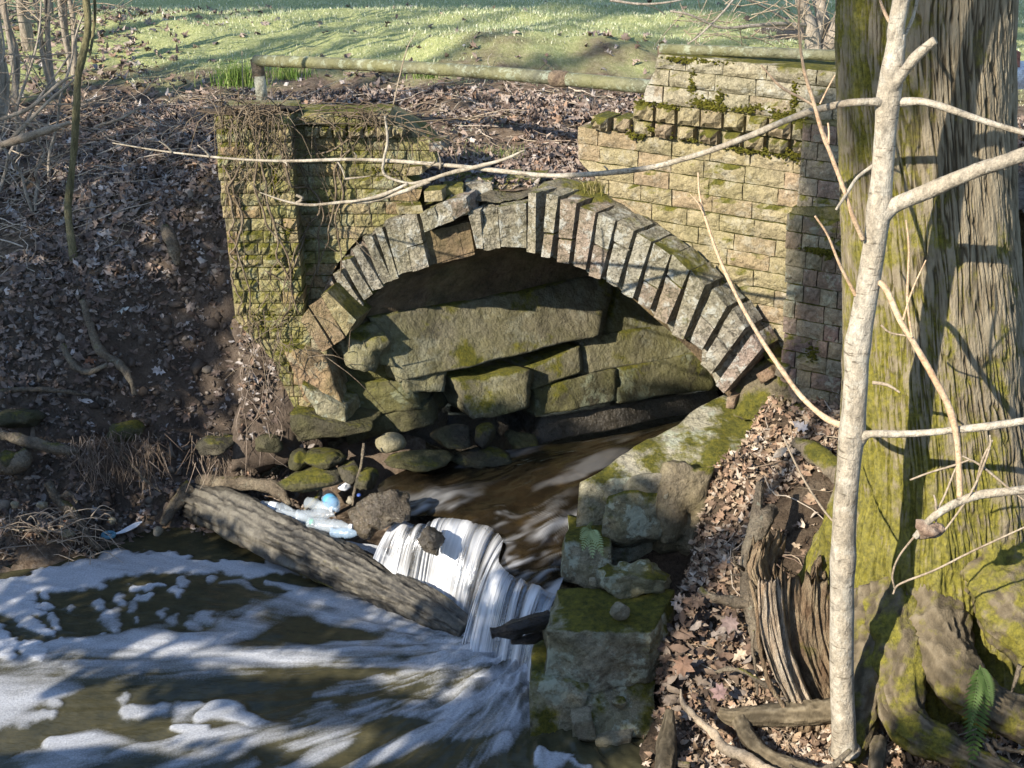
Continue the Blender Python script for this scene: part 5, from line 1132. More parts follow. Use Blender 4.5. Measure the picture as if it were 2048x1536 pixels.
# ------------------------------------------------------------------ the foreground sapling
sap = thing('sapling', 'slender pale barked sapling standing in front of the massive trunk', 'sapling', tuple(at_y(1688, 1495, 4.6)))
SY = 4.6
sp_ = smooth_path([at_y(x, y, SY + d) for x, y, d in [(1690, 1502, 0), (1688, 1480, 0), (1684, 1350, 0), (1684, 1200, 0), (1690, 1020, 0), (1704, 870, 0), (1712, 760, 0), (1716, 690, 0), (1738, 560, 0), (1756, 440, 0), (1766, 330, 0), (1776, 210, 0), (1792, 90, 0), (1806, -20, 0)]] + [np.array([1.29, 4.62, 4.0]), np.array([1.40, 4.6, 5.2])], 160)
sr = np.interp(np.linspace(0, 1, 160), [0, .03, .08, .3, .5, .62, .75, 1], [.060, .051, .044, .040, .038, .0355, .032, .016])
v, f = tube(sp_, sr, 28, 0.0); v = np.array(v); ax_ = np.repeat(sp_, 28, 0)
kn = np.zeros(len(v))
for (x, y) in [(1705, 868), (1708, 690), (1756, 420), (1776, 205), (1690, 1120), (1788, 150)]:
    kn += 0.22 * np.exp(-(np.linalg.norm(v - at_y(x, y, SY), axis=1) / 0.055) ** 2)
v = ax_ + (v - ax_) * (1 + kn + 0.05 * fbm(v * np.array([14, 14, 6]), 701, 3))[:, None]
mk('trunk', v, f, m_sap, sap)
def sbranch(pts, rads, m=None, name='branch', parent=None, sides=10, n=60, amp=0.12):
    p = smooth_path([at_y(x, y, Y) for x, y, Y in pts], n); v, f = tube(p, rads, sides, amp, 16, int(pts[0][0]))
    return mk(name, v, f, m or m_sap, parent or sap)
B1 = sbranch([(1758, 430, 4.6), (1790, 410, 4.58), (1850, 385, 4.52), (1930, 350, 4.45), (2000, 325, 4.4), (2080, 300, 4.35)], [.040, .026, .025, .024, .022, .021])
sbranch([(1772, 190, 4.6), (1790, 165, 4.58), (1805, 148, 4.56), (1830, 115, 4.53), (1870, 80, 4.5)], [.034, .024, .017, .016, .014])
B2 = sbranch([(1770, 205, 4.6), (1745, 204, 4.58), (1690, 207, 4.6), (1600, 230, 4.7), (1500, 272, 4.85), (1400, 308, 5.0), (1300, 335, 5.15), (1200, 347, 5.3), (1100, 351, 5.45), (1000, 342, 5.6), (920, 333, 5.72), (800, 323, 5.85), (700, 319, 5.95), (580, 322, 6.05), (470, 318, 6.15), (330, 303, 6.3), (225, 286, 6.4)], [.016, .012, .0115, .011, .010, .010, .010, .009, .009, .008, .0075, .0065, .0055, .004, .0025], n=160)
sbranch([(1050, 300, 5.5), (1010, 318, 5.58), (960, 332, 5.64), (900, 346, 5.7), (850, 362, 5.76), (815, 366, 5.8), (770, 350, 5.84), (768, 320, 5.85), (775, 280, 5.86), (770, 232, 5.87)], [.003, .007, .008, .008, .007, .005, .006, .006, .005, .004], n=90, parent=sap)
sbranch([(860, 362, 5.75), (800, 385, 5.8), (740, 402, 5.85), (690, 404, 5.88), (620, 410, 5.92), (570, 402, 5.96), (520, 385, 6.0)], [.008, .008, .0085, .007, .006, .004, .002], n=80)
sbranch([(700, 404, 5.86), (760, 392, 5.82), (815, 368, 5.79)], [.004, .008, .006], n=30)
sbranch([(590, 408, 5.95), (605, 398, 5.95), (592, 390, 5.95)], [.006, .008, .005], n=14, parent=sap)
for (x0, y0, x1, y1, Y) in [(672, 318, 690, 358, 5.98), (690, 358, 740, 352, 5.95), (566, 322, 574, 332, 6.06), (420, 314, 395, 290, 6.2), (345, 305, 318, 282, 6.28), (880, 338, 876, 306, 5.75), (1215, 345, 1208, 332, 5.28), (860, 330, 870, 320, 5.78), (712, 320, 708, 305, 5.94)]:
    sbranch([(x0, y0, Y), ((x0 + x1) / 2 + 3, (y0 + y1) / 2, Y - .01), (x1, y1, Y - .02)], [.005, .004, .002], n=10, name='twig', sides=6)
sbranch([(1790, 205, 4.6), (1840, 203, 4.56), (1880, 212, 4.52), (1950, 236, 4.48), (2000, 252, 4.45), (2080, 275, 4.4)], [.016, .012, .011, .010, .009, .008])
sbranch([(1715, 880, 4.6), (1740, 868, 4.56), (1800, 868, 4.52), (1870, 864, 4.48), (1960, 855, 4.42), (2010, 848, 4.4), (2080, 836, 4.36)], [.030, .013, .012, .012, .013, .012, .012])
sbranch([(1776, 130, 4.6), (1815, 60, 4.62), (1830, 20, 4.63), (1838, -30, 4.64)], [.007, .006, .005, .005])
sbranch([(1760, 0, 4.66), (1768, 22, 4.65), (1780, 45, 4.63)], [.004, .005, .006], m_shoot)
sbranch([(1748, 330, 4.62), (1715, 355, 4.58), (1695, 385, 4.55), (1672, 420, 4.52)], [.006, .0055, .005, .004])
sbranch([(1600, -20, 4.55), (1598, 60, 4.55), (1608, 140, 4.55), (1626, 200, 4.55), (1646, 270, 4.55), (1662, 310, 4.55), (1690, 385, 4.55), (1705, 430, 4.56), (1726, 480, 4.58)], [.003, .004, .005, .006, .006, .0065, .007, .007, .008], m_shoot, n=80)
sbranch([(1632, 214, 4.55), (1600, 195, 4.55), (1560, 172, 4.55), (1522, 130, 4.55)], [.004, .004, .004, .0025], m_shoot)
sbranch([(1640, 208, 4.55), (1655, 178, 4.55), (1670, 150, 4.54)], [.003, .003, .002], m_shoot, 'twig')
sbranch([(1655, 285, 4.55), (1646, 262, 4.55), (1645, 252, 4.55)], [.005, .004, .003], m_shoot, 'twig'); sbranch([(1657, 288, 4.55), (1658, 265, 4.55), (1656, 246, 4.55)], [.004, .003, .003], m_shoot, 'twig')
sbranch([(1712, 592, 4.6), (1680, 530, 4.58), (1655, 470, 4.57), (1630, 432, 4.56)], [.006, .005, .004, .003], m_shoot)
sbranch([(1692, 852, 4.62), (1670, 846, 4.66), (1640, 828, 4.72), (1600, 790, 4.78), (1560, 735, 4.84), (1520, 675, 4.9), (1480, 605, 4.95), (1440, 520, 5.0), (1415, 450, 5.05), (1400, 395, 5.1), (1396, 345, 5.12)], [.014, .011, .010, .009, .0085, .008, .007, .006, .005, .004, .003], m_shoot, n=90)
sbranch([(1408, 430, 5.06), (1395, 405, 5.07), (1380, 388, 5.08)], [.003, .002, .0015], m_shoot, 'twig')
sbranch([(1745, 560, 4.6), (1770, 575, 4.56), (1800, 640, 4.52), (1830, 690, 4.5), (1870, 760, 4.46), (1900, 820, 4.44), (1914, 880, 4.43), (1918, 940, 4.42), (1920, 995, 4.42)], [.009, .010, .010, .010, .011, .012, .011, .010, .011], m_shoot, n=70)
sbranch([(1824, 676, 4.5), (1815, 600, 4.49), (1818, 500, 4.48), (1812, 440, 4.48)], [.004, .004, .0035, .002], m_shoot, 'twig'); sbranch([(1806, 640, 4.5), (1825, 580, 4.48), (1852, 520, 4.47)], [.004, .003, .002], m_shoot, 'twig')
sbranch([(1815, 672, 4.52), (1780, 665, 4.55), (1762, 650, 4.57)], [.003, .003, .004], m_twig, 'twig')
sbranch([(1745, 765, 4.6), (1775, 770, 4.58), (1800, 785, 4.56)], [.007, .005, .003], m_twig, 'twig')
sbranch([(1830, 1075, 4.40), (1860, 1040, 4.40), (1900, 1012, 4.40), (1950, 992, 4.40), (2000, 985, 4.38), (2080, 976, 4.36)], [.012, .013, .014, .014, .015, .016], m_sap)
for pts in [[(1790, 1180, 4.42), (1785, 1150, 4.42), (1800, 1110, 4.42), (1840, 1060, 4.41), (1880, 1010, 4.41), (1912, 935, 4.42)], [(1786, 1188, 4.42), (1800, 1168, 4.42), (1870, 1140, 4.4), (1950, 1100, 4.38), (2070, 1045, 4.35)], [(1985, 880, 4.38), (1965, 920, 4.39), (1952, 975, 4.4), (1956, 990, 4.4)], [(1980, 870, 4.38), (1978, 900, 4.38), (1945, 980, 4.39), (1890, 1060, 4.4), (1870, 1075, 4.4)],
            [(1925, 912, 4.42), (1960, 930, 4.4), (2010, 970, 4.38), (2060, 1010, 4.36)], [(1820, 960, 4.45), (1860, 945, 4.43), (1910, 930, 4.42), (1938, 920, 4.41)], [(1872, 1075, 4.41), (1872, 1010, 4.4), (1868, 990, 4.4)], [(1565, 870, 4.7), (1600, 945, 4.66), (1640, 1010, 4.63), (1672, 1050, 4.61)]]:
    sbranch(pts, [.003, .004, .004, .003], m_twig, 'twig', sides=6, n=40)
v, f = rock(at_y(1862, 1060, 4.40), (.05, .03, .032), 77, 3, .5); solo('leaf_clump', 'dry leaf clump caught in the twigs in front of the big trunk', 'leaf clump', v, f, stone_mat('dry_leaf_clump', [(0.16, 0.10, 0.07), (0.33, 0.24, 0.17), (0.42, 0.34, 0.27)], 22, bump=1.0, bscale=40))

# ------------------------------------------------------------------ pipe railings
m_pipe = stone_mat('mossy_old_pipe', [(0.06, 0.06, 0.037), (0.115, 0.113, 0.07), (0.165, 0.158, 0.105)], 9, stretch=(1, 1, 1), algae=0.7, dark=0.2, lichen=0.3, bump=0.4, rough=0.6, spec=0.35)
m_rust = stone_mat('rusty_pipe_fitting', [(0.10, 0.07, 0.05), (0.19, 0.14, 0.09), (0.25, 0.20, 0.13)], 12, bump=0.8, rough=0.8)
m_post = stone_mat('pale_chalky_post', [(0.38, 0.36, 0.26), (0.48, 0.46, 0.36), (0.25, 0.21, 0.14)], 9, algae=0.4, bump=0.6)
r1 = thing('pipe_railing', 'long mossy iron pipe rail on a short whitish post crossing the bridge deck', 'railing', tuple(at_y(522, 195, 8.75)))
A_, B_ = at_y(512, 121, 8.7), at_y(1320, 176, 7.0)
pth = A_ + (B_ - A_) * np.linspace(0, 1, 60)[:, None]; pth[:, 2] += 0.02 * np.sin(np.linspace(0, 3.1, 60))
v, f = tube(pth, [.033, .034], 20, 0.02, 8, 5); mk('rail', v, f, m_pipe, r1)
v, f = tube([at_y(513, 118, 8.7), at_y(516, 140, 8.7), at_y(520, 160, 8.69)], [.036, .036, .035], 16, 0.15, 30, 6); mk('elbow', v, f, m_rust, r1)
v, f = tube([at_y(519, 152, 8.69), at_y(524, 200, 8.68)], .034, 14, 0.1, 20, 7); mk('post', v, f, m_post, r1)
for t in (0.08, 0.42, 0.79):
    c = A_ + (B_ - A_) * t; d = (B_ - A_) / np.linalg.norm(B_ - A_); w_ = 0.05 if t > .7 else 0.008
    v, f = tube([c - d * w_, c - d * w_ * .6, c + d * w_ * .6, c + d * w_], [.036, .041 if t > .7 else .0365, .041 if t > .7 else .0365, .036], 20); v = np.array(v) + np.array([0, 0, .018 * math.sin(3.1 * t)]); mk('coupling', v, f, m_rust if t > .7 else m_pipe, r1)
r2 = thing('pipe_railing', 'shorter pipe rail on top of the tall parapet wall, running behind the big tree', 'railing', tuple(at_y(1322, 125, 6.9)))
v, f = tube([at_y(1322, 98, 6.9), at_y(1420, 101, 6.8), at_y(1700, 112, 6.5), at_y(1900, 122, 6.25)], .024, 18, 0.02, 8, 8); mk('rail', v, f, m_pipe, r2)
v, f = tube([at_y(1326, 93, 6.9), at_y(1325, 110, 6.9), at_y(1323, 140, 6.9)], [.026, .024, .023], 14, 0.05, 20, 9); mk('post', v, f, m_rust, r2)

# ------------------------------------------------------------------ thin mossy tree on the left bank and the thicket behind
def gat(px, Y):                       # ground point straight below a pixel column at depth Y
    x = (px - 1024) / FPX * Y / 0.98
    return np.array([x, Y, float(ground_z(np.array([x]), np.array([Y]))[0])])
th_ = thing('slim_tree', 'slim crooked greenish trunk standing alone on the left leaf slope', 'tree', tuple(at_y(147, 560, 7.55)))
tp = [(146, 565, 7.55), (145, 500, 7.55), (136, 430, 7.55), (140, 370, 7.55), (148, 300, 7.55), (153, 220, 7.55), (157, 150, 7.55), (168, 100, 7.55), (176, 50, 7.55), (172, -10, 7.55), (168, -120, 7.5)]
v, f = tube(smooth_path([at_y(*p) for p in tp], 80), [.026, .021, .019, .018, .019, .02, .019, .017], 14, 0.18, 14, 11); mk('trunk', v, f, m_greenbark, th_)
v, f = tube(smooth_path([at_y(180, 110, 7.55), at_y(186, 70, 7.6), at_y(190, 20, 7.6), at_y(186, -40, 7.6)], 20), [.006, .008, .007], 8, .1); mk('branch', v, f, m_greenbark, th_)
v, f = rock(at_y(140, 562, 7.52), (.05, .04, .03), 31, 3, .3); mk('root_flare', v, f, m_greenbark, th_)
def stems(name, label, px, Y, tops, r0, seed, cat='shrub', group=None, m=None, twigs=10, zmax=3.4):
    b = gat(px, Y); t = thing(name, label, cat, tuple(b), group); rr = np.random.default_rng(seed)
    for k, (dx, h) in enumerate(tops):
        n = 6; p = [b + np.array([rr.uniform(-.03, .03), rr.uniform(-.03, .03), -0.05])]
        for i in range(1, n + 1):
            p.append(b + np.array([dx * (i / n) ** 1.2 + rr.normal() * .02, rr.normal() * .03, h * i / n]))
        pp = smooth_path(p, 26); v, f = tube(pp, [r0 * rr.uniform(.8, 1.2), r0 * .75, r0 * .45], 9, 0.15, 14, seed + k); mk('stem', v, f, m or m_shrub, t)
        g = Geo()
        for q in range(twigs):
            s_ = pp[rr.integers(4, 25)]; d = np.array([rr.normal(), rr.normal() * .6, rr.uniform(-.1, 1.0)]); d /= np.linalg.norm(d); L_ = rr.uniform(.2, .6)
            e = [s_, s_ + d * L_ * .5 + rr.normal(size=3) * .02, s_ + d * L_ + rr.normal(size=3) * .04 + np.array([0, 0, .04])]
            v, f = tube(smooth_path(e, 6), [.0045, .003, .0015], 4, cap=False); g.add(v, f)
            for w_ in range(2):
                d2 = d + rr.normal(size=3) * .6; d2 /= np.linalg.norm(d2); v, f = tube([e[1], e[1] + d2 * L_ * .4], [.002, .001], 3, cap=False); g.add(v, f)
        if twigs: tag(mk('twigs', g.V(), g.f, m_twig, t), kind='stuff')
    return t
GRP = 'bare shrubs of the thicket at the upper left'
stems('shrub', 'two-stemmed pale grey shrub forking low, the clearest one in the thicket', 48, 9.6, [(-.02, 2.0), (.14, 2.1)], .022, 801, group=GRP, twigs=7)
stems('shrub', 'clump of thin stems just right of the forked shrub', 120, 9.9, [(-.05, 1.9), (.05, 2.0), (.12, 1.6), (-.1, 1.4)], .014, 802, group=GRP, twigs=9)
stems('shrub', 'dense pale clump close behind the slim greenish trunk', 165, 10.6, [(-.12, 2.0), (0, 2.2), (.08, 2.1), (.2, 1.8)], .020, 803, group=GRP, twigs=22)
stems('shrub', 'dark leaning stems at the left edge of the picture', 5, 9.1, [(-.1, 1.8), (.15, 2.0), (.3, 1.9)], .030, 804, group=GRP, twigs=12)
stems('shrub', 'thick twiggy clump behind the forked shrub', 90, 11.4, [(-.2, 2.3), (-.05, 2.4), (.1, 2.2), (.25, 2.1)], .028, 805, group=GRP, twigs=26)
stems('shrub', 'brushy far clump at the top left corner', 20, 12.2, [(-.3, 2.3), (-.1, 2.4), (.1, 2.5), (.3, 2.2)], .035, 806, group=GRP, twigs=30)
stems('shrub', 'tall twiggy bush near the lawn edge, farthest back of the thicket', 135, 12.8, [(-.3, 2.4), (-.1, 2.6), (.1, 2.5), (.25, 2.4)], .025, 807, group=GRP, twigs=34)
for k, (px, Y, tp2) in enumerate([(30, 8.6, [(.3, .9)]), (85, 8.3, [(.35, 1.0)]), (-20, 8.2, [(.5, .8), (.2, 1.2)]), (60, 7.9, [(-.25, .7), (.1, .5)])]):
    stems('shrub', ['thin bent shoot rising in front of the forked shrub', 'long slanting shoot crossing toward the slim greenish trunk', 'arching shoots entering from the left edge', 'short dead stalks low on the left leaf slope'][k], px, Y, tp2, .010, 820 + k, group='thin shoots on the left slope', twigs=5)
# leaning sticks on the slope
for k, (pts, r0, lab) in enumerate([
        ([(0, 240, 7.9), (60, 215, 8.0), (115, 170, 8.1), (150, 150, 8.2)], .010, 'long dead stick slanting up across the thicket edge'),
        ([(0, 300, 7.7), (55, 245, 7.8), (100, 200, 7.9), (160, 150, 8.0)], .010, 'second long dead stick slanting up just below the first'),
        ([(0, 290, 7.7), (70, 268, 7.75), (140, 245, 7.8)], .022, 'thick pale log lying at the left edge among leaves'),
        ([(190, 253, 8.5), (240, 238, 8.6), (290, 208, 8.8)], .008, 'thin curved stick lying left of the pier on grey leaves'),
        ([(330, 455, 7.5), (345, 490, 7.42), (355, 530, 7.38)], .035, 'broken mossy stub standing in the slope left of the pier'),
        ([(0, 782, 7.05), (60, 778, 7.05), (120, 782, 7.05), (180, 790, 7.05)], .014, 'pale root lying level along the bare earth bank'),
        ([(165, 600, 7.25), (180, 650, 7.18), (200, 700, 7.12), (235, 725, 7.08), (258, 755, 7.02), (270, 790, 6.98)], .022, 'crooked bare root bending down the earth bank'),
        ([(125, 690, 7.15), (140, 720, 7.1), (170, 745, 7.05), (215, 730, 7.05)], .018, 'root crossing left of the crooked bare root'),
        ([(0, 868, 6.85), (50, 882, 6.84), (100, 895, 6.83), (160, 905, 6.82)], .035, 'thick root bridging the hollow under the left bank'),
        ([(0, 935, 6.78), (40, 920, 6.78), (55, 900, 6.8)], .05, 'pale butt of wood at the left edge below the thick root'),
        ([(95, 965, 6.78), (115, 1000, 6.74), (150, 1030, 6.7), (175, 1075, 6.66), (200, 1100, 6.62)], .026, 'grey forked snag lying on the mud by the waterline'),
        ([(115, 995, 6.74), (140, 990, 6.72), (155, 1005, 6.7)], .014, 'side prong of the grey snag on the mud'),
        ([(215, 880, 6.86), (260, 925, 6.84), (290, 960, 6.82), (320, 985, 6.8)], .008, 'thin root hanging down the hollow left of the log'),
        ([(728, 885, 6.72), (722, 930, 6.66), (708, 985, 6.6), (706, 1010, 6.58)], .009, 'thin upright root between the footing and the bottles'),
        ([(610, 1020, 6.7), (640, 985, 6.72), (622, 950, 6.74)], .012, 'dark wet prong above the trapped bottles'),
        ([(25, 1060, 6.62), (70, 1062, 6.62), (110, 1088, 6.58)], .006, 'pale stick lying on the mud at the left waterline')]):
    solo_root(pts, [r0 * .8, r0, r0 * .9, r0 * .5], 'stick' if k < 4 else 'exposed_root', lab, 'stick' if k < 4 else 'root', 840 + k, m_root if k > 3 else m_twig, 10)
# mossy stones and clods stuck in the cut bank
for k, (x, y, Y, w, h, lab, mm) in enumerate([
        (40, 835, 6.95, .12, .05, 'mossy flat stone under the level pale root', m_rubble), (20, 920, 6.8, .07, .05, 'dark stone at the left edge of the hollow', m_rubble), (430, 890, 6.90, .11, .05, 'mossy stone jutting from the bank above the log', m_rubble), (250, 860, 6.95, .10, .05, 'lichen-grey clod overhanging the root-hung hollow', m_rubble), (540, 890, 6.84, .08, .05, 'brown stone by the pier footing', m_rubble),
        (30, 1010, 6.68, .025, .018, 'small tan pebble on the mud shore', m_pebble), (85, 1010, 6.66, .03, .02, 'rounded brown pebble on the mud shore near the snag', m_pebble), (225, 1042, 6.68, .022, .018, 'yellowish stone at the waterline beside the white scrap', m_pebble), (315, 1062, 6.7, .03, .025, 'round stone at the waterline left of the log end', m_pebble), (138, 1068, 6.62, .035, .02, 'olive stone among the roots at the waterline', m_pebble), (35, 540, 7.6, .04, .03, 'pale rounded stone on the leaf slope at the left edge', m_pebble)]):
    boulder(x, y, Y, w, h, w * .9, mm, 'rock' if k < 5 else 'pebble', lab, 'rock' if k < 5 else 'pebble', 900 + k, .3 * k)

# ------------------------------------------------------------------ background right: multi-stemmed tree and root mound beyond the parapet
bt = thing('background_tree', 'multi-stemmed bare tree standing on the lawn beyond the parapet', 'tree', tuple(at_y(1640, 100, 11.0)))
for k, (pts, r0) in enumerate([([(1628, 108, 11), (1622, 60, 11), (1608, 20, 11), (1596, -20, 11), (1570, -150, 11)], .07), ([(1625, 100, 11), (1640, 40, 11.05), (1645, 0, 11.1), (1660, -160, 11.2)], .05), ([(1655, 106, 11), (1650, 60, 11.1), (1640, 20, 11.1), (1625, -30, 11.2), (1600, -160, 11.2)], .06), ([(1660, 100, 11), (1675, 50, 11), (1690, -10, 11), (1720, -160, 11)], .06),
                              ([(1622, 50, 11), (1560, 48, 10.8), (1500, 52, 10.6), (1440, 55, 10.5), (1380, 30, 10.4), (1340, 22, 10.4)], .016), ([(1480, -20, 10.4), (1450, 20, 10.3), (1400, 70, 10.2), (1375, 88, 10.2)], .010), ([(1600, 60, 10.8), (1540, 20, 10.7), (1470, -10, 10.6)], .010), ([(1220, 0, 10), (1280, 8, 10), (1340, 4, 10), (1400, -10, 10)], .010)]):
    v, f = tube(smooth_path([at_y(*p) for p in pts], 30), [r0, r0 * .8, r0 * .6, r0 * .4], 10, 0.15, 6, 930 + k); mk('trunk' if k < 4 else 'branch', v, f, m_shrub, bt)
g = Geo(); rr = np.random.default_rng(3)
for k in range(70):
    s_ = at_y(rr.uniform(1330, 1680), rr.uniform(-20, 90), 10.6); d = np.array([rr.normal(), .3 * rr.normal(), rr.normal() * .6]); d /= np.linalg.norm(d); L_ = rr.uniform(.15, .5)
    v, f = tube(smooth_path([s_, s_ + d * L_ * .5 + rr.normal(size=3) * .03, s_ + d * L_], 6), [.004, .003, .0015], 4, cap=False); g.add(v, f)
tag(mk('twigs', g.V(), g.f, m_twig, bt), kind='stuff')
v, f = rock(at_y(1620, 100, 11.6), (.55, .3, .22), 95, 4, .25, .1, 3); solo('root_mound', 'dark humped root mound behind the multi-stemmed tree', 'mound', v, f, stone_mat('dark_root_mound', [(0.05, 0.04, 0.03), (0.11, 0.085, 0.06), (0.17, 0.13, 0.09)], 8, stretch=(1, 1, .4), bump=1.0, bscale=40))
# ------------------------------------------------------------------ leaf litter, twigs, grass
def leaf_tpl(kind):
    if kind == 0:    # oak-like lobes
        o = [(0, -.5), (.10, -.30), (.24, -.22), (.13, -.08), (.34, .06), (.16, .16), (.26, .34), (.08, .36), (0, .52), (-.08, .36), (-.26, .34), (-.16, .16), (-.34, .06), (-.13, -.08), (-.24, -.22), (-.10, -.30)]
    elif kind == 1:  # maple-like star
        o = [(0, -.45), (.07, -.24), (.27, -.32), (.25, -.14), (.46, -.02), (.33, .08), (.40, .30), (.17, .24), (.12, .36), (0, .56), (-.12, .36), (-.17, .24), (-.40, .30), (-.33, .08), (-.46, -.02), (-.25, -.14), (-.27, -.32), (-.07, -.24)]
    else:            # plain pointed oval
        o = [(0, -.5), (.16, -.25), (.22, 0), (.16, .25), (0, .5), (-.16, .25), (-.22, 0), (-.16, -.25)]
    return np.array(o)
LEAFC = np.array([(0.23, 0.175, 0.14), (0.17, 0.125, 0.10), (0.30, 0.24, 0.195), (0.37, 0.32, 0.28), (0.13, 0.092, 0.072), (0.26, 0.17, 0.115), (0.22, 0.18, 0.15), (0.40, 0.36, 0.33)])
def make_leafmat(name='dead_leaf'):
    T = NT(name); a = T.n('ShaderNodeAttribute'); a.attribute_name = 'col'
    n_ = T.noise(60, 4, 0.65); c = T.mix(0.75, a.outputs['Color'], T.ramp(n_, [(0.3, 0.55), (0.55, 1.0), (0.75, 1.35)]), 'MULTIPLY')
    b = T.bsdf(c, 0.8, None, 0.25); return T.m
m_leaf = make_leafmat()
def leaf_mesh(P, N, size, seed, curl=0.75, tilt=0.5, cols=LEAFC, weights=None):
    if cols is LEAFC: weights = [.2, .2, .14, .06, .17, .07, .13, .03]
    r = np.random.default_rng(seed); n = len(P); V = []; F = []; Cc = []; base = 0
    kinds = r.choice(3, n, p=[.34, .14, .52])
    for kd in range(3):
        I = np.where(kinds == kd)[0]
        if not len(I): continue
        o = leaf_tpl(kd); k = len(o); m_ = len(I)
        t = np.concatenate([[[0, 0.05]], o])
        a = r.uniform(0, 2 * np.pi, m_); ca, sa = np.cos(a), np.sin(a)
        c1, c2, c3 = r.normal(0, curl, m_), r.normal(0, curl, m_), r.normal(0, curl * .7, m_)
        lz = c1[:, None] * t[None, :, 0] ** 2 * 2 + c2[:, None] * t[None, :, 1] ** 2 * 1.5 + c3[:, None] * t[None, :, 0] * t[None, :, 1] + 0.10 * r.normal(size=(m_, k + 1))
        s_ = size[I] * r.uniform(.35, 1.25, m_)
        wd = r.uniform(.7, 1.1, m_)
        nn = N[I] + r.normal(0, tilt, (m_, 3)); nn /= np.linalg.norm(nn, axis=1)[:, None]
        ref = np.stack([ca, sa, 0 * ca], 1); ax = np.cross(nn, ref); ax /= np.linalg.norm(ax, axis=1)[:, None] + 1e-9; ay = np.cross(nn, ax)
        v = P[I][:, None] + (s_ * wd)[:, None, None] * t[None, :, 0, None] * ax[:, None] + s_[:, None, None] * t[None, :, 1, None] * ay[:, None] + (s_[:, None] * lz)[:, :, None] * nn[:, None]
        V.append(v.reshape(-1, 3))
        off = base + np.arange(m_)[:, None, None] * (k + 1); tri = np.array([[0, 1 + i, 1 + (i + 1) % k] for i in range(k)])
        F.append((off + tri[None]).reshape(-1, 3)); base += m_ * (k + 1)
        c = cols[r.choice(len(cols), m_, p=weights)] * r.uniform(.7, 1.2, (m_, 1)); Cc.append(np.repeat(c, k + 1, 0))
    return np.concatenate(V), np.concatenate(F), np.concatenate(Cc)
def normals(fz, x, y, e=0.02):
    dx = (fz(x + e, y) - fz(x - e, y)) / (2 * e); dy = (fz(x, y + e) - fz(x, y - e)) / (2 * e)
    n = np.stack([-dx, -dy, np.ones(len(x))], 1); return n / np.linalg.norm(n, axis=1)[:, None]
def front_ok(x, y): return ((y > wall_y(x) + 0.02) | (x < -1.42))
def scatter(n, x0, x1, y0, y1, dens, seed):
    r = np.random.default_rng(seed); x = r.uniform(x0, x1, n); y = r.uniform(y0, y1, n); ok = r.uniform(0, 1, n) < dens(x, y); return x[ok], y[ok]
def lawn_k(x, y):
    q = np.stack([x, y, 0 * x], 1)
    return sstep(9.2, 10.2, y + 0.05 * x + 0.8 * fbm(q * 0.8, 931, 3) - 3.0 * sstep(-2.5, -3.3, x) * (y < 13) - 1.6 * np.exp(-((x - .2) / .9) ** 2 - ((y - 10.3) / .5) ** 2))
def bank_d(x, y): return y - np.interp(x, WL_X, WL_Y)
# leaf litter on the left bank and the deck
dens = lambda x, y: front_ok(x, y) * (1 - 0.93 * lawn_k(x, y)) * np.clip(sstep(0.45, 1.0, bank_d(x, y)) + 0.38 + 0.5 * (x > -1.3), 0, 1) * np.clip(0.55 + 0.7 * fbm(np.stack([x, y, 0 * x], 1) * 2.2, 941, 3), 0.06, 1)
x, y = scatter(56000, -3.6, 2.6, 6.6, 9.6, dens, 11)
z = ground_z(x, y); N = normals(ground_z, x, y)
P = np.stack([x, y, z + 0.012 + rng.uniform(0, .02, len(x))], 1)
v, f, c = leaf_mesh(P, N, np.full(len(x), 0.062), 21)
tag(mk('leaf_litter', v, f, m_leaf, smooth=False, cols=c), 'brown and frost-grey fallen leaves carpeting the left slope and the bridge deck', 'leaf litter', kind='stuff')
x, y = scatter(9000, -6, 5, 9.3, 14, lambda x, y: 0.03 + 0.9 * (1 - lawn_k(x, y)) * (1 - np.exp(-((x - .2) / 1.2) ** 2 - ((y - 10.3) / .8) ** 2)) + 0.5 * sstep(-1.8, -3.4, x), 12)
z = ground_z(x, y); P = np.stack([x, y, z + 0.015], 1)
v, f, c = leaf_mesh(P, normals(ground_z, x, y), np.full(len(x), 0.075), 22)
tag(mk('leaf_litter', v, f, m_leaf, smooth=False, cols=c), 'scattered dead leaves along the lawn edge and under the thicket', 'leaf litter', kind='stuff')
# crumbled earth, clods and small stones on the cut face of the left bank
x, y = scatter(5200, -3.3, -1.1, 6.5, 7.9, lambda x, y: sstep(0.0, 0.1, bank_d(x, y)) * sstep(1.05, 0.7, bank_d(x, y)), 18)
V0, F0 = ico(1); F0 = np.array(F0); n = len(x); P = np.stack([x, y, ground_z(x, y)], 1); r_ = np.random.default_rng(4)
sz = r_.gamma(1.6, .0055, n) + .003; V = P[:, None] + sz[:, None, None] * (V0[None] * r_.uniform(.6, 1.3, (n, 1, 3))) * (1 + .38 * r_.normal(size=(n, len(V0), 1)))
cc = np.array([(.09, .07, .053), (.13, .10, .077), (.065, .05, .038), (.19, .16, .125), (.24, .20, .16)])[r_.choice(5, n, p=[.32, .28, .22, .12, .06])]
tag(mk('soil_crumbs', V.reshape(-1, 3), (F0[None] + (np.arange(n) * len(V0))[:, None, None]).reshape(-1, 3), m_leaf, smooth=False, cols=np.repeat(cc, len(V0), 0)), 'crumbled earth and small stones on the cut face of the left bank', 'crumbs', kind='stuff')
x, y = scatter(6500, -3.3, -1.1, 6.5, 7.9, lambda x, y: sstep(0.1, 0.2, bank_d(x, y)) * sstep(1.0, 0.6, bank_d(x, y)) * .8, 19)
P = np.stack([x, y, ground_z(x, y) + .008], 1); v, f, c = leaf_mesh(P, normals(ground_z, x, y), rng.uniform(.02, .055, len(x)), 26, cols=LEAFC * .85)
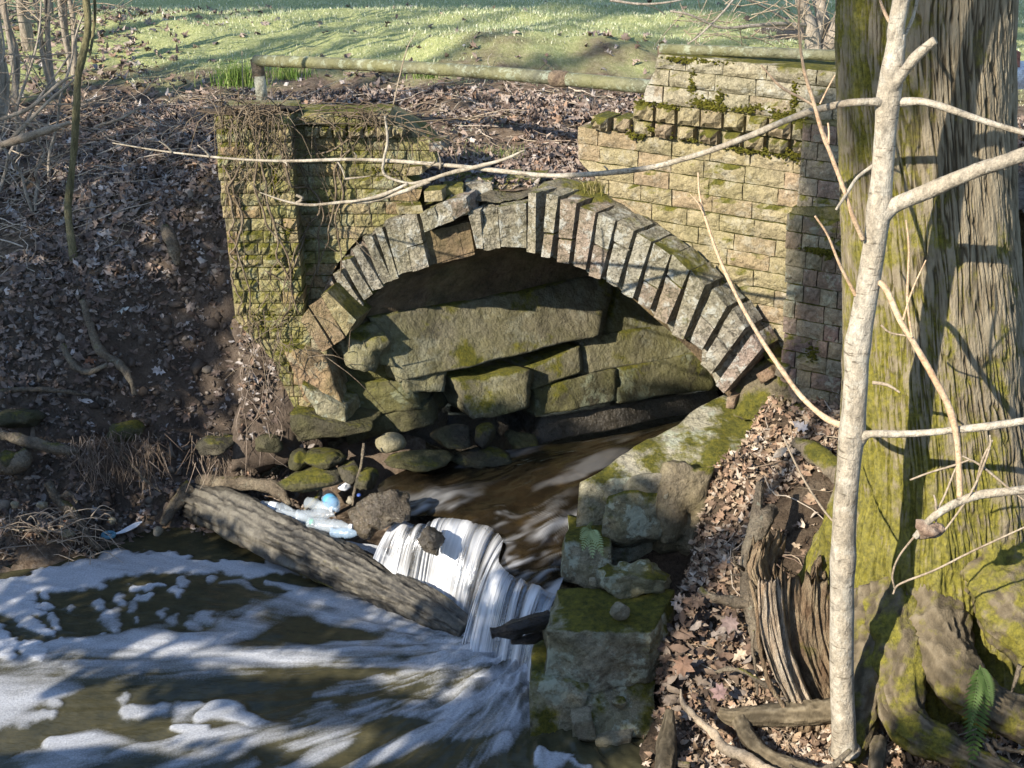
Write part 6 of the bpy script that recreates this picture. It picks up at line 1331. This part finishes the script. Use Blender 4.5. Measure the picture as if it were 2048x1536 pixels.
tag(mk('leaf_litter', v, f, m_leaf, smooth=False, cols=c), 'dark half-rotted leaves clinging to the cut earth of the left bank', 'leaf litter', kind='stuff')
r_ = np.random.default_rng(44); n = 420; P = np.array([at_y(r_.uniform(478, 600 + (q % 3) * 15), r_.uniform(640, 900), 6.94 + r_.uniform(-.03, .04)) for q in range(n)])
v, f, c = leaf_mesh(P, np.tile([0, -.9, .5], (n, 1)), r_.uniform(.02, .06, n), 45, cols=LEAFC * .7)
tag(mk('leaf_litter', v, f, m_leaf, smooth=False, cols=c), 'dead leaves caught in the earth at the left foot of the brick pier', 'leaf litter', kind='stuff')
# litter on the right bank
WARM = np.array([(0.28, 0.20, 0.13), (0.20, 0.135, 0.09), (0.35, 0.27, 0.19), (0.42, 0.345, 0.27), (0.14, 0.095, 0.065), (0.29, 0.19, 0.125)])
def rdens(x, y):
    w = x - ledge_edge(y); q = np.stack([x, y, 0 * x], 1)
    wide = np.interp(y, LW_Y, LW)
    return (w > wide * 0.9) * (np.hypot(x - 1.6, y - 5.22) > 0.42) * np.clip(0.62 + 0.7 * fbm(q * 2.4, 951, 3) + 0.5 * sstep(5.75, 6.0, y), 0.05, 1) * (NR[0] * x + NR[1] * y < 6.12)
x, y = scatter(21000, 0.4, 2.6, 4.6, 6.5, rdens, 13)
P = np.stack([x, y, right_z(x, y) + 0.012 + rng.uniform(0, .015, len(x))], 1)
v, f, c = leaf_mesh(P, normals(right_z, x, y), np.full(len(x), 0.052), 23, cols=WARM)
tag(mk('leaf_litter', v, f, m_leaf, smooth=False, cols=c), 'crisp tan leaves covering the right bank between the wall and the stump', 'leaf litter', kind='stuff')
# mud-shore debris below the hollow of the left bank
x, y = scatter(1500, -3.2, -0.9, 6.5, 7.2, lambda x, y: sstep(-0.02, 0.03, bank_d(x, y)) * sstep(0.5, 0.2, bank_d(x, y)), 14)
P = np.stack([x, y, ground_z(x, y) + 0.008], 1); v, f, c = leaf_mesh(P, normals(ground_z, x, y), rng.uniform(.015, .05, len(x)), 24, cols=LEAFC * 0.75)
tag(mk('shore_debris', v, f, m_leaf, smooth=False, cols=c), 'small bits of leaf and bark strewn on the mud shore', 'debris', kind='stuff')
# big leaves one can pick out singly
def single_leaf(p, n, size, kind, col, label, seed, group):
    r = np.random.default_rng(seed); o = leaf_tpl(kind); t = np.concatenate([[[0, 0.05]], o]); k = len(o)
    n = np.asarray(n, float) + r.normal(0, .25, 3); n /= np.linalg.norm(n); a = r.uniform(0, 6.28); ax = np.cross(n, (math.cos(a), math.sin(a), 0.1)); ax /= np.linalg.norm(ax); ay = np.cross(n, ax)
    mid = t * 0.55; t2 = np.concatenate([t[:1], mid[1:], t[1:]])
    z_ = r.normal(0, .5) * t2[:, 0] ** 2 + r.normal(0, .5) * t2[:, 1] ** 2 + .06 * r.normal(size=len(t2))
    v = np.asarray(p) + size * (t2[:, :1] * ax + t2[:, 1:] * ay + z_[:, None] * n)
    f = [[0, 1 + i, 1 + (i + 1) % k] for i in range(k)] + [[1 + i, 1 + k + i, 1 + k + (i + 1) % k, 1 + (i + 1) % k] for i in range(k)]
    return solo('fallen_leaf', label, 'leaf', v, f, m_leaf, group, smooth=True, cols=np.tile(np.array(col) * r.uniform(.85, 1.15), (len(v), 1)))
rr = np.random.default_rng(66)
hp = []
for k in range(300):
    px, py = rr.uniform(1318, 1500), rr.uniform(1195, 1470)
    if px < 1350 and py < 1250: px += 40
    hp.append(at_y(px, py, 5.37 - (py - 1200) * 0.0013 + rr.uniform(-.05, .03)))
hp = np.array(hp); v, f, c = leaf_mesh(hp, np.tile([-.3, -.9, .6], (len(hp), 1)), rr.uniform(.05, .09, len(hp)), 67, cols=WARM * np.array([.54, .55, .60]))
tag(mk('leaf_heap', v, f, m_leaf, smooth=False, cols=c), 'drift of wet brown maple leaves between the mossy blocks and the stump', 'leaf heap', kind='stuff')
for k, (px, py, Y, sz, kd, col, lab) in enumerate([
        (1460, 1245, 5.22, .085, 1, (.23, .17, .15), 'mauve-brown maple leaf on the dirt left of the rotten stump'), (1440, 1385, 5.03, .08, 1, (.21, .14, .13), 'dark pinkish maple leaf below the thin grey curving root'),
        (1365, 1330, 5.14, .10, 1, (.22, .135, .09), 'largest russet leaf at the heart of the leaf drift'), (1480, 1310, 5.12, .08, 0, (.38, .30, .22), 'crumpled tan leaf above the thin grey curving root'),
        (1600, 852, 6.15, .08, 0, (.40, .37, .36), 'whitish maple leaf on the litter under the pilaster'), (1560, 905, 6.0, .08, 2, (.45, .37, .28), 'pale tan maple leaf lying sunlit in the litter by the mossy root end')]):
    single_leaf(at_y(px, py, Y - .03), (-.2, -.9, .6), sz, kd, col, lab, 1000 + k, 'large leaves on the right bank')
for k, (px, py, lab) in enumerate([(245, 618, 'pale lobed leaf below the slim greenish trunk'), (318, 742, 'whitish oak leaf right of the crooked bare root'), (305, 890, 'tan oak leaf hanging among the rootlets over the hollow'), (336, 968, 'curled tan leaf lying near the root end of the log'), (495, 640, 'orange-brown leaf by the left foot of the pier'), (20, 515, 'big pale leaf at the left edge of the slope'), (130, 1045, 'reddish leaf on the mud beside the grey snag'), (215, 1040, 'orange leaf next to the yellowish waterline stone'), (180, 720, 'rusty leaf in the bend of the crooked root')]):
    ts = np.linspace(6.3, 9.5, 900); d = ray(px, py); pts = C0 + d * (ts / d[1])[:, None]; gz = ground_z(pts[:, 0], pts[:, 1]); hit = np.where(pts[:, 2] < gz + 0.02)[0]
    if len(hit) == 0: continue
    single_leaf(pts[hit[0]], (0, -.7, .8), rr.uniform(.06, .085), 0, [(0.40, 0.40, 0.35), (0.50, 0.44, 0.40), (0.38, 0.28, 0.20), (0.38, 0.28, 0.20), (.38, .20, .11), (.5, .44, .4), (.34, .16, .10), (.40, .2, .1), (.34, .16, .09)][k], lab, 1100 + k, 'single leaves on the left bank')
# twigs and dead stalks lying in the litter
g = Geo()
def lay_twigs(n, x0, x1, y0, y1, fz, ok, rad, L0, L1, up, seed, g):
    r = np.random.default_rng(seed); k = 0
    while k < n:
        xx, yy = r.uniform(x0, x1), r.uniform(y0, y1)
        if not ok(np.array([xx]), np.array([yy]))[0]: k += .2; continue
        a = r.uniform(0, 6.28); L_ = r.uniform(L0, L1); m_ = 6; t = np.linspace(0, 1, m_)
        bx = xx + np.cos(a) * L_ * t + r.normal(0, .02, m_); by = yy + np.sin(a) * L_ * t + r.normal(0, .02, m_); bz = fz(bx, by)
        if bz.max() - bz.min() > .45 * L_: k += .1; continue
        lift = r.uniform(0, up) * t ** 1.3 if r.random() < .45 else 0 * t
        z_ = bz[0] + (bz - bz[0]) * (1 - np.minimum(1, lift * 6)) + lift + .022
        rd = rad * r.uniform(.5, 1.5)
        v, f = tube(smooth_path(np.stack([bx, by, np.maximum(z_, bz + .004)], 1), 9), [rd, rd * .8, rd * .4], 5, cap=False); g.add(v, f, [(0.30, .24, .17), (0.22, .165, .115), (0.42, .35, .27), (.16, .11, .08)][r.integers(4)]); k += 1
okl = lambda x, y: front_ok(x, y) & (bank_d(x, y) > .85)
deckz = lambda x, y: np.maximum(ground_z(x, y), 1.5)
lay_twigs(700, -3.4, -1.45, 7.0, 9.6, lambda x, y: ground_z(np.minimum(x, -1.47), y), okl, .0032, .15, .6, .22, 31, g)
lay_twigs(320, -1.3, 1.2, 7.5, 9.8, deckz, okl, .003, .12, .5, .08, 32, g)
lay_twigs(170, 0.9, 2.0, 4.8, 6.2, right_z, lambda x, y: rdens(x, y) > .1, .003, .08, .4, .06, 33, g)
tw_ = mk('twig_litter', g.V(), g.f, m_leaf, None, True, np.concatenate(g.c)); tag(tw_, 'dead twigs and stalks lying criss-cross in the leaf litter', 'twigs', kind='stuff')
# hanging rootlets under the left bank's lip, roots on the shore
g = Geo(); rr = np.random.default_rng(9)
for k in range(330):
    px = rr.choice([rr.uniform(130, 330), rr.uniform(150, 330), rr.uniform(380, 560)]); py = rr.uniform(860, 930) if px < 480 else rr.uniform(640, 900)
    Yb = np.interp(px, [0, 200, 330, 450, 590], [6.80, 6.86, 6.93, 6.97, 6.80]); p = at_y(px, py, Yb - rr.uniform(.0, .06)); L_ = rr.uniform(.05, .22); w_ = rr.normal(0, .03)
    v, f = tube(smooth_path([p, p + np.array([w_, rr.normal(0, .015), -L_ * .5]), p + np.array([w_ * 1.5 + rr.normal(0, .03), rr.normal(0, .02), -L_])], 6), [.0022, .0018, .0008], 3, cap=False); g.add(v, f, [(.20, .155, .115), (.30, .24, .19), (.13, .095, .07)][k % 3])
for k in range(130):
    px, py = rr.uniform(0, 200), rr.uniform(1030, 1125); p = at_y(px, py, 6.62 + rr.uniform(-.05, .08)); d = np.array([rr.normal(), rr.normal() * .5, rr.normal() * .3]) * .07
    v, f = tube(smooth_path([p, p + d + np.array([0, 0, .03]), p + 2 * d + np.array([0, 0, -.03])], 6), [.004, .003, .001], 4, cap=False); g.add(v, f, [(.24, .19, .14), (.33, .27, .2)][k % 2])
tag(mk('hanging_rootlets', g.V(), g.f, m_leaf, None, True, np.concatenate(g.c)), 'fine roots hanging from the undercut lip of the left bank', 'rootlets', kind='stuff')

# grass: short winter lawn, with tufts
def make_grassmat():
    T = NT('grass_blade'); a = T.n('ShaderNodeAttribute'); a.attribute_name = 'col'
    b = T.bsdf(a.outputs['Color'], 0.7, None, 0.2); tl = T.n('ShaderNodeBsdfTranslucent'); T.l(a.outputs['Color'], tl.inputs[0]); mx = T.n('ShaderNodeMixShader'); mx.inputs[0].default_value = 0.25
    T.l(b.outputs[0], mx.inputs[1]); T.l(tl.outputs[0], mx.inputs[2]); T.l(mx.outputs[0], T.out.inputs[0]); return T.m
m_grass = make_grassmat()
def blades(P, h, w, seed, lean=.5, cols=((.10, .15, .035), (.17, .21, .06), (.28, .28, .13), (.36, .33, .20))):
    r = np.random.default_rng(seed); n = len(P); a = r.uniform(0, 6.28, n); d = np.stack([np.cos(a), np.sin(a), 0 * a], 1); b = r.uniform(0, 6.28, n); s_ = np.stack([np.cos(b), np.sin(b), 0 * b], 1) * (w * r.uniform(.6, 1.3, n))[:, None]
    hh = h * r.uniform(.5, 1.3, n); tip = P + np.array([0, 0, 1]) * hh[:, None] + d * (hh * r.uniform(0, lean, n) * 1.5)[:, None]; mid = P + np.array([0, 0, .62]) * hh[:, None] + d * (hh * .25 * r.uniform(0, lean, n))[:, None]
    V = np.stack([P - s_, P + s_, mid + s_ * .7, mid - s_ * .7, tip], 1).reshape(-1, 3); o = np.arange(n)[:, None] * 5
    F = np.concatenate([o + np.array([[0, 1, 2]]), o + np.array([[0, 2, 3]]), o + np.array([[3, 2, 4]])]); c = np.array(cols)[r.choice(len(cols), n)] * r.uniform(.75, 1.25, (n, 1))
    return V, F, np.repeat(c, 5, 0)
def lk2(x, y):
    q = np.stack([x, y, 0 * x], 1); return np.clip(lawn_k(x, y) * (.6 + .6 * fbm(q * 1.4, 961, 3)) + 0.30 * sstep(0.12, 0.5, fbm(q * 1.6, 962, 3)) * (x > -1.1) * (y > 7.5), 0.0, 1) * front_ok(x, y)
x, y = scatter(150000, -6.5, 6.5, 7.3, 15, lk2, 15); x2, y2 = scatter(60000, -9, 9, 15, 24, lambda x, y: 0 * x + .8, 16)
x = np.concatenate([x, x2]); y = np.concatenate([y, y2]); P = np.stack([x, y, ground_z(x, y) - .004], 1)
sc_ = np.interp(y, [7, 10, 24], [.7, 1.0, 1.8]); v, f, c = blades(P, .024 * sc_, .0030 * sc_, 17, .8, ((.26, .315, .16), (.355, .395, .22), (.47, .48, .30), (.57, .56, .41)))
tag(mk('grass', v, f, m_grass, smooth=False, cols=c), 'short frost-pale lawn grass beyond the bridge', 'grass', kind='stuff')
def tuft(px, py, Y, n, h, label, seed, spread=.06, cols=((.08, .145, .025), (.135, .21, .04), (.22, .27, .08))):
    c = at_y(px, py, Y); r = np.random.default_rng(seed); P = c + np.stack([r.normal(0, spread, n), r.normal(0, spread * .6, n), np.full(n, -.02)], 1); v, f, cc = blades(P, np.full(n, h), np.full(n, .0022), seed, 1.1, cols)
    solo('grass_tuft', label, 'grass tuft', v, f, m_grass, cols=cc, smooth=False)
tuft(480, 165, 9.0, 420, .15, 'bright green grass tuft left of the whitish rail post', 51, .07); tuft(575, 150, 9.2, 200, .13, 'green grass tuft behind the rail just right of its post', 52, .07); tuft(850, 150, 8.9, 120, .10, 'sprig of grass behind the middle of the pipe rail', 53, .05)
tuft(990, 310, 7.75, 160, .07, 'small grass tuft on the deck above the arch crown', 54, .08, ((.12, .16, .04), (.22, .23, .09), (.34, .30, .17))); tuft(1195, 378, 7.05, 150, .07, 'dry yellowish grass tuft at the broken foot of the parapet', 55, .04, ((.16, .15, .04), (.26, .22, .08), (.34, .28, .13)))
g = Geo(); rr = np.random.default_rng(19)
for (pts, lab) in [([(787, 210, 7.1), (800, 150, 7.12), (815, 95, 7.14), (832, 65, 7.15)], 'tall dry stalk standing on the left spandrel wall in front of the rail'), ([(487, 200, 8.2), (485, 150, 8.2), (484, 102, 8.2)], 'thin upright stalk left of the whitish rail post')]:
    v, f = tube(smooth_path([at_y(*p) for p in pts], 14), [.004, .003, .0015], 5); solo('dry_stalk', lab, 'stalk', v, f, m_twig)

# ------------------------------------------------------------------ dead vines over the pier
m_vine = stone_mat('dark_vine_bark', [(0.09, 0.065, 0.042), (0.15, 0.115, 0.075), (0.22, 0.175, 0.12)], 12, bump=0.4)
vn = thing('dead_vine', 'tangle of leafless brown vines hanging down the leaning pier and wall', 'vine', (-1.0, 6.85, 1.4))
rr = np.random.default_rng(27)
def wallY(x_): return 6.885 if x_ < -1.02 else 7.03
def vine(px, py, L_, rad, drift=0.0):
    p = at_y(px, py, 6.88 if px < 590 else 7.02); pts = [p]; a = rr.normal(0, .25) + drift
    for i in range(max(4, int(L_ / .06))):
        a = a * .85 + rr.normal(0, .28); q = pts[-1] + np.array([math.sin(a), 0, -math.cos(a)]) * .06; q[0] = q[0] if q[0] > -1.35 + .1 * max(0, 1.3 - q[2]) else -1.35 + .1 * max(0, 1.3 - q[2]) + abs(rr.normal(0, .03))
        q[1] = wallY(q[0]) - .012 - abs(rr.normal(0, .012)); pts.append(q)
        if q[2] < 0.75: break
    v, f = tube(smooth_path(pts, len(pts) * 2), [rad, rad * .8, rad * .35], 5, .2, 30, int(px), cap=False); return v, f, pts
for (px, py, L_, rad, dr) in [(445, 330, 1.3, .006, .12), (500, 240, 1.3, .006, .1), (520, 250, 1.2, .006, .05), (560, 300, 1.0, .006, -.02), (660, 250, .9, .006, -.1), (700, 300, .7, .006, -.15), (735, 240, .6, .005, -.2), (640, 400, .5, .005, -.2), (480, 330, .9, .006, .15), (610, 470, .35, .005, .1)]:
    v, f, _ = vine(px, py, L_, rad, dr); mk('stem', v, f, m_vine, vn)
g = Geo()
for k in range(95):
    px = rr.uniform(430, 830) if k % 3 else rr.uniform(440, 600); py = rr.uniform(215, 300) if rr.random() < .6 else rr.uniform(300, 640)
    if px > 640 and py > 470: continue
    v, f, pts = vine(px, py, rr.uniform(.1, .6), rr.uniform(.0012, .003), rr.normal(0, .4)); g.add(v, f)
for k in range(90):                                   # root mat hanging over the pier top
    px, py = rr.normal(505, 40), rr.normal(222, 12); p = at_y(px, py, 6.87); d = np.array([rr.normal() * .06, -abs(rr.normal()) * .04, rr.normal() * .04])
    v, f = tube(smooth_path([p, p + d, p + d * 1.5 + np.array([0, 0, -abs(rr.normal()) * .08])], 6), [.003, .0025, .001], 4, cap=False); g.add(v, f)
for k in range(45):                                   # trailing stems over the wall top
    px, py = rr.uniform(590, 860), rr.uniform(208, 250) + 0.0; p = at_y(px, py + max(0, (px - 780)) * .6, 6.98); d = np.array([rr.normal() * .12, -abs(rr.normal()) * .03, rr.normal() * .03])
    v, f = tube(smooth_path([p, p + d, p + d * 1.6 + np.array([0, 0, -abs(rr.normal()) * .10])], 7), [.003, .0025, .001], 4, cap=False); g.add(v, f)
for k in range(25):                                   # fallen tangle at the foot of the pier
    px, py = rr.uniform(480, 700), rr.uniform(640, 770); p = at_y(px, py, 6.78); d = np.array([rr.normal() * .08, rr.normal() * .03, rr.normal() * .06 - .02])
    v, f = tube(smooth_path([p, p + d + np.array([0, -.02, .02]), p + d * 2 + np.array([0, 0, -.05])], 7), [.0025, .002, .001], 4, cap=False); g.add(v, f)
tag(mk('tendrils', g.V(), g.f, m_vine, vn), kind='stuff')
v, f = rock(at_y(505, 222, 7.0), (.17, .10, .025), 88, 4, .5, 0, 2, 3); mk('root_mat', v, f, m_soil, vn)

# ------------------------------------------------------------------ ferns
m_fern = flatm('fern_green', (0.075, 0.125, 0.03), .6); m_fernp = flatm('pale_fern', (0.30, 0.36, 0.16), .6)
def frond(g, a, b, droop, width, n=16, m=None):
    t = np.linspace(0, 1, n); P = a + (b - a) * t[:, None]; P[:, 2] -= droop * np.sin(np.pi * t) * -1 * .3 + droop * t ** 2
    d = (b - a) / np.linalg.norm(b - a); side = np.cross(d, (0, -0.8, .6)); side /= np.linalg.norm(side)
    v, f = tube(P, [.0018, .0008], 4, cap=False); g.add(v, f)
    for i in range(2, n):
        w_ = width * math.sin(math.pi * (0.12 + .88 * t[i]) ** .9) + .004; L1 = np.linalg.norm(b - a) / n * .48
        for s_ in (-1, 1):
            q = P[i]; tip = q + side * s_ * w_ + d * w_ * .45 + np.array([0, -.004, -.15 * w_]); mid = (q + tip) / 2
            g.add([q - d * L1 * .4, mid - d * L1 * .9 + np.array([0, -.002, .003]), tip, mid + d * L1 * .9, q + d * L1 * .6], [[0, 1, 2, 3, 4]])
for (name, label, base, tips, m_, wd) in [('fern', 'small pale green fern sprouting from the crack between the ledge blocks', (1182, 1058, 5.42), [(1160, 1068, 5.32), (1205, 1100, 5.32), (1185, 1105, 5.30), (1175, 1042, 5.36), (1195, 1078, 5.3), (1165, 1090, 5.31)], m_fernp, .022),
                                      ('fern', 'long green fern frond hanging in the hollow under the tree roots', (1960, 1330, 4.52), [(1945, 1525, 4.42), (1985, 1400, 4.42), (1940, 1450, 4.40)], m_fern, .05)]:
    t_ = thing(name, label, 'fern', tuple(at_y(*base)))
    for k, tp2 in enumerate(tips):
        g = Geo(); frond(g, at_y(*base), at_y(*tp2), .02, wd if k == 0 or name == 'x' or wd < .03 else wd * .5, 22 if wd > .03 else 12); mk('frond', g.V(), g.f, m_, t_)
# ------------------------------------------------------------------ trees and shrubs on the near bank, behind and beside the viewpoint (unseen; foliage shaped to shade the place)
m_ever = flatm('evergreen_leaf', (0.05, 0.075, 0.025), .5)
SE, CE = math.sin(SUN_EL), math.cos(SUN_EL)
def sp3(a, b, c): return np.array([(a + c) / math.sqrt(2), (c - a) / math.sqrt(2), (b - SE * c) / CE])
def near_z(x, y):
    yy = y - 1.6 * float(sstep(-2.4, -3.6, np.array([x]))[0]); return float(np.interp(yy, [-30, -12, 1.5, 2.6, 3.9], [3.4, 2.6, 1.9, 0.9, -0.35]))
def evergreen(name, label, base, lobes, leaf, n_per, seed, r_trunk=.1, gaps=(), cat='tree'):
    """trunk with limbs reaching into leafy lobes; lobes: (a, b, c, ra, rb) in the sun's frame"""
    r = np.random.default_rng(seed); t = thing(name, label, cat, base); base = np.array(base, float)
    P = []
    for (a, b, c, ra, rb) in lobes:
        n = int(n_per * ra * rb * 3.14); u = r.normal(size=(n, 3)); u /= np.linalg.norm(u, axis=1)[:, None]; u *= r.uniform(.25, 1.0, n)[:, None] ** .6
        A = a + u[:, 0] * ra; B = b + u[:, 1] * rb; Cc = c + u[:, 2] * min(ra, 1.2); k = np.ones(n, bool)
        for (a0, b0, a1, b1, hw) in gaps:
            tt = np.clip((A - a0) / (a1 - a0), 0, 1); k &= ~((np.abs(B - (b0 + (b1 - b0) * tt)) < hw * (1 + .4 * np.sin(A * 9))) & (A > a0) & (A < a1))
        P.append(np.stack([(A + Cc) / math.sqrt(2), (Cc - A) / math.sqrt(2), (B - SE * Cc) / CE], 1)[k])
        q = sp3(a, b, c); mid = base + (q - base) * .5; mid[:2] = base[:2] + (q - base)[:2] * .3
        v, f = tube(smooth_path([base - np.array([0, 0, .1]), mid, q], 14), [r_trunk, r_trunk * .6, r_trunk * .2], 8, .1); mk('trunk', v, f, m_shrub, t)
    P = np.concatenate(P); n = len(P); d = r.normal(size=(n, 3)); d /= np.linalg.norm(d, axis=1)[:, None]; e = np.cross(d, r.normal(size=(n, 3))); e /= np.linalg.norm(e, axis=1)[:, None]
    L_ = leaf * r.uniform(.6, 1.3, n)[:, None]; V = np.stack([P - d * L_, P + e * L_ * .4, P + d * L_, P - e * L_ * .4], 1).reshape(-1, 3)
    mk('crown', V, np.arange(n * 4).reshape(n, 4), m_ever, t, smooth=False)
def bz(a, c): p = sp3(a, 0, c); return (p[0], p[1], near_z(p[0], p[1]))
# unseen dense holly, added to put the left slope in shade
evergreen('holly_shade_caster', 'unseen dense holly left of the viewpoint, added to shade the left slope', bz(-7.3, -3), [(-7.2, 2.2, -3, 1.15, .9), (-7.5, 3.2, -3.2, 1.4, .85), (-6.75, 3.1, -2.8, .68, .75), (-6.55, 2.2, -2.8, .5, .7), (-8.3, 2.6, -3.2, .9, 1.0), (-6.4, 1.5, -2.6, .5, .5)], .09, 330, 1, .12)
# unseen laurel bushes added to shade the pool, slits cut for sun bands
GAPS = [(-5.3, 1.40, -3.9, 1.84, .065), (-4.7, 1.30, -3.75, 1.58, .07), (-6.0, 1.02, -4.9, 1.28, .07)]
evergreen('laurel_shade_caster', 'unseen broad laurel bush left of the viewpoint, added to shade the pool', bz(-5.2, -.8), [(-5.7, 1.55, -.6, .6, .42), (-5.1, 1.62, -.8, .55, .36), (-4.6, 1.6, -1, .5, .34)], .05, 2600, 2, .03, GAPS, 'bush')
evergreen('laurel_shade_caster', 'unseen taller laurel bush beside the broad one, added to shade falls and ledge front', bz(-3.7, -1.4), [(-4.15, 1.75, -1.2, .42, .55), (-3.75, 2.1, -1.4, .36, .70), (-3.4, 1.9, -1.5, .25, .6), (-3.9, 1.5, -1.4, .4, .4), (-3.82, 2.52, -1.4, .32, .40), (-3.5, 2.45, -1.5, .26, .42), (-5.0, 2.74, -1.2, .32, .26), (-4.75, 3.24, -1.2, .2, .2)], .05, 2600, 3, .03, GAPS, 'bush')  # extra lobes added to shade the ledge front and the culvert foot
# tall pines farther back: their crowns shade the far lawn
evergreen('pine_tree', 'tall pine far behind the viewpoint to the left', bz(-11.8, -10), [(-11.6, 6.15, -10, 1.5, .95), (-13.8, 5.6, -10.5, 1.4, 1.0), (-10.2, 6.65, -9.5, 1.1, .85), (-12.5, 7.4, -10, 1.8, .9)], .22, 210, 4, .2)
evergreen('pine_tree', 'second tall pine behind the viewpoint', bz(-8.4, -12), [(-8.8, 6.8, -12, 1.15, .78), (-7.3, 7.1, -12, 1.2, .75), (-9.8, 7.7, -12, 1.5, .8), (-6.3, 7.6, -12, 1.2, .8), (-8.0, 8.6, -12, 1.6, .9)], .22, 210, 5, .2)
# a slim bare tree, and unseen ivy lobes added to shade pilaster and upper trunk
pt = thing('bare_tree', 'slim bare tree behind the viewpoint on the near bank', 'tree', bz(-3.37, -6))
b0 = np.array(bz(-3.37, -6)); v, f = tube(smooth_path([b0 - np.array([0, 0, .2]), b0 + np.array([0.0, 0, 5]), b0 + np.array([.05, .05, 9]), b0 + np.array([.0, .1, 14])], 30), [.06, .055, .05, .03], 14, .05); mk('trunk', v, f, m_shrub, pt)
g = Geo(); rq = np.random.default_rng(8)
for k in range(7): branchy(g, b0 + np.array([0, 0, 8.6 + k * .7]), (math.cos(k * 2.4), math.sin(k * 2.4), .8), 2.6, .05, 3, rq)
mk('limb', g.V(), g.f, m_shrub, pt)
evergreen('ivy_shade_caster', 'unseen ivy clump added behind the viewpoint to shade the pilaster and upper trunk', bz(-2.75, -5), [(-2.72, 4.75, -5, .27, .62), (-2.95, 5.0, -5, .25, .5), (-3.52, 3.62, -5, .15, .26), (-3.53, 4.05, -5, .16, .3), (-3.54, 4.5, -5, .15, .3)], .05, 2400, 6, .02)
evergreen('laurel_shade_caster', 'unseen small laurel bush right of the bare tree, added to shade the roots', bz(-2.1, -1.5), [(-2.04, 2.15, -1.5, .26, .62), (-2.62, 1.75, -1.5, .22, .28)], .05, 2200, 7, .03, cat='bush')  # unseen bush added to shade the root mass at lower right
